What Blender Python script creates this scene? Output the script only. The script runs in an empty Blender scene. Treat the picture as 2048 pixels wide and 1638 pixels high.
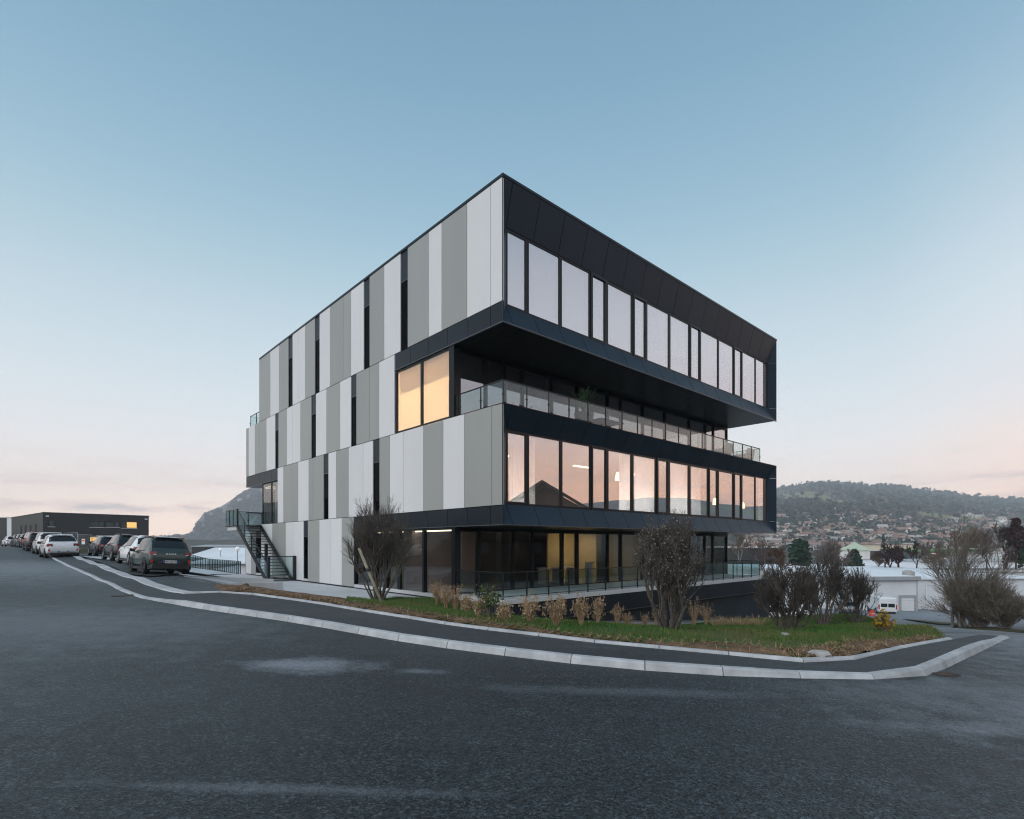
import bpy, bmesh, math, random
import numpy as np
from mathutils import Vector, Matrix
from mathutils.geometry import delaunay_2d_cdt

scene = bpy.context.scene
COL = scene.collection
RNG = random.Random(7)

# ------------------------------------------------------------------ camera
F, CX, CY, EYE = 1092.83, 1024.0, 1088.36, 1.9      # photograph pixels (2048 wide)
cam_d = bpy.data.cameras.new('camera')
cam = bpy.data.objects.new('camera', cam_d)
COL.objects.link(cam)
cam.location = (0, 0, EYE)
cam.rotation_euler = (math.pi / 2, 0, 0)
cam_d.sensor_width = 36.0
cam_d.sensor_fit = 'HORIZONTAL'
cam_d.lens = F / 2048 * 36.0
cam_d.shift_y = (CY - 819.0) / 2048.0
cam_d.clip_start = 0.1
cam_d.clip_end = 12000
scene.camera = cam

# ------------------------------------------------------------------ light
SUN_AZ = math.radians(222)      # soft afterglow from behind the camera, to the left
SUN_EL = math.radians(34)
sun_d = bpy.data.lights.new('sun', 'SUN')
sun_d.energy = 2.3
sun_d.angle = math.radians(70)
sun_d.color = (1.0, 0.965, 0.95)
sun = bpy.data.objects.new('sun', sun_d)
COL.objects.link(sun)
sdir = Vector((math.sin(SUN_AZ) * math.cos(SUN_EL), math.cos(SUN_AZ) * math.cos(SUN_EL), math.sin(SUN_EL)))
sun.rotation_euler = sdir.to_track_quat('Z', 'Y').to_euler()

scene.view_settings.view_transform = 'Standard'
scene.view_settings.look = 'None'
scene.view_settings.exposure = 0.14
scene.view_settings.gamma = 1.0
scene.view_settings.use_curve_mapping = False
scene.render.engine = 'CYCLES'
cy = scene.cycles
cy.use_denoising = True
cy.filter_width = 1.15
cy.max_bounces = 8
cy.diffuse_bounces = 3
cy.glossy_bounces = 4
cy.transmission_bounces = 6
cy.transparent_max_bounces = 16
cy.volume_bounces = 2
cy.sample_clamp_indirect = 4.0
cy.caustics_reflective = False
cy.caustics_refractive = False


def srgb(r, g, b):
    def f(c):
        c /= 255.0
        return c / 12.92 if c <= 0.04045 else ((c + 0.055) / 1.055) ** 2.4
    return (f(r), f(g), f(b), 1.0)


def lin(r, g, b):
    return (r, g, b, 1.0)


class NT:
    """tiny node-tree helper"""
    def __init__(self, tree):
        self.t = tree
        tree.nodes.clear()

    def n(self, kind, **kw):
        nd = self.t.nodes.new(kind)
        for k, v in kw.items():
            if k == 'ins':
                for i, val in v.items():
                    s = nd.inputs[i]
                    if isinstance(val, bpy.types.NodeSocket):
                        self.t.links.new(val, s)
                    else:
                        s.default_value = val
            else:
                setattr(nd, k, v)
        return nd

    def math(self, op, a, b=None, c=None, clamp=False):
        ins = {0: a}
        if b is not None:
            ins[1] = b
        if c is not None:
            ins[2] = c
        return self.n('ShaderNodeMath', operation=op, use_clamp=clamp, ins=ins).outputs[0]

    def ramp(self, fac, stops, interp='LINEAR'):
        r = self.n('ShaderNodeValToRGB')
        cr = r.color_ramp
        cr.interpolation = interp
        while len(cr.elements) > 1:
            cr.elements.remove(cr.elements[-1])
        cr.elements[0].position = stops[0][0]
        cr.elements[0].color = stops[0][1]
        for p, c in stops[1:]:
            e = cr.elements.new(p)
            e.color = c
        self.t.links.new(fac, r.inputs[0])
        return r.outputs[0]

    def smooth_ramp(self, fac, stops, n=30):
        """linear ramp sampled from a smooth curve through the stops (values may exceed 1)"""
        xs = np.array([s[0] for s in stops]); cs = np.array([s[1][:3] for s in stops])
        m = np.gradient(cs, xs, axis=0)
        q = np.unique(np.r_[np.linspace(0, 0.5, n - 5), np.linspace(0.5, 1.0, 5)])
        out = []
        for x in q:
            i = int(min(max(np.searchsorted(xs, x) - 1, 0), len(xs) - 2))
            h = xs[i + 1] - xs[i]; t = (x - xs[i]) / h
            c = (2 * t ** 3 - 3 * t ** 2 + 1) * cs[i] + (t ** 3 - 2 * t ** 2 + t) * h * m[i] + (-2 * t ** 3 + 3 * t ** 2) * cs[i + 1] + (t ** 3 - t ** 2) * h * m[i + 1]
            out.append((float(x), (*[float(max(0, v)) for v in c], 1.0)))
        return self.ramp(fac, out)

    def mix(self, fac, a, b, blend='MIX'):
        m = self.n('ShaderNodeMix', data_type='RGBA', blend_type=blend, ins={0: fac, 6: a, 7: b})
        return m.outputs[2]

    def noise(self, vec, scale, detail=3.0, rough=0.55, dist=0.0):
        nd = self.n('ShaderNodeTexNoise', ins={'Vector': vec, 'Scale': scale, 'Detail': detail,
                                               'Roughness': rough, 'Distortion': dist})
        return nd.outputs[0]

    def mapping(self, vec, scale=(1, 1, 1), loc=(0, 0, 0), rot=(0, 0, 0)):
        return self.n('ShaderNodeMapping', ins={'Vector': vec, 'Scale': scale, 'Location': loc, 'Rotation': rot}).outputs[0]

    def rng(self, v, a, b, c=0.0, d=1.0):
        return self.n('ShaderNodeMapRange', ins={0: v, 1: a, 2: b, 3: c, 4: d}).outputs[0]


# ------------------------------------------------------------------ dusk sky
world = bpy.data.worlds.new('World')
scene.world = world
world.use_nodes = True
w = NT(world.node_tree)
tc = w.n('ShaderNodeTexCoord').outputs['Generated']
sep = w.n('ShaderNodeSeparateXYZ', ins={0: tc})
elev = w.math('MULTIPLY', w.math('ARCSINE', sep.outputs[2]), 180 / math.pi)
e01 = w.math('DIVIDE', elev, 90.0, clamp=True)
# overall sky seen by the camera
sky_a = w.smooth_ramp(e01, [(0.0, lin(1.50, 1.10, .84)), (3 / 90, lin(1.38, 1.08, .87)), (6 / 90, lin(1.10, .96, .88)),
                     (10 / 90, lin(.85, .865, .88)), (15 / 90, lin(.67, .76, .815)), (21 / 90, lin(.51, .65, .73)),
                     (28 / 90, srgb(158, 191, 209)), (36 / 90, srgb(132, 171, 195)), (45 / 90, srgb(112, 153, 181)),
                     (60 / 90, srgb(108, 146, 174)), (1.0, srgb(100, 136, 166))])
# towards the set sun (+X): pink-orange afterglow fading to lilac
sky_b = w.smooth_ramp(e01, [(0.0, lin(2.0, .92, .42)), (4 / 90, lin(1.85, .91, .46)), (8 / 90, lin(1.48, .87, .56)),
                     (12 / 90, lin(1.08, .84, .78)), (18 / 90, lin(.96, .93, .96)), (26 / 90, lin(.72, .76, .84)),
                     (36 / 90, srgb(150, 182, 205)), (50 / 90, srgb(122, 158, 184)), (1.0, srgb(100, 136, 166))])
hl = w.math('SQRT', w.math('ADD', w.math('MULTIPLY', sep.outputs[0], sep.outputs[0]),
                           w.math('ADD', w.math('MULTIPLY', sep.outputs[1], sep.outputs[1]), 1e-5)))
azx = w.math('DIVIDE', sep.outputs[0], hl)
azy = w.math('DIVIDE', sep.outputs[1], hl)
fb = w.rng(w.math('ADD', azx, w.math('MULTIPLY', azy, -0.25)), 0.35, 0.95)
fb = w.math('SMOOTH_MIN', fb, 1.0, 0.05)
sky = w.mix(fb, sky_a, sky_b)
# thin streaks of cloud low over the horizon
ang = w.math('ARCTAN2', sep.outputs[0], sep.outputs[1])
cv = w.n('ShaderNodeCombineXYZ', ins={0: w.math('MULTIPLY', ang, 5.0), 1: w.math('MULTIPLY', elev, 0.62), 2: 3.7}).outputs[0]
cn = w.noise(cv, 1.35, 5.0, 0.55, 0.35)
cl = w.rng(cn, 0.50, 0.68)
band = w.math('MULTIPLY', w.rng(elev, 0.0, 1.5), w.rng(elev, 8.5, 3.2))
cl = w.math('MULTIPLY', w.math('MULTIPLY', cl, band), 0.75)
ccol = w.mix(w.rng(cn, 0.60, 0.72), srgb(226, 196, 192), srgb(176, 186, 194))
sky = w.mix(cl, sky, ccol)
below = w.rng(elev, -1.0, -0.2)
sky = w.mix(below, srgb(92, 92, 92), sky)
bg = w.n('ShaderNodeBackground', ins={0: sky, 1: 1.0})
wo = w.n('ShaderNodeOutputWorld', ins={0: bg.outputs[0]})

# ------------------------------------------------------------------ materials
MATS = {}


def pmat(name, col=(0.5, 0.5, 0.5), rough=0.6, metal=0.0, spec=0.5, var=0.0, vscale=2.0, bump=0.0, bscale=40.0,
         coat=0.0, emit=None, estr=0.0, col2=None, trans=0.0, alpha=None, streak=0.0, sss=None, objrand=0.0):
    """general procedural material: base colour broken up by noise, optional bump, rain streaks, per-object shift"""
    m = bpy.data.materials.new(name)
    m.use_nodes = True
    t = NT(m.node_tree)
    tcn = t.n('ShaderNodeTexCoord')
    vec = tcn.outputs['Object']
    c4 = (*col[:3], 1.0)
    if col2 is None:
        col2 = tuple(min(1.0, c * (1 - var)) for c in col[:3])
    nz = t.noise(vec, vscale, 5.0, 0.6)
    colr = t.mix(t.rng(nz, 0.33, 0.67), c4, (*col2[:3], 1.0))
    if streak:
        sv = t.mapping(vec, (3.0, 3.0, 0.25))
        sn = t.noise(sv, 1.5, 4.0, 0.65)
        colr = t.mix(t.math('MULTIPLY', t.rng(sn, 0.48, 0.75), streak), colr, tuple(c * 0.55 for c in col[:3]) + (1.0,))
    if objrand:
        oi = t.n('ShaderNodeObjectInfo').outputs['Random']
        hv = t.n('ShaderNodeHueSaturation', ins={'Color': colr, 'Value': t.rng(oi, 0, 1, 1 - objrand, 1 + objrand)})
        colr = hv.outputs[0]
    b = t.n('ShaderNodeBsdfPrincipled', ins={'Base Color': colr, 'Roughness': rough, 'Metallic': metal,
                                             'Specular IOR Level': spec, 'Coat Weight': coat})
    if coat:
        b.inputs['Coat Roughness'].default_value = 0.06
    if bump:
        bn = t.noise(vec, bscale, 4.0, 0.6)
        bp = t.n('ShaderNodeBump', ins={'Strength': bump, 'Distance': 0.02, 'Height': bn})
        t.t.links.new(bp.outputs[0], b.inputs['Normal'])
    if emit:
        b.inputs['Emission Color'].default_value = (*emit, 1.0)
        b.inputs['Emission Strength'].default_value = estr
    out = b.outputs[0]
    if sss:
        tr = t.n('ShaderNodeBsdfTranslucent', ins={'Color': colr})
        out = t.n('ShaderNodeMixShader', ins={0: sss, 1: out, 2: tr.outputs[0]}).outputs[0]
    t.n('ShaderNodeOutputMaterial', ins={0: out})
    MATS[name] = m
    return m


def glassmat(name, refl=0.3, tint=(0.6, 0.65, 0.66), edge=0.9, power=4.0, gcol=(0.95, 0.96, 1.0), rough=0.0, wav=0.0):
    """thin architectural pane: mirror reflection rising towards grazing, the rest tinted transmission"""
    m = bpy.data.materials.new(name)
    m.use_nodes = True
    t = NT(m.node_tree)
    lw = t.n('ShaderNodeLayerWeight', ins={0: 0.5}).outputs['Facing']
    fr = t.math('POWER', lw, power)
    fac = t.math('ADD', t.math('MULTIPLY', fr, edge - refl), refl, clamp=True)
    gl = t.n('ShaderNodeBsdfGlossy', ins={'Color': (*gcol, 1), 'Roughness': rough})
    if wav:
        tcn = t.n('ShaderNodeTexCoord').outputs['Object']
        bn = t.noise(tcn, 0.9, 2.0, 0.5)
        bp = t.n('ShaderNodeBump', ins={'Strength': wav, 'Distance': 0.02, 'Height': bn})
        t.t.links.new(bp.outputs[0], gl.inputs['Normal'])
    tr = t.n('ShaderNodeBsdfTransparent', ins={'Color': (*tint, 1)})
    mx = t.n('ShaderNodeMixShader', ins={0: fac, 1: tr.outputs[0], 2: gl.outputs[0]})
    t.n('ShaderNodeOutputMaterial', ins={0: mx.outputs[0]})
    MATS[name] = m
    return m


def asphalt(name, base, light, speck, rough, seed, dust_sheen=False, wear=0.0, scuff=0.0, cracks=0.0):
    m = bpy.data.materials.new(name)
    m.use_nodes = True
    t = NT(m.node_tree)
    vec = t.n('ShaderNodeTexCoord').outputs['Object']
    v0 = t.mapping(vec, loc=(seed, seed * 0.7, 0))
    big = t.noise(t.mapping(v0, (1.0, 0.8, 1.0), rot=(0, 0, 0.7)), 0.10, 5.0, 0.6, 0.8)
    mid = t.noise(t.mapping(v0, (0.5, 1.7, 1.0), rot=(0, 0, 0.72)), 0.45, 7.0, 0.68, 1.2)
    col = t.mix(t.rng(big, 0.38, 0.62), (*base, 1), (*light, 1))
    col = t.mix(t.math('MULTIPLY', t.rng(mid, 0.46, 0.72), 0.42), col, tuple(c * 1.55 for c in light) + (1.0,))
    col = t.mix(t.math('MULTIPLY', t.rng(mid, 0.48, 0.30), 0.45), col, tuple(c * 0.6 for c in base) + (1.0,))
    vor = t.n('ShaderNodeTexVoronoi', ins={'Vector': v0, 'Scale': 72.0})
    st = t.n('ShaderNodeSeparateColor', ins={0: vor.outputs['Color']}).outputs[0]
    vor2 = t.n('ShaderNodeTexVoronoi', ins={'Vector': v0, 'Scale': 42.0})
    st2 = t.n('ShaderNodeSeparateColor', ins={0: vor2.outputs['Color']}).outputs[1]
    clump = t.rng(t.noise(v0, 3.5, 4.0, 0.6), 0.35, 0.7, 0.35, 1.0)
    col = t.mix(t.math('MULTIPLY', t.math('MULTIPLY', t.rng(st, 0.62, 1.0), speck), clump), col, tuple(min(1, c * 3.2) for c in light) + (1.0,))
    col = t.mix(t.math('MULTIPLY', t.rng(st2, 0.88, 1.0), speck * .6), col, tuple(min(1, c * 3.8) for c in light) + (1.0,))
    col = t.mix(t.math('MULTIPLY', t.rng(st, 0.35, 0.0), speck * 1.2), col, tuple(c * 0.3 for c in base) + (1.0,))
    fine = t.noise(v0, 22.0, 4.0, 0.7)
    col = t.mix(t.math('MULTIPLY', t.rng(fine, 0.4, 0.7), 0.3), col, tuple(c * 0.5 for c in base) + (1.0,))
    if cracks:
        wob = t.n('ShaderNodeVectorMath', operation='ADD', ins={0: v0, 1: t.n('ShaderNodeVectorMath', operation='SCALE', ins={0: t.n('ShaderNodeTexNoise', ins={'Vector': v0, 'Scale': 0.8, 'Detail': 5.0}).outputs['Color'], 'Scale': 1.6}).outputs[0]}).outputs[0]
        vc = t.n('ShaderNodeTexVoronoi', feature='DISTANCE_TO_EDGE', ins={'Vector': wob, 'Scale': 0.13})
        ck = t.math('MULTIPLY', t.rng(vc.outputs['Distance'], 0.0025, 0.0008), t.rng(t.noise(v0, 0.25, 3.0), 0.47, 0.56))
        col = t.mix(t.math('MULTIPLY', ck, cracks), col, (0.012, 0.012, 0.013, 1))
    if dust_sheen:
        # pale dust and wear patches; broad ones also paint in grazing sky sheen
        for (sx, sy, rx, ry, ro, amt) in dust_sheen:
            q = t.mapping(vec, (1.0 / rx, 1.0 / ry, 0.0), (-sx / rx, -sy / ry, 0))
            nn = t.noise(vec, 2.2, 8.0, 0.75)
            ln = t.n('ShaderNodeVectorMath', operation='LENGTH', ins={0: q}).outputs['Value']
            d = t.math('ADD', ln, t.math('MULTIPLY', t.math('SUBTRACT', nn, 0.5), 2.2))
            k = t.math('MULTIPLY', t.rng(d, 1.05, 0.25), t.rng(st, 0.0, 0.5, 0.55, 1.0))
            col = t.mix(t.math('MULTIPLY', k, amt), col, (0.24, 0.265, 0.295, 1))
    if scuff:
        sc = t.noise(t.mapping(v0, (0.35, 3.6, 1), rot=(0, 0, -0.62)), 1.4, 8.0, 0.75, 1.6)
        col = t.mix(t.math('MULTIPLY', t.rng(sc, 0.58, 0.76), scuff), col, (0.19, 0.195, 0.20, 1))
    b = t.n('ShaderNodeBsdfPrincipled', ins={'Base Color': col, 'Roughness': rough, 'Specular IOR Level': 0.32})
    bh = t.math('ADD', t.math('MULTIPLY', vor.outputs['Distance'], 1.0), t.math('MULTIPLY', fine, 0.4))
    bp = t.n('ShaderNodeBump', ins={'Strength': 0.6, 'Distance': 0.008, 'Height': bh})
    t.t.links.new(bp.outputs[0], b.inputs['Normal'])
    t.n('ShaderNodeOutputMaterial', ins={0: b.outputs[0]})
    MATS[name] = m
    return m


def ribbed(name, col, rough, metal=0.0, pitch=0.05, depth=0.3, axis=0, var=0.06):
    """sheet metal with fine vertical lines"""
    m = bpy.data.materials.new(name)
    m.use_nodes = True
    t = NT(m.node_tree)
    vec = t.n('ShaderNodeTexCoord').outputs['Object']
    sp = t.n('ShaderNodeSeparateXYZ', ins={0: vec})
    s = t.math('ADD', sp.outputs[0], sp.outputs[1]) if axis == 2 else sp.outputs[axis]
    saw = t.math('FRACT', t.math('DIVIDE', s, pitch))
    line = t.rng(saw, 0.0, 0.12, 1.0, 0.0)
    nz = t.noise(t.mapping(vec, (1, 1, 0.35)), 0.7, 4.0, 0.6)
    oi = t.n('ShaderNodeObjectInfo').outputs['Random']
    c = t.mix(t.rng(nz, 0.3, 0.7), (*col, 1), tuple(x * (1 - var) for x in col) + (1.0,))
    c = t.mix(t.math('MULTIPLY', line, depth), c, tuple(x * 0.55 for x in col) + (1.0,))
    hv = t.n('ShaderNodeHueSaturation', ins={'Color': c, 'Value': t.rng(oi, 0, 1, 0.965, 1.035)})
    b = t.n('ShaderNodeBsdfPrincipled', ins={'Base Color': hv.outputs[0], 'Roughness': rough, 'Metallic': metal,
                                             'Specular IOR Level': 0.35})
    bp = t.n('ShaderNodeBump', ins={'Strength': 0.25, 'Distance': 0.004, 'Height': t.math('SUBTRACT', 1.0, line)})
    t.t.links.new(bp.outputs[0], b.inputs['Normal'])
    t.n('ShaderNodeOutputMaterial', ins={0: b.outputs[0]})
    MATS[name] = m
    return m


def lawnmat(name):
    m = bpy.data.materials.new(name)
    m.use_nodes = True
    t = NT(m.node_tree)
    vec = t.n('ShaderNodeTexCoord').outputs['Object']
    big = t.noise(vec, 0.30, 4.0, 0.55, 0.5)
    col = t.mix(t.rng(big, 0.40, 0.62), (0.030, 0.085, 0.020, 1), (0.115, 0.095, 0.038, 1))
    f = t.noise(vec, 9.0, 5.0, 0.7)
    col = t.mix(t.math('MULTIPLY', t.rng(f, 0.35, 0.7), 0.6), col, (0.026, 0.065, 0.012, 1))
    b = t.n('ShaderNodeBsdfPrincipled', ins={'Base Color': col, 'Roughness': 0.9, 'Specular IOR Level': 0.2})
    t.n('ShaderNodeOutputMaterial', ins={0: b.outputs[0]})
    MATS[name] = m


def hillmat(name):
    m = bpy.data.materials.new(name)
    m.use_nodes = True
    t = NT(m.node_tree)
    vec = t.n('ShaderNodeTexCoord').outputs['Object']
    n1 = t.noise(vec, 0.004, 4.0, 0.6, 0.8)
    n2 = t.noise(vec, 0.03, 5.0, 0.7)
    col = t.mix(t.rng(n2, 0.35, 0.65), (0.060, 0.066, 0.052, 1), (0.10, 0.090, 0.072, 1))
    col = t.mix(t.rng(n1, 0.54, 0.58), col, (0.10, 0.135, 0.055, 1))
    b = t.n('ShaderNodeBsdfPrincipled', ins={'Base Color': col, 'Roughness': 0.95, 'Specular IOR Level': 0.1})
    t.n('ShaderNodeOutputMaterial', ins={0: b.outputs[0]})
    MATS[name] = m


def cliffmat(name):
    m = bpy.data.materials.new(name)
    m.use_nodes = True
    t = NT(m.node_tree)
    vec = t.n('ShaderNodeTexCoord').outputs['Object']
    geo = t.n('ShaderNodeNewGeometry')
    nz = t.n('ShaderNodeSeparateXYZ', ins={0: geo.outputs['Normal']}).outputs[2]
    n1 = t.noise(t.mapping(vec, (1, 0.5, 0.55)), 0.011, 7.0, 0.68, 1.0)
    n2 = t.noise(t.mapping(vec, (1, 1, 0.5)), 0.05, 6.0, 0.75)
    rock = t.mix(t.rng(n2, 0.3, 0.7), (0.60, 0.57, 0.54, 1), (0.30, 0.285, 0.28, 1))
    wood = t.mix(t.rng(n2, 0.35, 0.65), (0.045, 0.048, 0.044, 1), (0.085, 0.075, 0.066, 1))
    k = t.math('MULTIPLY', t.rng(nz, 0.72, 0.45), t.rng(n1, 0.40, 0.56), clamp=True)
    k2 = t.math('MULTIPLY', t.rng(n1, 0.52, 0.62), t.rng(n2, 0.38, 0.60))
    col = t.mix(k2, wood, rock)
    b = t.n('ShaderNodeBsdfPrincipled', ins={'Base Color': col, 'Roughness': 0.95, 'Specular IOR Level': 0.1})
    t.n('ShaderNodeOutputMaterial', ins={0: b.outputs[0]})
    MATS[name] = m


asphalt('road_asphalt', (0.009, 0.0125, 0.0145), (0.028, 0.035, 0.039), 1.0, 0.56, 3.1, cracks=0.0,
        dust_sheen=[(-2.7, 7.1, 0.95, 0.55, 0.0, 0.75), (-1.15, 6.9, 0.35, 0.18, 0.0, 0.45), (4.6, 5.2, 1.5, 0.35, 0, 0.35),
               (-1.6, 3.52, 1.7, 0.09, 0, 0.28), (7.5, 6.0, 4.5, 1.8, 0, 0.42), (15.0, 11.0, 9.0, 6.0, 0, 0.70), (24.0, 26.0, 14.0, 12.0, 0, 0.75), (52.0, 66.0, 36.0, 30.0, 0, 0.8), (8.0, 3.0, 6.0, 1.6, 0, 0.22), (-9.0, 9.5, 5.5, 3.2, 0, 0.30), (-8.0, 5.0, 4.0, 3.0, 0, 0.16), (-24.0, 24.0, 15.0, 10.0, 0, 0.50), (1.5, 6.2, 2.2, 0.25, 0, 0.2)])  # broad ellipses: dusty worn asphalt with grazing sky brightness put into the colour
asphalt('path_asphalt', (0.024, 0.027, 0.030), (0.045, 0.049, 0.053), 0.4, 0.66, 11.7, scuff=0.6)
pmat('kerb_concrete', (0.46, 0.47, 0.48), 0.85, var=0.22, vscale=3.0, bump=0.3, bscale=30, col2=(0.31, 0.32, 0.33), objrand=0.10, streak=0.55)
pmat('apron_concrete', (0.47, 0.49, 0.51), 0.8, var=0.15, vscale=0.8, bump=0.12, bscale=25)
pmat('slab_concrete', (0.50, 0.51, 0.52), 0.8, var=0.14, vscale=1.2, bump=0.1, bscale=20)
pmat('soil', (0.20, 0.130, 0.080), 0.95, col2=(0.085, 0.056, 0.036), vscale=5.0, bump=1.0, bscale=18, spec=0.1)
pmat('gravel_pale', (0.44, 0.43, 0.41), 0.9, col2=(0.22, 0.21, 0.2), vscale=18.0, bump=0.9, bscale=30, spec=0.15)
pmat('straw', (0.34, 0.24, 0.145), 0.85, col2=(0.20, 0.13, 0.075), vscale=6.0, spec=0.1, objrand=0.15)
pmat('tall_grass', (0.44, 0.325, 0.205), 0.8, col2=(0.27, 0.175, 0.10), vscale=5.0, spec=0.15, objrand=0.12)
pmat('grass_blade', (0.040, 0.138, 0.024), 0.7, col2=(0.125, 0.120, 0.046), vscale=0.45, spec=0.15)
lawnmat('lawn_turf')
hillmat('hill_wood')
cliffmat('cliff_rock')
pmat('valley', (0.085, 0.088, 0.060), 0.95, col2=(0.055, 0.05, 0.04), vscale=0.02, spec=0.1)
pmat('bank', (0.10, 0.085, 0.055), 0.95, col2=(0.05, 0.055, 0.03), vscale=0.8, bump=0.6, bscale=6, spec=0.1)

ribbed('panel_light', (0.675, 0.67, 0.672), 0.42, 0.0, 0.045, 0.10, 1)
ribbed('panel_grey', (0.325, 0.328, 0.312), 0.42, 0.0, 0.045, 0.16, 1)
pmat('panel_dark', (0.014, 0.020, 0.028), 0.36, spec=0.2, var=0.25, vscale=0.8, streak=0.15, objrand=0.08)
pmat('panel_slope', (0.019, 0.034, 0.052), 0.34, spec=0.12, var=0.12, vscale=0.6, objrand=0.07)
pmat('panel_base', (0.022, 0.034, 0.046), 0.5, spec=0.2, var=0.3, vscale=0.7, streak=0.25)
pmat('frame_black', (0.010, 0.012, 0.015), 0.35, spec=0.2, var=0.2)
pmat('edge_trim', (0.10, 0.11, 0.12), 0.35, metal=0.3, var=0.15)
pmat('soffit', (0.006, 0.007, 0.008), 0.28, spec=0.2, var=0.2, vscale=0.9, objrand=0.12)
pmat('backing', (0.006, 0.006, 0.007), 0.8, var=0.2, spec=0.05)
pmat('rail_black', (0.012, 0.014, 0.016), 0.4, metal=0.2, var=0.2)
glassmat('window_glass', 0.38, (0.84, 0.85, 0.86), 0.95, 2.8, (0.97, 0.97, 1.0), wav=0.012)
glassmat('shop_glass', 0.07, (0.74, 0.76, 0.76), 0.85, 4.6, (0.95, 0.97, 1.0), wav=0.02)
glassmat('terrace_glass', 0.24, (0.7, 0.72, 0.73), 0.9, 3.2, (0.95, 0.96, 1.0), wav=0.012)
glassmat('corner_glass', 0.13, (0.86, 0.84, 0.80), 0.75, 4.0)
glassmat('slot_glass', 0.015, (0.06, 0.06, 0.065), 0.25, 5.0, (0.5, 0.52, 0.55))
glassmat('rail_glass', 0.045, (0.80, 0.88, 0.88), 0.8, 3.5, (0.95, 0.98, 1.0))
glassmat('house_glass', 0.18, (0.2, 0.22, 0.25), 0.8, 4)
pmat('curtain', (0.88, 0.87, 0.85), 0.9, var=0.06, vscale=3, sss=0.45)
pmat('sheer', (0.86, 0.80, 0.70), 0.9, var=0.05, vscale=1.0, sss=0.7)
pmat('blind', (0.84, 0.84, 0.84), 0.9, var=0.06, vscale=0.6, sss=0.25, objrand=0.12)
pmat('room_floor', (0.28, 0.25, 0.23), 0.5, var=0.15, vscale=1)
pmat('room_wall', (0.50, 0.48, 0.46), 0.8, var=0.1)
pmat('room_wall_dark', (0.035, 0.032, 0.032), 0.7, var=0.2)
pmat('room_wall_mauve', (0.40, 0.33, 0.36), 0.7, var=0.12)
pmat('room_wall_olive', (0.34, 0.36, 0.24), 0.8, var=0.12)
pmat('room_wall_ochre', (0.46, 0.38, 0.21), 0.8, var=0.12)
pmat('room_ceiling', (0.60, 0.59, 0.57), 0.8, var=0.06)
pmat('room_ceiling_warm', (0.72, 0.52, 0.32), 0.7, var=0.06)
pmat('lamp_warm', (1, 0.8, 0.5), 0.5, emit=(1.0, 0.72, 0.38), estr=6.0)
pmat('lamp_strip', (1, 0.9, 0.7), 0.5, emit=(1.0, 0.86, 0.55), estr=4.5)
pmat('lamp_panel', (1, 0.86, 0.66), 0.5, emit=(1.0, 0.78, 0.50), estr=9.0)
pmat('curtain_fill_glow', (1, 0.95, 0.9), 0.5, emit=(1.0, 0.93, 0.86), estr=150.0)  # glow of the unseen strips added behind the curtains
pmat('lamp_corner', (1, 0.8, 0.55), 0.5, emit=(1.0, 0.76, 0.48), estr=1200.0)
pmat('lit_yellow', (1, 0.7, 0.3), 0.5, emit=(1.0, 0.55, 0.12), estr=0.6)
pmat('lamp_strong', (1, 0.8, 0.55), 0.5, emit=(1.0, 0.74, 0.44), estr=32.0)
pmat('white_plastic', (0.74, 0.75, 0.76), 0.45, var=0.05)
pmat('tyre', (0.014, 0.014, 0.015), 0.85, var=0.3)
pmat('black_plastic', (0.016, 0.017, 0.018), 0.6, var=0.2)
pmat('alloy', (0.42, 0.43, 0.44), 0.3, metal=0.8, var=0.1)
pmat('alloy_dark', (0.05, 0.05, 0.055), 0.35, metal=0.6, var=0.1)
pmat('chrome', (0.75, 0.76, 0.78), 0.15, metal=1.0)
pmat('red_lens', (0.20, 0.006, 0.010), 0.15, coat=0.6, var=0.3)
pmat('red_lens_bright', (0.55, 0.02, 0.015), 0.2, coat=0.5, var=0.2)
pmat('clear_lens', (0.62, 0.64, 0.66), 0.12, coat=0.8)
pmat('plate_white', (0.72, 0.73, 0.74), 0.5, var=0.05)
pmat('plate_blue', (0.02, 0.06, 0.32), 0.5)
pmat('plate_ink', (0.02, 0.02, 0.025), 0.5)
pmat('car_glass', (0.014, 0.019, 0.023), 0.06, spec=0.45)
pmat('paint_green', (0.024, 0.048, 0.047), 0.35, metal=0.1, coat=0.45, var=0.05)
pmat('paint_white', (0.74, 0.755, 0.77), 0.35, coat=0.6, var=0.03)
pmat('paint_black', (0.006, 0.0065, 0.008), 0.3, coat=0.35)
pmat('paint_navy', (0.009, 0.011, 0.015), 0.3, coat=0.4)
pmat('paint_red', (0.52, 0.035, 0.018), 0.35, coat=0.6)
pmat('paint_grey', (0.16, 0.17, 0.18), 0.35, metal=0.3, coat=0.6)
pmat('roof_bar_copper', (0.60, 0.33, 0.26), 0.4, metal=0.2)
pmat('bark', (0.15, 0.135, 0.12), 0.9, col2=(0.065, 0.058, 0.052), vscale=14, bump=0.5, bscale=35, spec=0.15)
pmat('bark_pale', (0.36, 0.335, 0.30), 0.9, col2=(0.17, 0.155, 0.135), vscale=10, bump=0.4, bscale=30, spec=0.15)
pmat('twig', (0.12, 0.107, 0.096), 0.9, col2=(0.055, 0.049, 0.045), vscale=4, spec=0.1)
pmat('twig_pale', (0.27, 0.235, 0.19), 0.9, col2=(0.13, 0.112, 0.092), vscale=3, spec=0.1)
pmat('twig_mauve', (0.19, 0.148, 0.132), 0.9, col2=(0.075, 0.06, 0.056), vscale=0.5, spec=0.1)
pmat('twig_russet', (0.155, 0.092, 0.060), 0.9, col2=(0.07, 0.044, 0.034), vscale=0.6, spec=0.1)
pmat('larch', (0.075, 0.042, 0.040), 0.9, col2=(0.035, 0.024, 0.026), vscale=0.5, spec=0.1)
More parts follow.
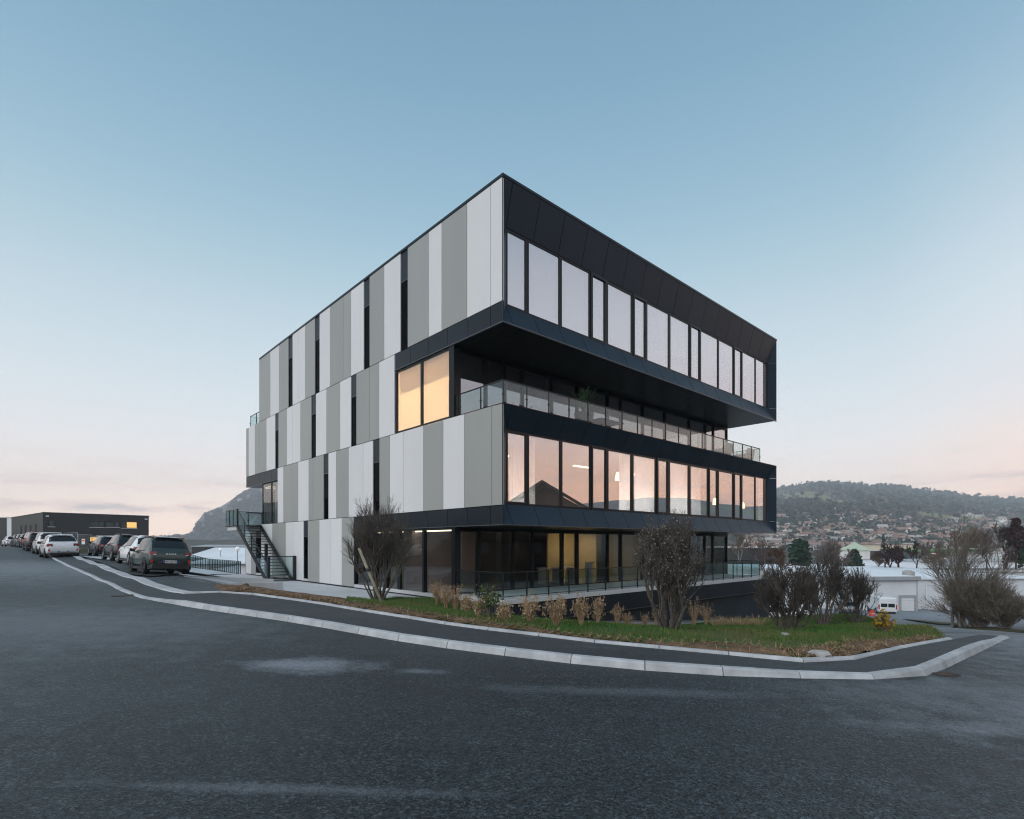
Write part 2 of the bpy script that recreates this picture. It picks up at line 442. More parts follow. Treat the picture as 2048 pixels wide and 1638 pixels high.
pmat('bud', (0.30, 0.26, 0.22), 0.9, col2=(0.13, 0.115, 0.10), vscale=6, spec=0.1)
pmat('leaf_green', (0.060, 0.105, 0.030), 0.7, col2=(0.115, 0.125, 0.035), vscale=4, spec=0.2, sss=0.2)
pmat('leaf_yellow', (0.42, 0.25, 0.035), 0.7, col2=(0.22, 0.16, 0.03), vscale=5, spec=0.2, sss=0.25)
pmat('leaf_plant', (0.085, 0.16, 0.075), 0.5, col2=(0.02, 0.05, 0.025), vscale=5, spec=0.3)
pmat('leaf_pine', (0.022, 0.050, 0.032), 0.85, col2=(0.040, 0.068, 0.036), vscale=0.8, spec=0.1)
pmat('stake_wood', (0.28, 0.24, 0.17), 0.9, col2=(0.15, 0.13, 0.09), vscale=8, bump=0.4, bscale=25)
pmat('stake_moss', (0.17, 0.15, 0.045), 0.9, col2=(0.09, 0.08, 0.035), vscale=8, bump=0.4, bscale=25)
pmat('stone', (0.40, 0.39, 0.37), 0.9, col2=(0.22, 0.21, 0.2), vscale=6, bump=0.5, bscale=20)
ribbed('hall_white', (0.70, 0.72, 0.74), 0.5, 0.0, 0.30, 0.30, 2, var=0.08)
ribbed('hall_grey_and_shade', (0.46, 0.48, 0.50), 0.5, 0.0, 0.30, 0.25, 2, var=0.08)  # grey sheet, also the white hall's sheet with shade put into its colour
ribbed('hall_dark', (0.036, 0.038, 0.038), 0.55, 0.0, 0.40, 0.35, 2, var=0.12)
ribbed('hall_olive', (0.060, 0.058, 0.050), 0.55, 0.0, 0.40, 0.35, 2, var=0.12)
pmat('roof_white', (0.74, 0.76, 0.78), 0.7, var=0.10, vscale=0.15)
pmat('roof_edge', (0.34, 0.355, 0.37), 0.6, var=0.1)
pmat('door_white', (0.70, 0.71, 0.72), 0.5, var=0.05)
pmat('house_white', (0.78, 0.76, 0.73), 0.8, var=0.08, vscale=0.2, objrand=0.12)
pmat('house_cream', (0.62, 0.53, 0.40), 0.8, var=0.08, vscale=0.2, objrand=0.12)
pmat('house_ochre', (0.60, 0.36, 0.12), 0.8, var=0.08, vscale=0.2)
pmat('tile_red', (0.30, 0.185, 0.145), 0.85, var=0.25, vscale=0.3, objrand=0.2)
pmat('tile_brown', (0.24, 0.165, 0.135), 0.85, var=0.25, vscale=0.3, objrand=0.2)
pmat('tile_pale', (0.40, 0.36, 0.33), 0.85, var=0.15, vscale=0.3, objrand=0.15)
pmat('green_roof', (0.46, 0.53, 0.40), 0.7, var=0.1)
pmat('sign_green', (0.13, 0.30, 0.09), 0.6)
pmat('sign_wall', (0.075, 0.088, 0.080), 0.7, var=0.15, vscale=0.2)
pmat('sign_white', (0.8, 0.8, 0.8), 0.5, emit=(0.9, 0.9, 0.9), estr=0.25)
pmat('sign_red', (0.7, 0.10, 0.06), 0.5, emit=(0.8, 0.1, 0.05), estr=0.15)
pmat('sign_lime', (0.6, 0.75, 0.05), 0.5, emit=(0.7, 0.85, 0.05), estr=0.25)
pmat('galvanised', (0.42, 0.44, 0.45), 0.4, metal=0.6, var=0.12)
pmat('teal_sheet', (0.25, 0.33, 0.34), 0.5, var=0.15, vscale=0.3)
pmat('rust_iron', (0.085, 0.060, 0.045), 0.8, col2=(0.045, 0.035, 0.03), vscale=8, bump=0.3)
pmat('barrier_red', (0.75, 0.06, 0.035), 0.45)
pmat('chalet_wood', (0.045, 0.028, 0.020), 0.85, var=0.3, vscale=1.0)
pmat('chalet_roof', (0.030, 0.020, 0.017), 0.85, var=0.3, vscale=2.0)
pmat('fabric_grey', (0.42, 0.43, 0.45), 0.9, var=0.1)

# ------------------------------------------------------------------ mesh helpers
def link(o, parent=None):
    COL.objects.link(o)
    if parent is not None:
        o.parent = parent
    return o


def tag(o, label, cat, group=None, kind=None):
    if label:
        o['label'] = label
    if cat:
        o['category'] = cat
    if group:
        o['group'] = group
    if kind:
        o['kind'] = kind
    return o


def thing(name, label, cat, loc=(0, 0, 0), rz=0.0, group=None):
    o = bpy.data.objects.new(name, None)
    o.empty_display_size = 0.2
    COL.objects.link(o)
    o.location = loc
    o.rotation_euler = (0, 0, rz)
    return tag(o, label, cat, group)


class MB:
    """collects shapes into one mesh"""
    def __init__(self):
        self.v = []
        self.f = []

    def add(self, vs, fs):
        n = len(self.v)
        self.v.extend([tuple(p) for p in vs])
        self.f.extend([tuple(i + n for i in f) for f in fs])
        return self

    def box(self, x0, x1, y0, y1, z0, z1):
        if x1 < x0: x0, x1 = x1, x0
        if y1 < y0: y0, y1 = y1, y0
        if z1 < z0: z0, z1 = z1, z0
        vs = [(x0, y0, z0), (x1, y0, z0), (x1, y1, z0), (x0, y1, z0), (x0, y0, z1), (x1, y0, z1), (x1, y1, z1), (x0, y1, z1)]
        return self.add(vs, [(0, 3, 2, 1), (4, 5, 6, 7), (0, 1, 5, 4), (1, 2, 6, 5), (2, 3, 7, 6), (3, 0, 4, 7)])

    def hexa(self, b, t):
        """b,t: four bottom and four top points, same winding"""
        return self.add(list(b) + list(t), [(3, 2, 1, 0), (4, 5, 6, 7), (0, 1, 5, 4), (1, 2, 6, 5), (2, 3, 7, 6), (3, 0, 4, 7)])

    def slab(self, quad, th):
        """a quad (list of points) given thickness against its normal"""
        q = [Vector(p) for p in quad]
        n = (q[1] - q[0]).cross(q[-1] - q[0]).normalized()
        b = [p - n * th for p in q]
        m = len(q)
        fs = [tuple(range(m)), tuple(range(2 * m - 1, m - 1, -1))]
        for i in range(m):
            j = (i + 1) % m
            fs.append((i, i + m, j + m, j))
        return self.add([tuple(p) for p in q + b], fs)

    def tube(self, p0, p1, r0, r1=None, n=6, cap=True):
        r1 = r0 if r1 is None else r1
        p0, p1 = Vector(p0), Vector(p1)
        d = (p1 - p0)
        if d.length < 1e-6:
            return self
        d.normalize()
        a = Vector((0, 0, 1)) if abs(d.z) < 0.9 else Vector((1, 0, 0))
        e1 = d.cross(a).normalized()
        e2 = d.cross(e1)
        vs = []
        for p, r in ((p0, r0), (p1, r1)):
            for i in range(n):
                t = 2 * math.pi * i / n
                vs.append(p + e1 * (r * math.cos(t)) + e2 * (r * math.sin(t)))
        fs = [(i, i + n, (i + 1) % n + n, (i + 1) % n) for i in range(n)]
        if cap:
            fs += [tuple(range(n)), tuple(range(2 * n - 1, n - 1, -1))]
        return self.add(vs, fs)

    def lathe(self, prof, n=20, origin=(0, 0, 0), axis='y'):
        """prof: (radius, offset along axis)"""
        vs = []
        m = len(prof)
        for i in range(n):
            t = 2 * math.pi * i / n
            c, s = math.cos(t), math.sin(t)
            for r, h in prof:
                p = (r * c, h, r * s) if axis == 'y' else (r * c, r * s, h)
                vs.append((p[0] + origin[0], p[1] + origin[1], p[2] + origin[2]))
        fs = []
        for i in range(n):
            j = (i + 1) % n
            for k in range(m - 1):
                fs.append((i * m + k, i * m + k + 1, j * m + k + 1, j * m + k))
        return self.add(vs, fs)

    def mesh(self, name, smooth=False):
        me = bpy.data.meshes.new(name)
        me.from_pydata(self.v, [], self.f)
        if smooth:
            me.polygons.foreach_set('use_smooth', [True] * len(me.polygons))
        me.update()
        return me

    def build(self, name, mat, parent=None, smooth=False):
        me = self.mesh(name, smooth)
        me.materials.append(MATS[mat])
        o = bpy.data.objects.new(name, me)
        return link(o, parent)


def np_obj(name, verts, faces, mat, parent=None, smooth=False):
    """fast mesh from numpy arrays; faces (n,3) or (n,4)"""
    verts = np.asarray(verts, dtype=np.float32)
    faces = np.asarray(faces, dtype=np.int32)
    k = faces.shape[1]
    me = bpy.data.meshes.new(name)
    me.vertices.add(len(verts))
    me.vertices.foreach_set('co', verts.ravel())
    me.loops.add(faces.size)
    me.loops.foreach_set('vertex_index', faces.ravel())
    me.polygons.add(len(faces))
    me.polygons.foreach_set('loop_start', np.arange(0, faces.size, k, dtype=np.int32))
    me.polygons.foreach_set('loop_total', np.full(len(faces), k, dtype=np.int32))
    if smooth:
        me.polygons.foreach_set('use_smooth', np.ones(len(faces), dtype=bool))
    me.update(calc_edges=True)
    me.materials.append(MATS[mat])
    o = bpy.data.objects.new(name, me)
    return link(o, parent)


def mobj(name, me, parent=None, loc=None, rot=None, scale=None):
    o = bpy.data.objects.new(name, me)
    link(o, parent)
    if loc is not None: o.location = loc
    if rot is not None: o.rotation_euler = rot
    if scale is not None: o.scale = scale
    return o


def copy_tree(o, parent=None):
    c = o.copy()
    COL.objects.link(c)
    c.parent = parent
    for ch in list(o.children):
        copy_tree(ch, c)
    return c


# value noise for displacement
def vnoise(x, y, seed=0):
    x = np.asarray(x, float); y = np.asarray(y, float)
    xi, yi = np.floor(x).astype(int), np.floor(y).astype(int)
    xf, yf = x - xi, y - yi
    u, v = xf * xf * (3 - 2 * xf), yf * yf * (3 - 2 * yf)

    def h(a, b):
        n = (a * 374761393 + b * 668265263 + seed * 974711) & 0x7fffffff
        n = ((n ^ (n >> 13)) * 1274126177) & 0x7fffffff
        return ((n ^ (n >> 16)) & 0xffff) / 65535.0
    return (h(xi, yi) * (1 - u) + h(xi + 1, yi) * u) * (1 - v) + (h(xi, yi + 1) * (1 - u) + h(xi + 1, yi + 1) * u) * v


def fbm(x, y, octv=4, seed=0):
    s, a, t = 0.0, 0.5, 0.0
    for i in range(octv):
        s = s + a * vnoise(np.asarray(x) * 2 ** i, np.asarray(y) * 2 ** i, seed + i * 17)
        t += a
        a *= 0.5
    return s / t


# ------------------------------------------------------------------ building frame and terrain height
YAW = 0.7377
CB = (-0.3107, 18.5)
CO, SI = math.cos(YAW), math.sin(YAW)


def BW(v, u, z=0.0):
    """building-local (v along the right front, u along the left front) to world"""
    return (CB[0] + CO * v - SI * u, CB[1] + SI * v + CO * u, z)


def plane_z(x, y):
    return 0.30 - 0.029 * x - 0.005 * y


CTRL = []
for x, y in [(0, 0), (0, 4), (3, 3), (-3, 3), (6, 5), (-6, 6), (-10, 8), (-16, 10), (0, 7), (3, 7), (-3, 9), (-7, 12), (-11, 16), (-14, 19),
             (-18, 16), (-25, 20), (-17, 23), (-22, 28), (-30, 35), (-35, 30), (-26, 34), (-24, 29), (-20, 24), (-30, 28), (-22, 20), (-33, 38), (-28, 31), (-40, 34), (-36, 40), (-42, 46), (-38, 45), (-45, 40), (8, 9), (9, 11), (10.7, 11.7),
             (5.6, 7.4), (4.7, 7.9), (2, 9.5), (-1, 11), (-4, 13.5), (-8, 17), (-11, 20), (0, -15), (-20, -10), (15, -8), (12, 4), (20, 2),
             (-40, 10), (-50, 25), (-35, -25), (0, -45), (25, -25), (40, 0), (-14.5, 21.7), (-13.4, 22.8), (-16.3, 23.4)]:
    CTRL.append((x, y, plane_z(x, y)))
CTRL += [(-50, 60, 1.28), (-55, 66, 1.3), (-45, 54, 1.30), (-60, 72, 1.38), (-75, 92, 1.4), (-98, 115, 1.4), (-70, 60, 1.6), (-100, 80, 1.9), (-120, 120, 1.6),
         (13.6, 17, -0.85), (20.5, 25, -2.0), (33.5, 40, -4.2), (16.6, 22, -1.5), (42.6, 60, -5.9), (56.8, 80, -7.6), (61, 76, -7.4),
         (75, 80, -8.1), (30.6, 58, -6.1), (15.8, 26, -1.62), (21, 35, -4.3), (60, 40, -5.2), (45, 20, -2.4), (90, 60, -7.5),
         (15.8, 33.4, -3.25), (7.6, 26.0, -2.09), (3.15, 21.9, -1.41), (-0.31, 18.2, -0.85), (-2.4, 20.4, -0.38),
         (9.6, 19, -1.34), (4.34, 15, -0.63), (12.6, 22, -1.49), (14.5, 23, -1.56), (12.3, 18, -1.04), 
         (80, 130, -10), (40, 130, -10), (0, 130, -8), (110, 90, -9)]
for v, u, z in [(-0.8, 8, -0.32), (-0.8, 14, -0.33), (-0.8, 20, -0.33), (-0.8, 27, -0.36), (-2.6, 11, -0.32), (-2.4, 7, -0.28), (-3.0, 22, -0.30),
                (-3.5, 27, -0.2), (-3.0, 35, -0.3), (-5.9, 13, 0.28), (-5.0, 13, -0.05), (-4.2, 13, -0.28), (-5.6, 17, -0.05), (-4.6, 17, -0.3), (10, 12, -3.0), (10, 22, -3.4), (2, 14, -1.2), (20, 20, -4.4), (24, 28, -5.0),
                (4, 34, -2.5), (8, 42, -4.5)]:
    CTRL.append((*BW(v, u)[:2], z))
CTRL += [(-19.4, 39.3, -0.40), (-26.6, 47.8, -0.45), (-22, 60, -4.5), (-30, 80, -5.5), (-12, 60, -5.0)]
APRON_PX = [(560, 1188), (600, 1194), (650, 1201), (690, 1206), (740, 1204), (790, 1196)]
APRON_XY = [((px_ - CX) / F * (F * (EYE + .245) / (py_ - CY)), F * (EYE + .245) / (py_ - CY)) for px_, py_ in APRON_PX]
for x_, y_ in APRON_XY:
    CTRL.append((x_, y_, -0.38))
for u_ in (14, 18, 22, 26, 30, 34, 38, 42, 48):
    for v_ in (-7.0, -10.5):
        q_ = BW(v_, u_)
        CTRL.append((q_[0], q_[1], min(plane_z(q_[0], q_[1]), 1.25) + 0.0))
CTRL = np.array(CTRL)


def _tps_fit(pts, reg=0.02):
    n = len(pts)
    d = np.linalg.norm(pts[:, None, :2] - pts[None, :, :2], axis=2)
    K = np.sqrt(d * d + 4.0) - reg * np.eye(n)
    P = np.c_[np.ones(n), pts[:, :2]]
    A = np.block([[K, P], [P.T, np.zeros((3, 3))]])
    return np.linalg.solve(A, np.r_[pts[:, 2] - plane_z(pts[:, 0], pts[:, 1]), np.zeros(3)])


TPS = _tps_fit(CTRL)


def H(x, y):
    """ground height"""
    x = np.asarray(x, float); y = np.asarray(y, float)
    shp = x.shape
    q = np.c_[x.ravel(), y.ravel()]
    out = np.empty(len(q))
    for s in range(0, len(q), 20000):
        c = q[s:s + 20000]
        d = np.linalg.norm(c[:, None, :] - CTRL[None, :, :2], axis=2)
        K = np.sqrt(d * d + 4.0)
        out[s:s + 20000] = K @ TPS[:-3] + TPS[-3] + c @ TPS[-2:] + plane_z(c[:, 0], c[:, 1])
    return out.reshape(shp)


def hz(x, y):
    return float(H(np.array([x]), np.array([y]))[0])


def hit(px, py, off=0.0, ymax=110.0):
    """where the sight line through a photo pixel meets the ground (+off)"""
    dx, dz = (px - CX) / F, (CY - py) / F
    ys = np.arange(2.0, ymax, 0.1)
    g = EYE + dz * ys - H(dx * ys, ys) - off
    k = np.argmax(g < 0)
    if g[k] >= 0:
        k = len(ys) - 1
    a, b = g[k - 1], g[k]
    t = a / (a - b) if a != b else 0
    Y = ys[k - 1] + 0.1 * t
    return dx * Y, Y


def at(px, py, Y):
    """world point on a sight line at depth Y"""
    return Vector(((px - CX) / F * Y, Y, EYE + (CY - py) / F * Y))


def resample(pts, step):
    pts = [Vector(p) for p in pts]
    # smooth with Catmull-Rom, then even spacing
    dense = []
    for i in range(len(pts) - 1):
        p0 = pts[max(i - 1, 0)]; p1 = pts[i]; p2 = pts[i + 1]; p3 = pts[min(i + 2, len(pts) - 1)]
        for k in range(12):
            t = k / 12
            dense.append(0.5 * ((2 * p1) + (p2 - p0) * t + (2 * p0 - 5 * p1 + 4 * p2 - p3) * t * t + (3 * p1 - p0 - 3 * p2 + p3) * t ** 3))
    dense.append(pts[-1])
    cum = [0.0]
    for a, b in zip(dense, dense[1:]):
        cum.append(cum[-1] + (b - a).length)
    n = max(2, int(round(cum[-1] / step)))
    out = []
    j = 0
    for i in range(n + 1):
        s = cum[-1] * i / n
        while j < len(cum) - 2 and cum[j + 1] < s:
            j += 1
        t = (s - cum[j]) / max(1e-9, cum[j + 1] - cum[j])
        out.append(dense[j].lerp(dense[j + 1], t))
    return out


def normals2d(pts):
    """unit normals to the left of the walking direction"""
    ns = []
    for i in range(len(pts)):
        a = pts[max(i - 1, 0)]; b = pts[min(i + 1, len(pts) - 1)]
        d = (b - a).normalized()
        ns.append(Vector((-d.y, d.x)))
    return ns


# ------------------------------------------------------------------ ground sheets
def grid_obj(name, xs, ys, zf, mat, kind='structure'):
    X, Y = np.meshgrid(xs, ys)
    Z = zf(X, Y)
    vs = np.c_[X.ravel(), Y.ravel(), Z.ravel()]
    nx, ny = len(xs), len(ys)
    i = np.arange((nx - 1) * (ny - 1))
    r, c = i // (nx - 1), i % (nx - 1)
    a = r * nx + c
    o = np_obj(name, vs, np.c_[a, a + 1, a + nx + 1, a + nx], mat, smooth=True)
    o['kind'] = kind
    return o


def axis(lo, hi, fine_lo, fine_hi, fine, coarse):
    a = list(np.arange(lo, fine_lo, coarse)) + list(np.arange(fine_lo, fine_hi, fine)) + list(np.arange(fine_hi, hi + 0.1, coarse))
    return np.array(a)


ROAD_X = axis(-150, 120, -40, 40, 0.8, 3.0)
ROAD_Y = axis(-60, 135, -6, 50, 0.8, 3.0)


def road_z(X, Y):
    Z = H(X, Y)
    edge = np.maximum.reduce([(-X - 142) / 6, (X - 112) / 6, (-Y - 52) / 6, (Y - 127) / 6])
    Z = Z - np.clip(edge, 0, 1) * 16
    return Z


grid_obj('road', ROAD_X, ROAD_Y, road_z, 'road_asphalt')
vx = np.array([-9000, -4000, -2000, -1000, -500, -300, -200, -140, -60, 0, 60, 110, 200, 300, 500, 1000, 2000, 4000, 9000], float)
vy = np.array([-6000, -3000, -1500, -700, -300, -150, -55, 0, 60, 130, 200, 300, 500, 800, 1200, 2000, 4000, 9000], float)
grid_obj('valley_ground', vx, vy, lambda X, Y: np.full_like(X, -14.0), 'valley')

# kerb lines, read off the photograph and dropped on the ground
OUT_PX = [(104.1, 1116.7), (127, 1128.9), (157.4, 1143.0), (182.8, 1154.3), (203.1, 1163.7), (228.5, 1175.8), (253.9, 1187.0), (281.9, 1196.7), (355.5, 1210), (496.3, 1231.8), (640.3, 1254.3), (818.5, 1286),
          (922, 1300.4), (1036.8, 1315), (1154, 1328.5), (1270, 1339.2), (1378, 1348.8), (1477.5, 1352.7), (1562.5, 1355.8), (1648.4, 1357.8),
          (1702.8, 1358.8), (1770, 1358.6), (1825.3, 1355.8), (1871.3, 1346), (1934.7, 1316), (1980.7, 1294), (2020, 1275)]
IN_PX = [(153.6, 1117.4), (177.8, 1126.5), (203.1, 1136), (228.5, 1145.1), (253.9, 1154.3), (279.3, 1163.5), (304.7, 1172.3), (330.1, 1179.9), (355.5, 1185.2), (384, 1188.4), (423, 1185.5), (486.5, 1187.5), (584, 1200.6), (706, 1220), (800, 1234.5),
         (922, 1254), (1039, 1267.4), (1166, 1283.3), (1300, 1296), (1435.5, 1308.4), (1543, 1319.5), (1620, 1324.0), (1681, 1323.3), (1735.6, 1315), (1818.8, 1295.8), (1906.3, 1279.8)]
out_pts = [Vector(hit(*p)) for p in OUT_PX]
in_pts = [Vector(hit(px, py, 0.09)) for px, py in IN_PX]
# carry both lines on, up the road to the left
dl = (out_pts[0] - out_pts[1]).normalized()
out_all = [out_pts[0] + dl * 45, out_pts[0] + dl * 15] + out_pts
dl2 = (in_pts[0] - in_pts[1]).normalized()
in_all = [in_pts[0] + dl2 * 45, in_pts[0] + dl2 * 15] + in_pts
out_line = resample(out_all, 1.0)
in_line = resample(in_all, 1.0)


def kerb_height(p):
    """the road kerb is dropped flush at the drive on the left and at the right end"""
    x = p.x
    h = 0.03 + 0.072 * min(1, max(0, (x + 8.9) / 0.9))
    if x > 2.9:
        h = min(h, 0.102 - 0.045 * min(1, (x - 2.9) / 1.2))
    if x > 5.3:
        h = 0.057 + 0.063 * min(1, max(0, (x - 5.2) / 0.7))
    if x > 8.6:
        h = max(0.025, 0.12 - 0.11 * (x - 8.6) / 0.7)
    return h


def kerb_run(parent, line, width, hfun, lift, name, inward=1.0, base=-0.12, batter=0.03):
    """each stone a mesh of its own with a small joint to the next"""
    ns = normals2d(line)
    for i in range(len(line) - 1):
        a, b = line[i], line[i + 1]
        if a.x < -70:
            continue
        na, nb = ns[i] * inward, ns[i + 1] * inward
        d = (b - a).normalized() * 0.006
        a2, b2 = a + d, b - d
        ha, hb = hfun(a), hfun(b)
        za, zb = hz(a.x, a.y) + lift, hz(b.x, b.y) + lift
        mb = MB()
        prof = [(0.0, base, 0), (0.0, 0.0, 0), (batter, -0.018, 1), (batter + 0.02, 0.0, 1), (width, 0.002, 1), (width, base, 0)]
        vs = []
        for p, n, h, z in ((a2, na, ha, za), (b2, nb, hb, zb)):
            for off, dz, top in prof:
                q = p + n * off
                vs.append((q.x, q.y, z + (h if top else 0) + dz))
        m = len(prof)
        fs = [(k, k + 1, k + 1 + m, k + m) for k in range(m - 1)] + [(m - 1, 0, m, 2 * m - 1), tuple(range(m - 1, -1, -1)), tuple(range(m, 2 * m))]
        if inward < 0:
            fs = [tuple(reversed(f)) for f in fs]
        mb.add(vs, fs).build(name, 'kerb_concrete', parent)


kerb_o = bpy.data.objects.new('road_kerb', None); link(kerb_o); kerb_o['kind'] = 'structure'
kerb_run(kerb_o, out_line, 0.15, kerb_height, 0.0, 'kerb_stone')
kerb_i = bpy.data.objects.new('lawn_kerb', None); link(kerb_i); kerb_i['kind'] = 'structure'


def strip_w(p):
    return 0.30


i_split = min(range(len(in_line)), key=lambda i: (in_line[i] - Vector(hit(384, 1188.4, 0.09))).length)
kerb_run(kerb_i, in_line[i_split:], 0.09, lambda p: 0.045, 0.085, 'edging_stone', batter=0.01)
kerb_run(kerb_i, in_line[:i_split + 1], 0.34, lambda p: 0.022, 0.07, 'edging_stone', batter=0.01)


def poly_sheet(name, outline, zf, mat, step=0.5, kind='structure', parent=None, keep=None):
    """flat outline (2-D points) filled with an even mesh and draped on the ground"""
    o2 = [Vector((p[0], p[1])) for p in outline]
    xs = [p.x for p in o2]; ys = [p.y for p in o2]
    pts = list(o2)
    n = len(o2)

    def inside(p):
        c = False
        j = n - 1
        for i in range(n):
            if ((o2[i].y > p.y) != (o2[j].y > p.y)) and (p.x < (o2[j].x - o2[i].x) * (p.y - o2[i].y) / (o2[j].y - o2[i].y) + o2[i].x):
                c = not c
            j = i
        return c
    gx = np.arange(min(xs), max(xs), step)
    gy = np.arange(min(ys), max(ys), step)
    r = random.Random(5)
    for x in gx:
        for y in gy:
            p = Vector((x + r.uniform(-.2, .2) * step, y + r.uniform(-.2, .2) * step))
            if inside(p) and (keep is None or keep(p)):
                pts.append(p)
    res = delaunay_2d_cdt(pts, [(i, (i + 1) % n) for i in range(n)], [list(range(n))], 1, 1e-5)
    v2 = np.array([(p.x, p.y) for p in res[0]])
    z = zf(v2[:, 0], v2[:, 1])
    tris = [f for f in res[2] if len(f) == 3]
    vs = np.c_[v2, z]
    a = np.array(tris)
    e1 = v2[a[:, 1]] - v2[a[:, 0]]; e2 = v2[a[:, 2]] - v2[a[:, 0]]
    flip = (e1[:, 0] * e2[:, 1] - e1[:, 1] * e2[:, 0]) < 0
    a[flip] = a[flip][:, ::-1]
    o = np_obj(name, vs, a, mat, parent, smooth=True)
    if kind:
        o['kind'] = kind
    return o, inside


# pavement between the two kerbs
no = normals2d(out_line)
ni = normals2d(in_line)
side_a = [p + n * 0.145 for p, n in zip(out_line, no)]
side_b = [p + n * 0.01 for p, n in zip(in_line, ni)]
i0 = max(0, next(i for i, p in enumerate(out_line) if p.x > -72))
j0 = max(0, next(i for i, p in enumerate(in_line) if p.x > -72))


def pave_z(x, y):
    base = H(x, y)
    # level with the road kerb's top along its length
    kh = np.array([kerb_height(p) for p in side_a])
    A = np.array([(p.x, p.y) for p in side_a])
    d = np.linalg.norm(np.c_[x, y][:, None, :] - A[None], axis=2)
    k = d.argmin(1)
    dk = d[np.arange(len(k)), k]
    t = np.clip(dk / 1.2, 0, 1)
    return base + kh[k] * (1 - t) + 0.092 * t - 0.002


tip = [Vector(hit(1960, 1273)), Vector(hit(2021, 1273))]
pave_out = side_a[i0:] + [tip[0]] + list(reversed(side_b[j0:]))
poly_sheet('pavement', pave_out, pave_z, 'path_asphalt', 0.45)

# lawn between the inner kerb and the building
lawn_front = [p + n * 0.085 for p, n in zip(in_line, ni)]
s0 = min(range(len(lawn_front)), key=lambda i: (lawn_front[i] - Vector(hit(430, 1184, 0.09))).length)
lf = lawn_front[s0:]
lawn_back = [Vector(p) for p in [(14.2, 20.0), (16.6, 25.6), (17.2, 30.0)]] + [Vector(BW(22.6, 1.0)[:2]), Vector(BW(22.2, 0.30)[:2])] + \
    [Vector(BW(v, 0.28)[:2]) for v in (18, 14, 10, 6, 3, 0.4)] + [Vector(BW(-0.05, 0.1)[:2]), Vector(BW(-0.05, 3.0)[:2]), Vector(BW(-0.05, 4.5)[:2])] + [Vector(p) for p in reversed(APRON_XY)]
s_l = min(range(len(lf)), key=lambda i: abs(CX + F * lf[i].x / lf[i].y - 690))
lawn_outline = lf[s_l:] + lawn_back[:-3]
bare_outline = lf[:s_l + 1] + [Vector(p) for p in reversed(APRON_XY[:4])] + [Vector(hit(500, 1181.5)), Vector(hit(450, 1178)), Vector(hit(428, 1181))]


def lawn_z(x, y):
    lf_a = np.array([(p.x, p.y) for p in lf])
    d = np.linalg.norm(np.c_[x, y][:, None, :] - lf_a[None], axis=2).min(1)
    return H(x, y) + 0.10 + 0.05 * np.clip(d / 0.8, 0, 1) + 0.10 * (fbm(x * 0.7, y * 0.7, 3, 4) - 0.5) * np.clip(d / 0.8, 0, 1) + 0.035 * (fbm(x * 4, y * 4, 2, 9) - 0.5)


lawn_o, in_lawn = poly_sheet('lawn', lawn_outline, lawn_z, 'lawn_turf', 0.3)
poly_sheet('bare_ground', bare_outline, lambda x, y: lawn_z(x, y) - .01, 'soil', 0.3)

# bare soil strip along the edging, with clods and straw
SOIL_W = []
for i, p in enumerate(lf):
    x = p.x
    wdt = 0.28 + 0.40 * float(vnoise(np.array([i * 0.45]), np.array([2.0]), 3)[0])
    if x < -7: wdt += 0.45
    if x > 3.0: wdt += 0.25
    if x > 7.2: wdt = 0.30
    SOIL_W.append(wdt)
nl = normals2d(lf)
rows = []
for i, (p, n, wd) in enumerate(zip(lf, nl, SOIL_W)):
    rows.append((p, n, wd))
fine = []
for i in range(len(rows) - 1):
    for k in range(6):
        t = k / 6
        a, b = rows[i], rows[i + 1]
        fine.append((a[0].lerp(b[0], t), a[1].lerp(b[1], t), a[2] * (1 - t) + b[2] * t))
NC = 12
V, FA = [], []
for i, (p, n, wd) in enumerate(fine):
    for k in range(NC + 1):
        jit = 1 + 0.5 * (vnoise(np.array([i * 0.35]), np.array([7.0]), 5)[0] - 0.5)
        q = p + n * (wd * jit * k / NC)
        V.append((q.x, q.y))
V = np.array(V)
zz = lawn_z(V[:, 0], V[:, 1])
kk = np.tile(np.arange(NC + 1), len(fine)) / NC
bumpz = (fbm(V[:, 0] * 3.0, V[:, 1] * 3.0, 4, 21) - 0.42) * 0.16 * np.sin(np.pi * np.clip(kk, 0.05, 1.0))
mound = 0.42 * np.exp(-(((V[:, 0] - hit(462, 1180)[0]) / 0.9) ** 2 + ((V[:, 1] - hit(462, 1180)[1]) / 0.7) ** 2))
zz = zz + 0.012 + np.maximum(bumpz, -0.03) + mound - 0.05 * (kk > 0.97)
i = np.arange((len(fine) - 1) * NC)
r_, c_ = i // NC, i % NC
a_ = r_ * (NC + 1) + c_
so = np_obj('bare_soil', np.c_[V, zz], np.c_[a_, a_ + NC + 1, a_ + NC + 2, a_ + 1], 'soil', smooth=True)
so['kind'] = 'structure'

# pale concrete apron along the left front, gravel strip along the plinth
apron = [BW(-0.02, 4.4)] + list(reversed(APRON_XY)) + [BW(-3.6, 13.5), BW(-2.3, 19.5), BW(-2.3, 28.2), BW(-0.02, 28.2)]
poly_sheet('concrete_apron', apron, lambda x, y: np.full_like(x, -0.245), 'apron_concrete', 0.8)
gv = [BW(v, -0.55 + 0.12 * math.sin(v * 2.1)) for v in np.arange(4.2, 22.4, 0.4)] + [BW(22.3, 0.3), BW(4.2, 0.3)]
poly_sheet('gravel_strip', gv, lambda x, y: H(x, y) + 0.19 + 0.03 * fbm(x * 6, y * 6, 2, 3), 'gravel_pale', 0.25)

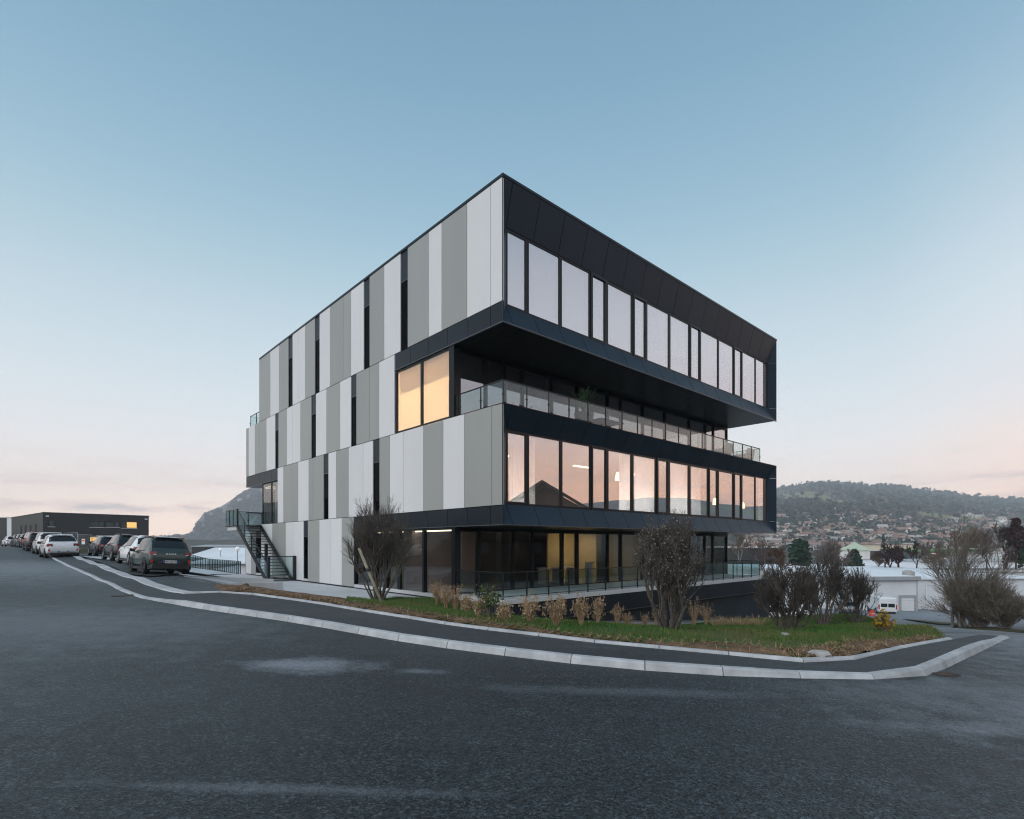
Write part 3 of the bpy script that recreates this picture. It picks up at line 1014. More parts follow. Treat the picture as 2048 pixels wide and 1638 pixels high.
# ================================================================== the office building
B = thing('office_building', 'four-storey office block clad in white and grey strips with two dark framed overhanging boxes', 'building', (CB[0], CB[1], 0), YAW)
J1, J2, J3, TOP = 3.23, 6.695, 10.16, 14.47
Z1B, Z3B, Z2B = 2.55, 9.43, 5.95
W, U3, U2, UG, U1 = 22.36, 24.93, 27.83, 27.83, 24.6
UB = 2.97                                   # set-back fronts of ground and second floor


def ux(px):
    r = (px - CX) / F
    return (CB[0] - CB[1] * r) / (CO * r + SI)


def vx_at(px, u=0.0):
    r = (px - CX) / F
    return (r * (CB[1] + CO * u) - CB[0] + SI * u) / (CO - SI * r)


def bbox(mat, name, x0, x1, y0, y1, z0, z1, parent=B):
    return MB().box(x0, x1, y0, y1, z0, z1).build(name, mat, parent)


# structural core, floors and roof (dark behind the joints)
core = MB()
core.box(0.06, W, 0.75, U3 - 0.02, J3 + 0.02, TOP - 0.55)
core_solid = MB()
bbox('slab_concrete', 'ground_floor_slab', 0.02, W - 0.35, UB - 0.2, UG - 0.05, -0.35, -0.06)
for nm, y0, y1, z0, z1 in [('first_floor_slab', 0.40, U1, Z1B + 0.08, 3.05), ('second_floor_slab', 0.40, U2 - 0.06, 5.99, 6.52),
                           ('third_floor_slab', 0.40, U3 - 0.06, Z3B + 0.08, 9.98), ('roof_slab', 0.40, U3 - 0.06, 13.35, 13.75)]:
    bbox('room_ceiling', nm, 0.14, W - 0.14, y0, y1, z0, z1)
bbox('backing', 'roof_deck', 0.1, W - 0.05, 0.1, U3 - 0.05, 14.30, 14.40)
# walls away from the camera
bbox('panel_dark', 'end_wall', W - 0.12, W, 0.42, U1, 2.6, 6.6)
bbox('panel_dark', 'end_wall', W - 0.12, W, 0.42, U3, 9.5, 14.3)
bbox('panel_dark', 'end_wall', W - 0.42, W - 0.36, UB + 9.0, U2, -0.3, 2.6)
bbox('panel_dark', 'end_wall', W - 0.42, W - 0.36, UB + 9.0, U2, 6.6, 9.5)
bbox('panel_grey', 'rear_wall', 0.1, W - 0.1, U3 - 0.08, U3 - 0.02, 10.1, 14.4)
bbox('panel_grey', 'rear_wall', 0.1, W - 0.1, U2 - 0.08, U2 - 0.02, 6.0, 10.1)
bbox('panel_grey', 'rear_wall', 0.1, W - 0.1, U1 - 0.02, U1 + 0.05, 3.3, 6.0)
bbox('panel_grey', 'rear_wall', 0.1, W - 0.1, UG - 0.08, UG - 0.02, -0.3, 3.2)

LIGHT, GREY, BLK = 'panel_light', 'panel_grey', 'slot'
c8 = lambda x: 500 + x / 3.4125
c1 = lambda x: 480 + x / 3.033
c6 = lambda x: 780 + x / 3.7225
rows = {
    3: (J3, TOP - 0.10, [(1725, 1642, LIGHT), (1642, 1480, LIGHT), (1480, 1308, GREY), (1308, 1218, LIGHT), (1218, 1075, GREY), (1075, 1027, BLK),
                  (1027, 915, LIGHT), (915, 815, GREY), (815, 776, BLK), (776, 688, LIGHT), (688, 640, GREY), (640, 546, GREY), (546, 474, LIGHT),
                  (474, 443, BLK), (443, 376, GREY), (376, 333, LIGHT), (333, 290, LIGHT), (290, 262, BLK), (262, 198, GREY), (198, 138, LIGHT), (138, 62, GREY)], c8),
    2: (J2, J3, [(937, 843, LIGHT), (843, 786, GREY), (786, 705, GREY), (705, 673, BLK), (673, 606, LIGHT), (606, 524, GREY), (524, 460, LIGHT), (460, 433, BLK),
                 (433, 366, GREY), (366, 318, LIGHT), (318, 284, LIGHT), (284, 233, GREY), (233, 213, BLK), (213, 160, LIGHT), (160, 118, GREY), (118, 90, GREY),
                 (90, 52, LIGHT), (52, 37, GREY)], c1),
    1: (J1, J2, [(842, 757, GREY), (757, 552, GREY), (552, 395, LIGHT), (395, 248, GREY), (248, 98, LIGHT), (98, 0, LIGHT)], c6),
    10: (J1, J2, [(908, 845, GREY), (845, 806, BLK), (806, 747, LIGHT), (747, 658, LIGHT), (658, 583, GREY), (583, 536, LIGHT), (536, 507, BLK),
                  (507, 443, GREY), (443, 416, GREY), (416, 352, LIGHT), (352, 315, GREY), (315, 262, GREY), (262, 228, LIGHT)], c1),
    0: (-0.19, J1, [(690, 617, GREY), (617, 547, LIGHT), (547, 481, LIGHT), (481, 411, GREY), (411, 385, BLK), (385, 328, LIGHT), (328, 277, LIGHT),
                    (277, 230, GREY), (230, 195, GREY), (195, 128, LIGHT), (128, 95, BLK), (95, 66, GREY), (66, 33, LIGHT)], c1),
}
GAP = 0.011


def panel(mat, y0, y1, z0, z1, name='wall_panel'):
    m = MB()
    b = 0.006
    x0 = 0.0
    m.hexa([(0.05, y0, z0), (0.05, y1, z0), (0.05, y1, z1), (0.05, y0, z1)],
           [(x0 + b, y0, z0), (x0 + b, y1, z0), (x0 + b, y1, z1), (x0 + b, y0, z1)])
    m.hexa([(x0 + b, y0, z0), (x0 + b, y1, z0), (x0 + b, y1, z1), (x0 + b, y0, z1)],
           [(x0, y0 + b, z0 + b), (x0, y1 - b, z0 + b), (x0, y1 - b, z1 - b), (x0, y0 + b, z1 - b)])
    return m.build(name, mat, B)


for key, (z0, z1, lst, cf) in rows.items():
    for a, b, kind in lst:
        y0, y1 = ux(cf(a)), ux(cf(b))
        if key == 3 and a == 1725: y0 = 0.0
        if key == 1 and a == 842: y0 = 0.0
        if key == 1 and b == 0: y1 = ux(c1(908))
        if y1 < y0: y0, y1 = y1, y0
        if kind != BLK:
            panel(kind, y0 + GAP, y1 - GAP, z0 + GAP, z1 - GAP)
        else:
            # slot window: dark panel over a recessed dark pane
            sw = bpy.data.objects.new('slot_window', None); link(sw, B)
            zs = z1 - (0.30 if key != 0 else 0.26) * (z1 - z0)
            MB().box(0.035, 0.06, y0 + .01, y1 - .01, zs + .015, z1 - .01).build('spandrel', 'panel_dark', sw)
            MB().box(0.03, 0.05, y0 + .01, y1 - .01, zs - .015, zs + .012).build('transom', 'edge_trim', sw)
            MB().box(0.047, 0.055, y0 + .03, y1 - .03, z0 + .02, zs - .02).build('pane', 'slot_glass', sw)
            fr = MB()
            fr.box(0.03, 0.058, y0 + .004, y0 + .03, z0 + .01, zs - .015).box(0.03, 0.058, y1 - .03, y1 - .004, z0 + .01, zs - .015)
            fr.build('frame', 'frame_black', sw)
# dark sheet behind all joints
bk = MB()
bk.box(0.06, 0.12, 0.42, U3, J3, TOP - .3)
bk.box(0.06, 0.12, ux(791), U2, J2, J3)
bk.box(0.06, 0.12, 0.42, ux(555.2), J1, J2)
bk.box(0.06, 0.12, ux(707), UG, -0.25, J1)
bk.build('backing_wall', 'backing', B)
# plinth line at the foot of the wall
bbox('frame_black', 'plinth', 0.012, 0.08, ux(707), UG, -0.30, -0.19)
# roof coping
cp = MB()
cp.box(-0.02, 0.20, -0.02, U3 + 0.02, TOP - 0.10, TOP).box(0.20, W + 0.02, -0.02, 0.18, TOP - 0.10, TOP)
cp.build('coping', 'panel_dark', B)

# dark fascia bands on the left front
def band(y0, y1, z0, z1, joints):
    ys = [y0] + joints + [y1]
    for a, b in zip(ys, ys[1:]):
        bbox('panel_dark', 'fascia_panel', 0.012, 0.06, a + GAP, b - GAP, z0 + 0.035, z1 - GAP)
    bbox('edge_trim', 'drip_edge', -0.012, 0.08, y0, y1, z0, z0 + 0.03)
    bbox('backing', 'backing_wall', 0.055, 0.12, y0 + .3, y1, z0 + .03, z1)


band(0.0, ux(790), Z3B, J3, [ux(c6(x)) for x in (747, 578, 425, 282, 150)])
band(0.0, ux(707), Z1B, J1, [ux(680 + x / 4.655) for x in (1400, 1185, 1000, 815, 640, 480, 330, 210)])
band(ux(555.2), U2, Z2B, J2, [ux(480 + x / 3.033) for x in (190, 150, 115, 85, 60)])

# chamfered frames of the two boxes on the right front
CH_A, CH_D = 0.46, 0.36


def slope_box(zb, zt, sb, st, nm):
    """outer rectangle at the face, inner one set back; panels between with mitred corners"""
    n = 16
    xs_in = [CH_A + (W - 2 * CH_A) * i / n for i in range(n + 1)]
    xs_out = list(xs_in)
    g = 0.013
    mat = 'panel_slope'

    def quad(p, nme='slope_panel'):
        MB().slab(p, 0.03).build(nme, mat, B)
    for top in (True, False):
        zo, zi = (zt, st) if top else (zb + 0.035, sb)
        xo = [0.0] + xs_out + [W]
        for i in range(len(xo) - 1):
            a, b = xo[i] + g, xo[i + 1] - g
            if i == 0:
                p = [(0.004, 0, zo), (CH_A - g, 0, zo), (CH_A - g, CH_D, zi)]
            elif i == len(xo) - 2:
                p = [(W - CH_A + g, 0, zo), (W - .004, 0, zo), (W - CH_A + g, CH_D, zi)]
            else:
                p = [(a, 0, zo), (b, 0, zo), (b, CH_D, zi), (a, CH_D, zi)]
            if top:
                p = list(reversed(p))
            quad(p)
    # sides
    for s in (0, 1):
        X = (lambda t: t) if s == 0 else (lambda t: W - t)
        parts = [[(X(0.004), 0, sb), (X(CH_A), CH_D, sb), (X(CH_A), CH_D, st), (X(0.004), 0, st)],
                 [(X(0.004), 0, zb + .04), (X(CH_A), CH_D, sb - .012), (X(0.004), 0, sb - .012)],
                 [(X(0.004), 0, zt), (X(0.004), 0, st + .012), (X(CH_A), CH_D, st + .012)]]
        for p in parts:
            if s == 0:
                pass
            else:
                p = list(reversed(p))
            quad(p, 'side_panel')
    # backing and bright lower drip edge
    bb = MB()
    bb.box(0.13, W - 0.02, 0.40, 0.46, zb + .06, sb).box(0.13, W - 0.02, 0.40, 0.46, st, zt - .12)
    bb.build('backing_wall', 'backing', B)
    MB().box(0.0, W, -0.015, 0.06, zb, zb + 0.032).build('drip_edge', 'edge_trim', B)


slope_box(Z3B, TOP - 0.11, 10.22, 12.97, 'upper')
slope_box(Z1B, J2 - 0.02, 3.29, 5.93, 'lower')
bbox('panel_dark', 'parapet_cap', -0.005, W, -0.01, 0.40, J2 - 0.02, J2 + 0.012)
bbox('panel_dark', 'parapet_cap', -0.004, 0.40, 0.40, UB, J2 + 0.002, J2 + 0.012)

c7 = lambda x: 1100 + x / 3.276
rowL3 = [(1016.4, 1050.8), (1058.8, 1118.5), (1123.9, 1177.5)] + [(c7(a), c7(b)) for a, b in
         [(278, 360), (382, 535), (553, 622), (642, 778), (790, 908), (925, 980), (992, 1100), (1108, 1198), (1210, 1255), (1264, 1345), (1350, 1420)]]
rowL1 = [(1017.5, 1050.8), (1060, 1120), (1125, 1178.8)] + [(c7(a), c7(b)) for a, b in
         [(280, 365), (385, 532), (548, 690), (708, 770), (788, 908), (922, 1033), (1046, 1095), (1108, 1198), (1210, 1252), (1264, 1343), (1350, 1420)]]


def window(parent, x0, x1, y, z0, z1, glass, fw=0.05, opener=False, axis='x', mat='frame_black', depth=0.07):
    """window > frame, pane (axis x: lies in plane y; axis y: lies in plane x)"""
    wn = bpy.data.objects.new('window', None); link(wn, parent)

    def bx(m, a0, a1, d0, d1, c0, c1):
        if axis == 'x':
            m.box(a0, a1, y + d0, y + d1, c0, c1)
        else:
            m.box(y + d0, y + d1, a0, a1, c0, c1)
    fr = MB()
    d0 = -0.03 if opener else 0.0
    bx(fr, x0, x0 + fw, d0, depth, z0, z1); bx(fr, x1 - fw, x1, d0, depth, z0, z1)
    bx(fr, x0 + fw, x1 - fw, d0, depth, z0, z0 + fw); bx(fr, x0 + fw, x1 - fw, d0, depth, z1 - fw, z1)
    fr.build('frame', mat, wn)
    gl = MB()
    bx(gl, x0 + fw - .005, x1 - fw + .005, 0.03, 0.036, z0 + fw - .005, z1 - fw + .005)
    gl.build('pane', glass, wn)
    return wn


def win_row(row, sill, head, nm, y):
    zs0, zs1 = sill, head
    vs = [(vx_at(a, y), vx_at(b, y)) for a, b in row]
    # one dark frame band round the whole strip, divided by mullions
    e = 0.045
    edges = []
    for i, (a, b) in enumerate(vs):
        lo = CH_A - 0.005 if i == 0 else (vs[i - 1][1] + a) / 2
        hi = W - CH_A + 0.005 if i == len(vs) - 1 else (b + vs[i + 1][0]) / 2
        edges.append((lo, hi))
    for i, ((a, b), (lo, hi)) in enumerate(zip(vs, edges)):
        narrow = (b - a) < 0.95
        fw = max(0.035, min(a - lo, hi - b))
        window(B, lo + 0.003, hi - 0.003, y, zs0, zs1, 'window_glass', fw, opener=(narrow and i > 0))
    return vs


vs3 = win_row(rowL3, 10.22, 12.97, 'upper', CH_D + 0.02)
vs1 = win_row(rowL1, 3.29, 5.93, 'lower', CH_D + 0.02)

# curtains behind the first-floor strip, blinds behind the third-floor strip
def curtain(x0, x1, y, z0, z1, name='curtain', mat='curtain', amp=0.035, pitch=0.13):
    n = max(8, int((x1 - x0) / 0.022))
    vs, fs = [], []
    r = random.Random(int(x0 * 100))
    ph = r.uniform(0, 6)
    for i in range(n + 1):
        x = x0 + (x1 - x0) * i / n
        yy = y + amp * math.sin(2 * math.pi * x / pitch + ph + 0.8 * math.sin(x * 3)) * (0.7 + 0.3 * math.sin(x * 5))
        vs += [(x, yy * 1.0, z0), (x, yy, z1)]
    for i in range(n):
        fs.append((2 * i, 2 * i + 2, 2 * i + 3, 2 * i + 1))
    m = MB().add(vs, fs)
    return m.build(name, mat, B, smooth=True)


for a, b in [(0, 1.0), (2.0, 2.35)]:
    pass
cur_px = [(1017, 1049), (1058, 1069), (1238, 1262), (1268, 1311), (1340, 1377), (1382, 1400), (1517, 1534)]
for a, b in cur_px:
    va, vb = vx_at(a, 0.8), vx_at(b, 0.8)
    curtain(va, vb, 0.78, 3.1, 5.9)
    bbox('curtain_fill_glow', 'added_curtain_glow', va + .05, vb - .05, 1.7, 2.0, 3.07, 3.10)  # unseen glowing strip, added to brighten the curtain from behind
for i, (a, b) in enumerate(vs3):
    lowz = [10.3, 10.3, 10.3, 10.3, 10.3, 10.3, 10.3, 11.15, 10.3, 10.3, 10.3, 10.3, 10.3, 10.3][i]
    bbox('blind', 'roller_blind', a - .02, b + .02, 0.60, 0.606, lowz, 12.95)

# partitions and furniture seen dimly inside
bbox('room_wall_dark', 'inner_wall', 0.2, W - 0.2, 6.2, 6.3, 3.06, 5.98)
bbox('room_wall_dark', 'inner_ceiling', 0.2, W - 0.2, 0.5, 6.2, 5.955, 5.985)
bbox('room_wall', 'inner_wall', 0.2, W - 0.2, 4.2, 4.3, 9.99, 13.34)
for px_, zc in [(1235.5, 5.0), (1429.5, 4.3), (1486, 4.25)]:
    vv = vx_at(px_, 1.9)
    pl = bpy.data.objects.new('pendant_lamp', None); link(pl, B)
    MB().lathe([(0.03, zc + 0.32), (0.06, zc + 0.30), (0.11, zc + 0.1), (0.13, zc - 0.05), (0.10, zc - 0.08)], 14, (vv, 1.9, 0), 'z').build('lamp_shade', 'lamp_warm', pl, True)
    MB().tube((vv, 1.9, zc + 0.3), (vv, 1.9, 5.98), 0.008, n=5).build('cord', 'frame_black', pl)
for k, vv in enumerate((4, 9, 13.5, 18)):
    bbox('lamp_strip', 'ceiling_lamp', vv, vv + 1.2, 4.6, 4.8, 5.91, 5.95)

# soffits under the overhangs: boards running back from the edge
def soffit(zc, y0, y1, x0, x1, pitch):
    n = int((x1 - x0) / pitch)
    me = MB().box(0, pitch - 0.012, 0, y1 - y0, 0, 0.02).mesh('soffit_board')
    me.materials.append(MATS['soffit'])
    for i in range(n):
        mobj('soffit_board', me, B, (x0 + i * pitch, y0, zc))
    bbox('backing', 'backing_wall', x0, x1, y0, y1, zc + 0.03, zc + 0.07)


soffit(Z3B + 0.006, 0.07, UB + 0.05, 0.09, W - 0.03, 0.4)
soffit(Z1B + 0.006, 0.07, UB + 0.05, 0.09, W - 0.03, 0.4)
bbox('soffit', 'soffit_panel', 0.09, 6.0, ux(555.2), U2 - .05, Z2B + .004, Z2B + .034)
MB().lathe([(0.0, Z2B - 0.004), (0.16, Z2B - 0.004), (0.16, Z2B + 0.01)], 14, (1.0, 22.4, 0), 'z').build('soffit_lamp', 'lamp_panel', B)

# ---- second floor: lit corner windows on the left front
y_a, y_m0, y_m1, y_b = ux(896), ux(843), ux(838.5), ux(792)
window(B, y_a - 0.06, (y_m0 + y_m1) / 2 - .002, 0.05, J2 + 0.02, Z3B - 0.02, 'corner_glass', 0.07, axis='y')
window(B, (y_m0 + y_m1) / 2 + .002, y_b + 0.06, 0.05, J2 + 0.02, Z3B - 0.02, 'corner_glass', 0.07, axis='y')
bbox('frame_black', 'corner_post', 0.02, 0.34, UB - 0.16, UB + 0.16, J2, Z3B + .01)
room = MB()
bbox('room_wall', 'inner_wall', 5.4, 5.5, UB + .4, 9.0, 6.53, 9.45)
bbox('room_wall', 'inner_wall', 0.3, 5.5, 9.0, 9.1, 6.53, 9.45)
bbox('room_ceiling_warm', 'inner_ceiling', 0.16, 5.4, UB + .3, 9.0, 9.40, 9.44)
for yy in (4.4, 6.3, 8.0):
    bbox('lamp_corner', 'ceiling_lamp', 0.9, 4.4, yy, yy + 0.28, 9.36, 9.395)
bbox('sheer', 'roller_blind', 0.24, 0.243, UB + 0.17, y_b + .9, 6.75, 9.40)
bbox('sheer', 'roller_blind', 0.28, 0.283, UB + 0.17, y_b + .05, 8.45, 9.40)
bbox('room_wall', 'inner_wall', 0.35, 5.4, UB + .42, UB + .5, 6.53, 9.45)

# ---- set-back glazed fronts (ground and second floor)
gf_px = [905, 958, 1026.8, 1064.7, 1125, 1155, 1216, 1242, 1286, 1330, 1379, 1410, 1426, 1453.5]
sf_px = [905, 972, 1010, 1045.5, 1104, 1155, 1216, 1242, 1286, 1330, 1379, 1411, 1427, 1453.5]
for z0, z1, pxs, gmat in ((-0.05, Z1B, gf_px, 'shop_glass'), (J2 - .15, Z3B, sf_px, 'terrace_glass')):
    vs_ = [vx_at(p, UB) for p in pxs]
    vs_[0] = 0.12
    for a, b in zip(vs_, vs_[1:]):
        window(B, a + .002, b - .002, UB, z0, z1 - .002, gmat, 0.085, depth=0.12)
        if b - a > 1.0 or True:
            bbox('frame_black', 'mullion', b - 0.05, b + 0.05, UB - 0.04, UB - 0.002, z0, z1)
    bbox('frame_black', 'head_frame', 0.1, vs_[-1], UB - 0.03, UB + 0.1, z1 - 0.16, z1 - 0.004)
# side returns at the right end
for z0, z1 in ((-0.05, Z1B), (J2 - .15, Z3B)):
    window(B, UB + 0.1, UB + 2.0, W - 0.42, z0, z1, 'shop_glass', 0.07, axis='y')
    window(B, UB + 2.0, UB + 5.0, W - 0.42, z0, z1, 'shop_glass', 0.07, axis='y')
    window(B, UB + 5.0, UB + 9.0, W - 0.42, z0, z1, 'shop_glass', 0.07, axis='y')

# ---- ground floor glazing on the left front
gl_px = [902, 845, 796, 769.5, 747, 706.5]
ys_ = [ux(p) for p in gl_px]
ys_[0] = UB - 0.02
for a, b in zip(ys_, ys_[1:]):
    window(B, a + .002, b - .002, 0.10, -0.20, Z1B + .02, 'shop_glass', 0.06, axis='y')
for p, hw in ((845, 0.07), (796, 0.12), (769.5, 0.13), (747, 0.12), (706.5, 0.06)):
    bbox('frame_black', 'mullion', 0.03, 0.12, ux(p) - hw, ux(p) + hw, -0.24, Z1B + .02)
bbox('frame_black', 'corner_post', 0.03, 0.30, UB - 0.2, UB + 0.02, -0.24, Z1B + .01)
bbox('frame_black', 'head_frame', 0.03, 0.12, UB, ux(707), Z1B - 0.10, Z1B + .04)
bbox('frame_black', 'plinth', 0.012, 0.11, UB - 0.1, ux(707), -0.34, -0.20)

# ground floor interior
bbox('room_wall_mauve', 'inner_wall', 0.4, 4.6, 6.9, 7.0, -0.05, 2.50)
bbox('room_wall_olive', 'inner_wall', 2.2, 2.3, 7.02, 11.4, -0.05, 2.50)
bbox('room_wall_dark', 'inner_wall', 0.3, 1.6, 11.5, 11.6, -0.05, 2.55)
bbox('room_wall_ochre', 'inner_wall', 8.8, 14.5, 6.4, 6.5, -0.05, 2.55)
bbox('room_wall_dark', 'inner_wall', 3.9, 8.8, 7.6, 7.7, -0.05, 2.55)
bbox('room_wall', 'inner_wall', 15.5, W - .5, 8.2, 8.3, -0.05, 2.55)
bbox('room_ceiling', 'inner_ceiling', 0.2, W - .5, UB + .14, 14, 2.50, 2.53)
bbox('room_floor', 'inner_floor', 0.2, W - .5, UB + .14, 14, -0.055, -0.045)
for (x0, x1, y0, y1) in [(0.9, 1.0, 3.3, 10.6), (1.5, 5.6, 4.2, 4.28)]:
    bbox('lamp_strip', 'ceiling_lamp', x0, x1, y0, y1, 2.44, 2.49)
for vv in (9.2, 11.6):
    bbox('lamp_strong', 'ceiling_lamp', vv, vv + 1.4, 5.0, 5.2, 2.46, 2.49)
for vv in (16.5, 19.0):
    bbox('lamp_strong', 'ceiling_lamp', vv, vv + 1.0, 5.0, 5.15, 2.46, 2.49)
for vv in (3.6, 10.6, 15.6):
    MB().box(vv, vv + 0.35, 4.2, 4.55, -0.05, 2.5).build('inner_column', 'room_wall_dark', B)
for vv, yy in ((6.6, 4.4), (7.9, 4.6), (17.0, 4.6), (18.6, 4.4)):
    d = bpy.data.objects.new('desk', None); link(d, B)
    MB().box(vv, vv + 1.1, yy, yy + .6, 0.70, 0.74).build('desk_top', 'white_plastic', d)
    for ax in (0.05, 1.02):
        MB().box(vv + ax, vv + ax + .04, yy + .05, yy + .55, -0.05, 0.70).build('leg', 'white_plastic', d)
bbox('white_plastic', 'leaning_board', 8.75, 9.25, 3.7, 3.75, -0.05, 1.0)

# ---- terraces
bbox('slab_concrete', 'terrace_slab', -0.03, W - 0.95, -0.03, UB + .02, -0.16, 0.0)
tj = [0.0] + [1.33 * i + 0.55 for i in range(16)] + [W - 1.0]
for a, b in zip(tj, tj[1:]):
    bbox('panel_dark', 'fascia_panel', a + .006, b - .006, 0.0, 0.03, -0.86, -0.165)
bbox('edge_trim', 'drip_edge', 0, W - 1.0, -0.008, 0.04, -0.885, -0.862)
bbox('backing', 'backing_wall', 0.01, W - 1.0, 0.031, 0.2, -0.86, -0.17)
bbox('panel_dark', 'fascia_panel', 0.0, 0.03, 0.04, UB - .2, -0.86, -0.165)
bj = [0.1] + [2.2 * i + 1.2 for i in range(10)] + [22.1]
for a, b in zip(bj, bj[1:]):
    bbox('panel_base', 'basement_panel', a + .005, b - .005, 0.35, 0.40, -5.2, -0.80)
bbox('panel_base', 'basement_wall', 22.06, 22.1, 0.41, 12.0, -5.4, -0.2)
bbox('backing', 'basement_wall', 0.05, 22.05, 0.405, 0.6, -5.2, -0.2)
bbox('panel_base', 'basement_wall', 0.05, 0.1, 0.1, UB, -2.2, -0.2)
bbox('slab_concrete', 'terrace_slab', 0.41, W - 0.05, 0.41, UB + .1, J2 - 0.16, J2 - 0.10)


def railing(pts, z, h, post_z0, spacing, name='railing', glass=True, clamp=True, lift=0.08, rail_r=0.018, parent=B, first=True, last=True):
    """railing > post, glass_panel, top_rail (pts: polyline of (x, y) or (x, y, z))"""
    R_ = bpy.data.objects.new(name, None); link(R_, parent)
    for si, (p, q) in enumerate(zip(pts, pts[1:])):
        pz = p[2] if len(p) > 2 else 0.0
        qz = q[2] if len(q) > 2 else 0.0
        p3, q3 = Vector((p[0], p[1], z + pz)), Vector((q[0], q[1], z + qz))
        d = q3 - p3
        L = Vector((d.x, d.y)).length
        n = max(1, int(round(L / spacing)))
        t2 = Vector((d.x, d.y, 0)).normalized()
        up = Vector((0, 0, 1))
        nn = t2.cross(up)
        a, b = p3 + up * h, q3 + up * h
        w2 = 0.022
        MB().hexa([a - nn * w2, a + nn * w2, b + nn * w2, b - nn * w2], [x + up * 0.035 for x in (a - nn * w2, a + nn * w2, b + nn * w2, b - nn * w2)]).build('top_rail', 'rail_black', R_)
        for i in range(n + 1):
            if i == n and si < len(pts) - 2:
                continue
            c = p3.lerp(q3, i / n)
            m = MB()
            e, g = t2 * 0.011, nn * 0.025
            top = c + up * h
            bot = c + up * post_z0
            m.hexa([bot - e - g, bot + e - g, bot + e + g, bot - e + g], [top - e - g, top + e - g, top + e + g, top - e + g])
            po = m.build('post', 'rail_black', R_)
            if clamp:
                cm = MB()
                for f in (0.42,):
                    cc = c + up * (h * f)
                    cm.tube(cc - t2 * 0.045, cc + t2 * 0.045, 0.028, n=8)
                cm.build('clamp', 'rail_black', po)
            if glass and i < n:
                c2 = p3.lerp(q3, (i + 1) / n)
                a1, b1 = c + t2 * 0.02, c2 - t2 * 0.02
                g_ = nn * 0.005
                bz, tz = up * lift, up * (h - 0.015)
                MB().hexa([a1 + bz - g_, b1 + bz - g_, b1 + bz + g_, a1 + bz + g_], [a1 + tz - g_, b1 + tz - g_, b1 + tz + g_, a1 + tz + g_]).build('glass_panel', 'rail_glass', R_)
    return R_


# second-floor terrace railing round the corner, returning at the right end
ylt = ux(921)
railing([(0.12, 2.55), (0.12, 0.12), (20.28, 0.12), (20.28, UB - 0.1)], J2 + 0.01, 0.80, -0.02, 1.12)
railing([(0.12, UB - 0.15), (0.12, 2.75)], J2 + 0.01, 0.80, -0.02, 0.25, glass=False)
# ground-floor terrace railing
railing([(0.12, UB - 0.25), (0.12, 0.12), (20.28, 0.12), (20.28, UB - 0.1)], 0.0, 0.90, -0.12, 1.12, lift=0.10)
for a_, b_ in (((0.12, 0.12), (20.28, 0.12)), ((0.12, 0.12), (0.12, UB - 0.25))):
    m = MB()
    if a_[1] == b_[1]:
        m.box(a_[0], b_[0], 0.105, 0.135, 0.075, 0.10)
    else:
        m.box(0.105, 0.135, a_[1], b_[1], 0.075, 0.10)
    m.build('bottom_rail', 'rail_black', B)

# ---- first-floor glazed corner at the far left end, with its roof terrace
window(B, ux(555.2) + .02, ux(540) - .01, 0.08, J1, Z2B, 'shop_glass', 0.06, axis='y')
window(B, ux(540) + .01, U1, 0.08, J1, Z2B, 'shop_glass', 0.06, axis='y')
window(B, 0.1, 2.0, U1 - .06, J1, Z2B, 'shop_glass', 0.06)
window(B, 2.0, 4.5, U1 - .06, J1, Z2B, 'shop_glass', 0.06)
bbox('room_wall_dark', 'inner_wall', 3.4, 3.5, 20.5, U1 - .3, 3.06, 5.98)
for yy in (21.8, 22.9):
    curtain(0.35, 0.75, yy, 3.2, 5.9)
bbox('lamp_panel', 'ceiling_lamp', 0.8, 2.6, 22.2, 22.4, 5.88, 5.93)
bbox('lamp_panel', 'ceiling_lamp', 0.8, 2.6, 23.4, 23.6, 5.88, 5.93)
bbox('slab_concrete', 'terrace_slab', 0.06, W - .3, U1 + .06, UG - .02, 3.02, 3.20)
bbox('panel_grey', 'wall_panel', 0.0, 0.05, ux(480 + 33 / 3.033) - .01, UG, -0.19, J1)
railing([(0.1, UG - .12), (10.0, UG - .12)], 3.2, 0.95, -0.02, 1.2)
# second-floor roof terrace railing just showing at the left end
railing([(0.25, U3 + .1), (0.25, U2 - .15), (8.0, U2 - .15)], J3 + 0.01, 0.85, -0.02, 1.2)
bbox('slab_concrete', 'terrace_slab', 0.06, W - .3, U3 - .02, U2 - .09, J3 - .12, J3 - .02)

# ---- outside steel stair up to that terrace
ST = bpy.data.objects.new('outside_stair', None); link(ST, B)
s_u0, s_u1, s_z0, s_z1, s_v0, s_v1 = 18.6, 24.3, -0.25, 3.14, -1.55, -0.10
for vv, nm in ((s_v0, 'stringer'), (s_v1, 'stringer')):
    MB().hexa([(vv - .03, s_u0 - .15, s_z0 - .02), (vv + .03, s_u0 - .15, s_z0 - .02), (vv + .03, s_u0 + .30, s_z0 - .02), (vv - .03, s_u0 + .30, s_z0 - .02)],
              [(vv - .03, s_u1, s_z1 + .03), (vv + .03, s_u1, s_z1 + .03), (vv + .03, s_u1 + .12, s_z1 - .22), (vv - .03, s_u1 + .12, s_z1 - .22)]).build(nm, 'rail_black', ST)
NS = 19
tread = MB().box(s_v0 + .03, s_v1 - .03, 0, 0.30, -0.04, 0).mesh('tread')
tread.materials.append(MATS['galvanised'] if False else MATS['rail_black'])
for i in range(NS):
    t = (i + 1) / NS
    mobj('tread', tread, ST, (0, s_u0 + (s_u1 - s_u0) * (i / NS) + .05, s_z0 + (s_z1 - s_z0) * t))
MB().box(s_v0 - .03, s_v1 + .09, s_u1, 26.95, s_z1 - .05, s_z1).build('landing', 'rail_black', ST)
MB().box(s_v0 + .05, s_v1, s_u1 + .2, 26.8, s_z1 - .32, s_z1 - .06).build('landing_beam', 'slab_concrete', ST)
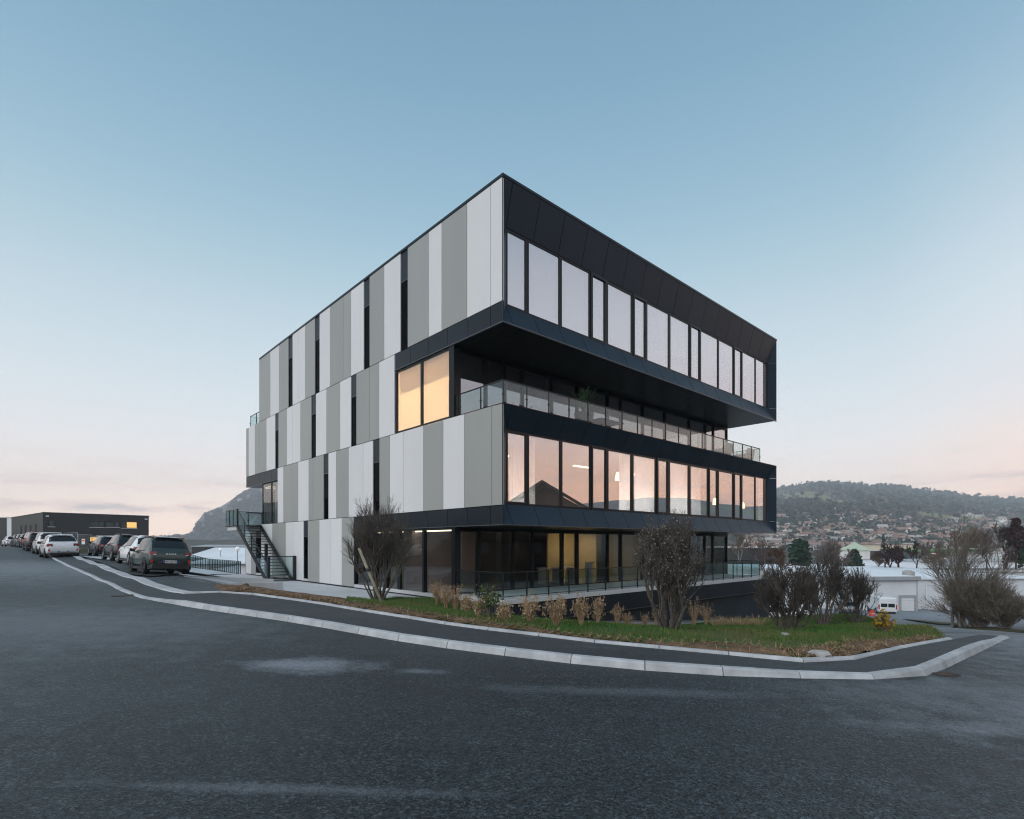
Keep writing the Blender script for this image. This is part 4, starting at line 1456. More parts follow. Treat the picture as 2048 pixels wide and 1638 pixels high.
MB().box(s_v1 - .4, s_v1 - .25, 22.2, 22.4, -0.3, s_z1 - 1.2).build('support_post', 'rail_black', ST)
railing([(s_v0, s_u1 + .1), (s_v0, 26.92), (s_v1, 26.92)], s_z1, 1.0, -0.05, 0.8, parent=ST, name='landing_railing')
MB().box(s_v0 - .05, s_v0 + .05, s_u1 - .05, s_u1 + .07, s_z1 - .2, s_z1 + 1.05).build('newel_post', 'rail_black', ST)
railing([(s_v0, s_u0 + .05, 0.0), (s_v0, s_u1, s_z1 - s_z0)], s_z0, 1.0, 0.05, 1.4, parent=ST, name='stair_railing', lift=0.15)
for vv in (s_v0, s_v1 + .02):
    MB().box(vv - .07, vv + .07, s_u0 - .25, s_u0 - .05, -0.30, 1.22).build('newel_post', 'rail_black', ST)
MB().box(s_v0, s_v1, s_u0 - .17, s_u0 - .13, 1.16, 1.21).build('top_rail', 'rail_black', ST)
MB().box(s_v0 + .08, s_v1 - .08, s_u0 - .156, s_u0 - .144, 0.05, 1.15).build('glass_panel', 'rail_glass', ST)
MB().box(s_v0, s_v1, s_u0 - .17, s_u0 - .13, -0.10, -0.05).build('bottom_rail', 'rail_black', ST)
# tall table on the little terrace
ht = thing('high_table', 'black high table standing on the small terrace at the head of the outside stair', 'table', BW(0.6, 26.2, 3.2), YAW)
MB().box(-1.0, 1.0, -.3, .3, 0.84, 0.90).build('table_top', 'rail_black', ht)
MB().box(-.06, .06, -.06, .06, 0.02, 0.84).build('leg', 'rail_black', ht)
MB().box(-.3, .3, -.2, .2, 0.0, 0.02).build('base', 'rail_black', ht)

# ---- small things on the second-floor terrace
def pot_plant(loc, label, s=1.0, seed=1):
    t = thing('potted_plant', label, 'plant', loc)
    MB().lathe([(0.0, 0), (0.17 * s, 0), (0.24 * s, 0.45 * s), (0.22 * s, 0.45 * s), (0.2 * s, 0.40 * s), (0, 0.40 * s)], 16, axis='z').build('pot', 'black_plastic', t, True)
    r = random.Random(seed)
    m = MB()
    st = MB()
    for k in range(26):
        a = r.uniform(0, 6.28); sp = r.uniform(0.2, 0.62) * s; hh = r.uniform(0.55, 1.15) * s
        base = Vector((0, 0, 0.4 * s)); prev = base
        dirv = Vector((math.cos(a), math.sin(a), 0))
        side = Vector((-dirv.y, dirv.x, 0))
        pts = []
        for q in range(6):
            tt = q / 5
            pts.append(base + dirv * (sp * tt ** 1.3) + Vector((0, 0, hh * (tt - 0.45 * tt ** 3))))
        for q in range(5):
            w0, w1 = 0.03 * s * math.sin(math.pi * (q + .3) / 5.6), 0.03 * s * math.sin(math.pi * (q + 1.3) / 5.6)
            m.add([pts[q] - side * w0, pts[q] + side * w0, pts[q + 1] + side * w1, pts[q + 1] - side * w1], [(0, 1, 2, 3)])
    m.build('leaves', 'leaf_plant', t)
    return t


pp = BW(vx_at(1168, 1.0), 1.0, J2 - .1)
pot_plant(pp, 'green leafy pot plant behind the glass railing of the second-floor terrace', 1.75, 3)


def armchair(loc, rz, label):
    t = thing('lounge_chair', label, 'chair', loc, rz, 'grey lounge chairs on the second-floor terrace')
    MB().box(-.42, .42, -.4, .4, .25, .42).build('seat', 'fabric_grey', t)
    MB().hexa([(-.42, .28, .40), (.42, .28, .40), (.42, .44, .40), (-.42, .44, .40)], [(-.38, .40, .92), (.38, .40, .92), (.38, .54, .92), (-.38, .54, .92)]).build('backrest', 'fabric_grey', t)
    for x in (-.48, .42):
        MB().box(x, x + .06, -.4, .42, .42, .62).build('armrest', 'fabric_grey', t)
    for x in (-.38, .38):
        for y in (-.36, .36):
            MB().tube((x, y, 0), (x, y, .26), .02).build('leg', 'rail_black', t)


for px_, lab in ((1444, 'grey lounge chair on the second-floor terrace, the one farther from the railing end'), (1488, 'grey lounge chair on the second-floor terrace, beside the railing end')):
    v_ = vx_at(px_, 0.9)
    armchair(BW(v_, 0.95, J2 - .1), YAW + math.pi, lab)
dt = thing('terrace_table', 'dark low table behind the glass railing of the second-floor terrace', 'table', BW(vx_at(1212, 1.2), 1.2, J2 - .1), YAW)
MB().box(-.8, .8, -.4, .4, .68, .72).build('table_top', 'rail_black', dt)
for x in (-.7, .7):
    for y in (-.32, .32):
        MB().box(x - .02, x + .02, y - .02, y + .02, 0, .68).build('leg', 'rail_black', dt)

# ================================================================== plants
def tubes_np(segs, sides=4):
    """segs: list of (p0, p1, r0, r1) -> verts, quads"""
    P0 = np.array([s[0] for s in segs], float); P1 = np.array([s[1] for s in segs], float)
    R0 = np.array([s[2] for s in segs], float); R1 = np.array([s[3] for s in segs], float)
    d = P1 - P0
    d /= np.maximum(np.linalg.norm(d, axis=1, keepdims=True), 1e-9)
    ref = np.where(np.abs(d[:, 2:3]) < 0.9, np.array([[0, 0, 1.0]]), np.array([[1.0, 0, 0]]))
    e1 = np.cross(d, ref); e1 /= np.linalg.norm(e1, axis=1, keepdims=True)
    e2 = np.cross(d, e1)
    n = len(segs)
    V = np.empty((n, 2 * sides, 3))
    for i in range(sides):
        t = 2 * math.pi * i / sides
        o = e1 * math.cos(t) + e2 * math.sin(t)
        V[:, i] = P0 + o * R0[:, None]
        V[:, sides + i] = P1 + o * R1[:, None]
    base = (np.arange(n) * 2 * sides)[:, None]
    Fq = []
    for i in range(sides):
        j = (i + 1) % sides
        Fq.append(np.c_[base[:, 0] + i, base[:, 0] + j, base[:, 0] + sides + j, base[:, 0] + sides + i])
    return V.reshape(-1, 3), np.concatenate(Fq)


def quads_np(cent, size, rng, upbias=0.0, aspect=1.6):
    """leaf-sized rhombic faces at random tilt"""
    n = len(cent)
    a = rng.normal(size=(n, 3)); a[:, 2] += upbias
    a /= np.linalg.norm(a, axis=1, keepdims=True)
    b = np.cross(a, rng.normal(size=(n, 3))); b /= np.maximum(np.linalg.norm(b, axis=1, keepdims=True), 1e-6)
    s = (np.asarray(size) * rng.uniform(0.6, 1.3, n))[:, None]
    V = np.stack([cent - a * s * aspect / 2, cent + b * s / 2, cent + a * s * aspect / 2, cent - b * s / 2], 1).reshape(-1, 3)
    k = np.arange(n) * 4
    return V, np.c_[k, k + 1, k + 2, k + 3]


def rot_dir(d, ang, az):
    d = d.normalized()
    a = Vector((0, 0, 1)) if abs(d.z) < 0.9 else Vector((1, 0, 0))
    e1 = d.cross(a).normalized(); e2 = d.cross(e1)
    return (d * math.cos(ang) + (e1 * math.cos(az) + e2 * math.sin(az)) * math.sin(ang)).normalized()


def grow(segs, tips, p, d, length, r, depth, R, up=0.25, fork=(2, 3), ang=(0.25, 0.6), shrink=(0.6, 0.85), seglen=3, rmin=0.003, inside=None, thick=0.62):
    cur = p.copy(); dirv = d.copy()
    r1 = r * 0.72
    for i in range(seglen):
        dirv = (dirv + Vector((R.gauss(0, .10), R.gauss(0, .10), R.gauss(0, .07) + up * 0.16))).normalized()
        nxt = cur + dirv * (length / seglen)
        ra = r + (r1 - r) * i / seglen; rb = r + (r1 - r) * (i + 1) / seglen
        segs.append((tuple(cur), tuple(nxt), max(ra, rmin), max(rb, rmin * .8)))
        cur = nxt
        if inside is not None and not inside(cur):
            tips.append((tuple(cur), tuple(dirv)))
            return
        if depth > 0 and i < seglen - 1 and R.random() < 0.55:
            grow(segs, tips, cur.copy(), rot_dir(dirv, R.uniform(*ang) * 1.15, R.uniform(0, 6.28)), length * R.uniform(.45, .7), rb * .55, depth - 1, R, up, fork, ang, shrink, seglen, rmin, inside, thick)
    if depth <= 0:
        tips.append((tuple(cur), tuple(dirv)))
        return
    for k in range(R.randint(*fork)):
        nd = rot_dir(dirv, R.uniform(*ang), R.uniform(0, 6.28))
        grow(segs, tips, cur.copy(), nd, length * R.uniform(*shrink), r1 * (thick + 0.12 * (k == 0)), depth - 1, R, up, fork, ang, shrink, seglen, rmin, inside, thick)


def bare_shrub(name, label, loc, height, rad, seed, stems=9, group=None, bud=0.0, stake=None, mat_t='bark', mat_w='twig', base_r=0.035, depth=4, cat='shrub', up=0.6, low=1.0, rmin=0.0042, bulge=0.55):
    R = random.Random(seed)
    rn = np.random.default_rng(seed)
    t = thing(name, label, cat, loc, 0.0, group)

    def env(p):
        z = p.z / height
        if z > 1: return False
        # vase / egg outline, uneven
        w_ = rad * (0.16 + 0.95 * math.sin(math.pi * min(1, max(0, (max(z, 0) ** 0.85)) * 0.90 + 0.05)) ** 0.75)
        w_ *= 0.86 + 0.28 * float(vnoise(np.array([math.atan2(p.y, p.x) * 1.6 + 9]), np.array([z * 4 + seed]), seed)[0])
        return p.x * p.x + p.y * p.y < w_ * w_
    segs, tips = [], []
    for s in range(stems):
        a = 2 * math.pi * s / stems + R.uniform(-.3, .3)
        lean = R.uniform(0.12, 0.62) if s else 0.05
        d = Vector((math.cos(a) * math.sin(lean), math.sin(a) * math.sin(lean), math.cos(lean)))
        p = Vector((math.cos(a) * .07, math.sin(a) * .07, -0.1))
        # clean stem first, then forks
        rs = base_r * R.uniform(.65, 1.15)
        L0 = height * R.uniform(.20, .34) * low
        cur = p
        dv = d
        for q in range(3):
            dv = (dv + Vector((R.gauss(0, .07), R.gauss(0, .07), up * .05))).normalized()
            nx_ = cur + dv * (L0 / 3)
            segs.append((tuple(cur), tuple(nx_), rs * (1 - .1 * q), rs * (.9 - .1 * q)))
            cur = nx_
        for q in range(R.randint(2, 3)):
            nd = rot_dir(dv, R.uniform(.12, .48), R.uniform(0, 6.28))
            grow(segs, tips, cur.copy(), nd, height * R.uniform(.18, .27), rs * R.uniform(.42, .62), depth - 1, R, up, (2, 3), (0.16, 0.46), (0.66, 0.9), 3, rmin, env)
    # dense fine upright twigs from the ends
    tw = []
    for (p, d) in tips:
        for k in range(R.randint(2, 4)):
            q = Vector(p)
            dd = (Vector(d) + Vector((R.gauss(0, .35), R.gauss(0, .35), R.uniform(.0, .6)))).normalized()
            L = R.uniform(.08, .26) * height / 3
            m_ = q + dd * L
            tw.append((tuple(q), tuple(m_), rmin * .9, rmin * .55))
    for s in segs:
        if s[2] < rmin * 3.5:
            for k in range(1):
                a_ = Vector(s[0]).lerp(Vector(s[1]), R.random())
                dd = ((Vector(s[1]) - Vector(s[0])).normalized() + Vector((R.gauss(0, .5), R.gauss(0, .5), R.uniform(0, .7)))).normalized()
                tw.append((tuple(a_), tuple(a_ + dd * R.uniform(.05, .17) * height / 3), rmin * .8, rmin * .5))
    big = [s for s in segs if s[2] > rmin * 1.9]
    small = [s for s in segs if s[2] <= rmin * 1.9] + tw
    V, Fq = tubes_np(big, 5)
    np_obj('trunk', V, Fq, mat_t, t, smooth=True)
    V, Fq = tubes_np(small, 3)
    np_obj('crown', V, Fq, mat_w, t)
    if bud:
        ends = np.array([s[1] for s in tw])
        ends = ends[rn.random(len(ends)) < bud]
        V, Fq = quads_np(ends, 0.022, rn)
        np_obj('seed_heads', V, Fq, 'bud', t)
    return t, len(segs) + len(tw)


SH = 'clipped bare shrubs along the lawn'
P1 = hit(757, 1211)
P2 = hit(1338, 1274)
P3 = hit(1578, 1274)
P4 = hit(1648, 1257)
P5 = hit(1714, 1252)


def gz(p, off=0.08):
    return (p[0], p[1], hz(p[0], p[1]) + off)


bare_shrub('bare_shrub', 'tall bare shrub with a slanting grey stake, in front of the grey wall panels', gz(P1), 1.0 * (1213 - 1008) / F * P1[1], (812 - 683) / 2 / F * P1[1] * .98, 11, 15, bud=0.2, base_r=0.045, depth=4)
bare_shrub('bare_shrub', 'tallest bare shrub with pale seed heads, standing before the basement wall', gz(P2), (1274 - 1040) / F * P2[1], (1400 - 1268) / 2 / F * P2[1] * 1.0, 23, 14, bud=0.5, base_r=0.05, depth=4)
bare_shrub('bare_shrub', 'spreading dark bare shrub nearest the basement corner, a stone at its foot', gz(P3), (1274 - 1132) / F * P3[1], (1625 - 1525) / 2 / F * P3[1] * 1.05, 37, 13, base_r=0.045, depth=4, rmin=0.0055)
bare_shrub('bare_shrub', 'dark bare shrub in the middle of the three on the sloping lawn', gz(P4), (1257 - 1110) / F * P4[1], (1690 - 1612) / 2 / F * P4[1] * 1.05, 41, 11, base_r=0.05, depth=4, rmin=0.006)
bare_shrub('bare_shrub', 'rounded bare shrub on the lawn edge next to the yellow bush', gz(P5), (1252 - 1137) / F * P5[1], (1752 - 1684) / 2 / F * P5[1] * 1.0, 53, 11, base_r=0.045, depth=4, rmin=0.006)


def stake(name, label, p_bot, p_top, r, mat):
    a = Vector(p_bot); b = Vector(p_top)
    t = thing(name, label, 'stake', a)
    MB().tube((0, 0, -.15), b - a, r, r * .92, 10).build('pole', mat, t, True)
    c = (b - a) * 0.62
    MB().tube(c - Vector((0, 0, .04)), c + Vector((0, 0, .04)), r * 1.5, r * 1.5, 10).build('tie', 'black_plastic', t)


sb = hit(770, 1217)
stake('support_stake', 'grey wooden stake leaning through the bare shrub at the grey wall panels', gz(sb), at(718, 1097, sb[1] + .5), .045, 'stake_wood')
sb = hit(1343, 1264)
stake('support_stake', 'mossy stake leaning out of the tallest bare shrub', gz(sb), at(1372, 1178, sb[1] + .2), .045, 'stake_moss')


# tufts of dry ornamental grass
def tuft(loc, h, w_, n, seed, label, lean=0.25, mat='tall_grass', plume=0.3):
    t = thing('grass_tuft', label, 'grass tuft', loc, 0.0, 'dry ornamental grass tufts along the plinth')
    rn = np.random.default_rng(seed)
    K = 5
    az = rn.uniform(0, 2 * np.pi, n)
    r0 = w_ * 0.22 * np.sqrt(rn.random(n))
    sp = w_ * rn.uniform(0.15, 1.0, n) ** 1.2
    hh = h * rn.uniform(0.55, 1.0, n)
    droop = rn.uniform(0.0, 0.45, n)
    tt = np.linspace(0, 1, K + 1)
    dx, dy = np.cos(az), np.sin(az)
    X = (r0 * dx)[:, None] + (sp * dx)[:, None] * tt ** 1.8
    Y = (r0 * dy)[:, None] + (sp * dy)[:, None] * tt ** 1.8
    Z = hh[:, None] * (tt - droop[:, None] * tt ** 4)
    wd = 0.006 * (1 - 0.75 * tt)
    sx, sy = -dy[:, None] * wd, dx[:, None] * wd
    ax = rn.uniform(0, np.pi, n)
    sx, sy = np.cos(ax)[:, None] * wd, np.sin(ax)[:, None] * wd
    L = np.stack([X - sx, Y - sy, Z], 2); R_ = np.stack([X + sx, Y + sy, Z], 2)
    V = np.stack([L, R_], 2).reshape(n, -1, 3)
    base = (np.arange(n) * 2 * (K + 1))[:, None]
    Fq = np.concatenate([np.c_[base[:, 0] + 2 * k, base[:, 0] + 2 * k + 1, base[:, 0] + 2 * k + 3, base[:, 0] + 2 * k + 2] for k in range(K)])
    np_obj('blades', V.reshape(-1, 3), Fq, mat, t)
    # feathery seed plumes
    m = rn.random(n) < plume
    tips = np.stack([X[m, -1], Y[m, -1], Z[m, -1]], 1)
    if len(tips):
        c = np.repeat(tips, 7, 0) + rn.normal(0, 1, (len(tips) * 7, 3)) * np.array([.018, .018, .05])
        V, Fq = quads_np(c, 0.022, rn, 1.5, 2.2)
        po_ = np_obj('plumes', V, Fq, mat, t); po_['kind'] = 'stuff'


tuft_px = [(875, 1212, 55, 26), (892, 1220, 50, 24), (911, 1224, 55, 26), (934, 1232, 42, 20), (959, 1238, 44, 24), (1009, 1248, 44, 26),
           (1060, 1252, 62, 32), (1113, 1258, 68, 40), (1162, 1256, 62, 26), (1196, 1256, 66, 20), (1234, 1255, 48, 18), (1255, 1255, 34, 24),
           (1290, 1256, 30, 14), (1312, 1254, 46, 14), (1388, 1253, 58, 26), (1412, 1252, 48, 20)]
tl = ['tallest of the pale grass tufts beside the glass corner of the ground floor', 'second pale grass tuft from the glass corner of the ground floor',
      'third pale grass tuft from the glass corner, below the railing start', 'small pale grass tuft left of the evergreen sapling by one place',
      'pale grass tuft just left of the evergreen sapling', 'drooping pale grass tuft just right of the evergreen sapling below the terrace corner',
      'brown upright grass tuft, first along the dark basement wall', 'broadest brown grass tuft along the dark basement wall',
      'brown grass tuft third along the dark basement wall', 'narrow brown grass tuft fourth along the dark basement wall',
      'bent brown grass tuft left of the tallest shrub', 'low arching grass tuft close left of the tallest shrub', 'wispy low grass tuft behind the tallest shrub',
      'faded grass tuft behind the stems of the tallest shrub', 'brown grass tuft just right of the tallest shrub', 'last brown grass tuft before the straw bed']
for i, ((px_, py_, hpx, wpx), lab) in enumerate(zip(tuft_px, tl)):
    p = hit(px_, py_, 0.1)
    s = p[1] / F
    tuft(gz(p, .1), hpx * s * 1.05, wpx * s * .62, 210 if i < 9 else 130, 100 + i, lab, plume=0.35)
# flattened straw bed at the foot of the wall near the basement corner
rn = np.random.default_rng(77)
for i, px_ in enumerate(range(1432, 1534, 17)):
    p = hit(px_, 1254, 0.1)
    tuft(gz(p, .1), .55, .6, 110, 300 + i, 'low tuft of pale flattened straw at the foot of the basement wall', mat='tall_grass', plume=0.1)

# evergreen sapling and yellow bush
def leafy_bush(name, label, loc, height, rad, seed, mat, lsize, nleaf, stems=5, cat='shrub', lo=0.3):
    R = random.Random(seed); rn = np.random.default_rng(seed)
    t = thing(name, label, cat, loc)
    segs, tips = [], []
    for s in range(stems):
        a = R.uniform(0, 6.28); lean = R.uniform(.05, .5)
        d = Vector((math.cos(a) * math.sin(lean), math.sin(a) * math.sin(lean), math.cos(lean)))
        grow(segs, tips, Vector((0, 0, -.05)), d, height * R.uniform(.3, .4), .02, 3, R, .5, (2, 2), (.25, .6), (.6, .8), 3, .004)
    sg = [s for s in segs if s[1][2] < height * 1.05 and math.hypot(s[1][0], s[1][1]) < rad * 1.15]
    V, Fq = tubes_np(sg, 4)
    np_obj('trunk', V, Fq, 'bark', t)
    pts = np.array([s[1] for s in sg if s[1][2] > height * lo])
    c = pts[rn.integers(0, len(pts), nleaf)] + rn.normal(0, rad * .10, (nleaf, 3))
    V, Fq = quads_np(c, lsize, rn, .4, 1.9)
    np_obj('crown', V, Fq, mat, t)
    return t


ps = hit(984, 1242, .1)
leafy_bush('evergreen_sapling', 'slim green sapling growing in front of the terrace corner', gz(ps), (1242 - 1157) / F * ps[1], 30 / F * ps[1], 5, 'leaf_green', .05, 190, 4, 'sapling', .4)
py_ = hit(1769, 1267, .1)
leafy_bush('yellow_bush', 'small bush with yellow autumn leaves at the tip of the lawn', gz(py_), (1267 - 1216) / F * py_[1], 28 / F * py_[1], 8, 'leaf_yellow', .06, 150, 6, 'bush', .25)

# stones on the soil and lawn
def stone(px_, py2, s, label, seed):
    p = hit(px_, py2, .1)
    R = random.Random(seed)
    bm = bmesh.new()
    bmesh.ops.create_icosphere(bm, subdivisions=2, radius=s)
    for v in bm.verts:
        k = 1 + R.uniform(-.22, .22)
        v.co = Vector((v.co.x * k * 1.3, v.co.y * k, v.co.z * k * .6))
    me = bpy.data.meshes.new('stone'); bm.to_mesh(me); bm.free(); me.materials.append(MATS['stone'])
    o = mobj('stone', me, None, gz(p, .12), (0, 0, R.uniform(0, 6)))
    tag(o, label, 'stone')


stone(1570, 1275, .12, 'pale stone at the foot of the spreading bare shrub', 1)
stone(1640, 1315, .14, 'largest pale stone on the bare soil by the kerb bend', 2)
stone(1622, 1312, .07, 'small pale stone just left of the largest one on the soil', 3)
stone(1250, 1280, .05, 'small whitish stone on the soil below the tallest shrub', 4)
stone(710, 1205, .06, 'small yellowish stone on the soil below the grey wall panels', 5)
stone(838, 1231, .06, 'small grey stone on the soil strip left of the grass tufts', 6)

# ------------------------------------------------------------------ grass blades on the lawn
rn = np.random.default_rng(3)
xs_ = [p[0] for p in lawn_outline]; ys2 = [p[1] for p in lawn_outline]
N = 420000
cx_ = rn.uniform(min(xs_), max(xs_), N); cy_ = rn.uniform(min(ys2), max(ys2), N)
poly = np.array([(p[0], p[1]) for p in lawn_outline])
ins = np.zeros(N, bool)
j = len(poly) - 1
for i in range(len(poly)):
    yi, yj = poly[i, 1], poly[j, 1]
    cond = ((yi > cy_) != (yj > cy_))
    xint = (poly[j, 0] - poly[i, 0]) * (cy_ - yi) / (yj - yi + 1e-12) + poly[i, 0]
    ins ^= cond & (cx_ < xint)
    j = i
lfa = np.array([(p.x, p.y) for p in lf]); sw_ = np.array(SOIL_W)
cx_, cy_ = cx_[ins], cy_[ins]
keep = np.zeros(len(cx_), bool)
for s in range(0, len(cx_), 20000):
    q = np.c_[cx_[s:s + 20000], cy_[s:s + 20000]]
    d = np.linalg.norm(q[:, None] - lfa[None], axis=2)
    k = d.argmin(1); dm = d[np.arange(len(k)), k]
    edge = sw_[k] * (0.55 + 0.65 * fbm(q[:, 0] * 1.7, q[:, 1] * 1.7, 3, 31))
    patch = fbm(q[:, 0] * .5, q[:, 1] * .5, 3, 12)
    keep[s:s + 20000] = (dm > edge) & (rn.random(len(k)) < np.clip(1.25 - 1.1 * (patch > .62), .25, 1))
cx_, cy_ = cx_[keep], cy_[keep]
cz_ = lawn_z(cx_, cy_) if len(cx_) < 30000 else np.concatenate([lawn_z(cx_[s:s + 20000], cy_[s:s + 20000]) for s in range(0, len(cx_), 20000)])
n = len(cx_)
hgt = rn.uniform(.03, .085, n) * (0.75 + 0.6 * fbm(cx_ * 1.3, cy_ * 1.3, 2, 5))
a1 = rn.uniform(0, 6.28, n); w1 = rn.uniform(.005, .011, n); ln = rn.uniform(0, .05, n); a2 = rn.uniform(0, 6.28, n)
A = np.c_[cx_ - np.cos(a1) * w1, cy_ - np.sin(a1) * w1, cz_ - .01]
Bv = np.c_[cx_ + np.cos(a1) * w1, cy_ + np.sin(a1) * w1, cz_ - .01]
Cv = np.c_[cx_ + np.cos(a2) * ln, cy_ + np.sin(a2) * ln, cz_ + hgt]
V = np.stack([A, Bv, Cv], 1).reshape(-1, 3)
k = np.arange(n) * 3
go = np_obj('grass', V, np.c_[k, k + 1, k + 2], 'grass_blade')
tag(go, 'short green grass with brownish patches on the sloping lawn', 'grass', kind='stuff')

# straw and clods scattered on the bare soil
n = 2400
ii = rn.integers(0, len(fine), n)
tt = rn.uniform(0.02, 1.05, n)
pp_ = np.array([(fine[i][0].x + fine[i][1].x * fine[i][2] * t, fine[i][0].y + fine[i][1].y * fine[i][2] * t) for i, t in zip(ii, tt)])
pz = np.concatenate([lawn_z(pp_[s:s + 20000, 0], pp_[s:s + 20000, 1]) for s in range(0, n, 20000)]) + .02 + rn.uniform(0, .03, n)
a1 = rn.uniform(0, 6.28, n); L = rn.uniform(.03, .10, n); tl_ = rn.uniform(-.03, .05, n)
d1 = np.c_[np.cos(a1) * L, np.sin(a1) * L, tl_]; s1 = np.c_[-np.sin(a1), np.cos(a1), np.zeros(n)] * .004
c = np.c_[pp_, pz]
V = np.stack([c - d1 - s1, c - d1 + s1, c + d1 + s1, c + d1 - s1], 1).reshape(-1, 3)
k = np.arange(n) * 4
st_o = np_obj('straw_litter', V, np.c_[k, k + 1, k + 2, k + 3], 'straw')
tag(st_o, 'dry straw and root litter lying on the bare soil strip', 'litter', kind='stuff')
# crumbs of soil
n = 2600
ii = rn.integers(0, len(fine), n); tt = rn.uniform(0.05, .95, n)
pp_ = np.array([(fine[i][0].x + fine[i][1].x * fine[i][2] * t, fine[i][0].y + fine[i][1].y * fine[i][2] * t) for i, t in zip(ii, tt)])
pz = lawn_z(pp_[:, 0], pp_[:, 1]) + .02
sz = rn.uniform(.008, .035, n)
oct_v = np.array([(1, 0, 0), (-1, 0, 0), (0, 1, 0), (0, -1, 0), (0, 0, 1), (0, 0, -1)], float)
oct_f = np.array([(0, 2, 4), (2, 1, 4), (1, 3, 4), (3, 0, 4), (2, 0, 5), (1, 2, 5), (3, 1, 5), (0, 3, 5)])
V = (oct_v[None] * rn.uniform(.6, 1.2, (n, 6, 1)) * sz[:, None, None] + np.c_[pp_, pz][:, None]).reshape(-1, 3)
Fq = (oct_f[None] + (np.arange(n) * 6)[:, None, None]).reshape(-1, 3)
cl_o = np_obj('soil_crumbs', V, Fq, 'soil')
tag(cl_o, 'loose brown clods of earth on the bare soil strip', 'soil', kind='stuff')

# ================================================================== vehicles
def lerp_tab(tab, x):
    xs = [t[0] for t in tab]
    if x <= xs[0]: return tab[0][1:]
    for i in range(len(xs) - 1):
        if x <= xs[i + 1]:
            t = (x - xs[i]) / (xs[i + 1] - xs[i])
            return tuple(a + (b - a) * t for a, b in zip(tab[i][1:], tab[i + 1][1:]))
    return tab[-1][1:]


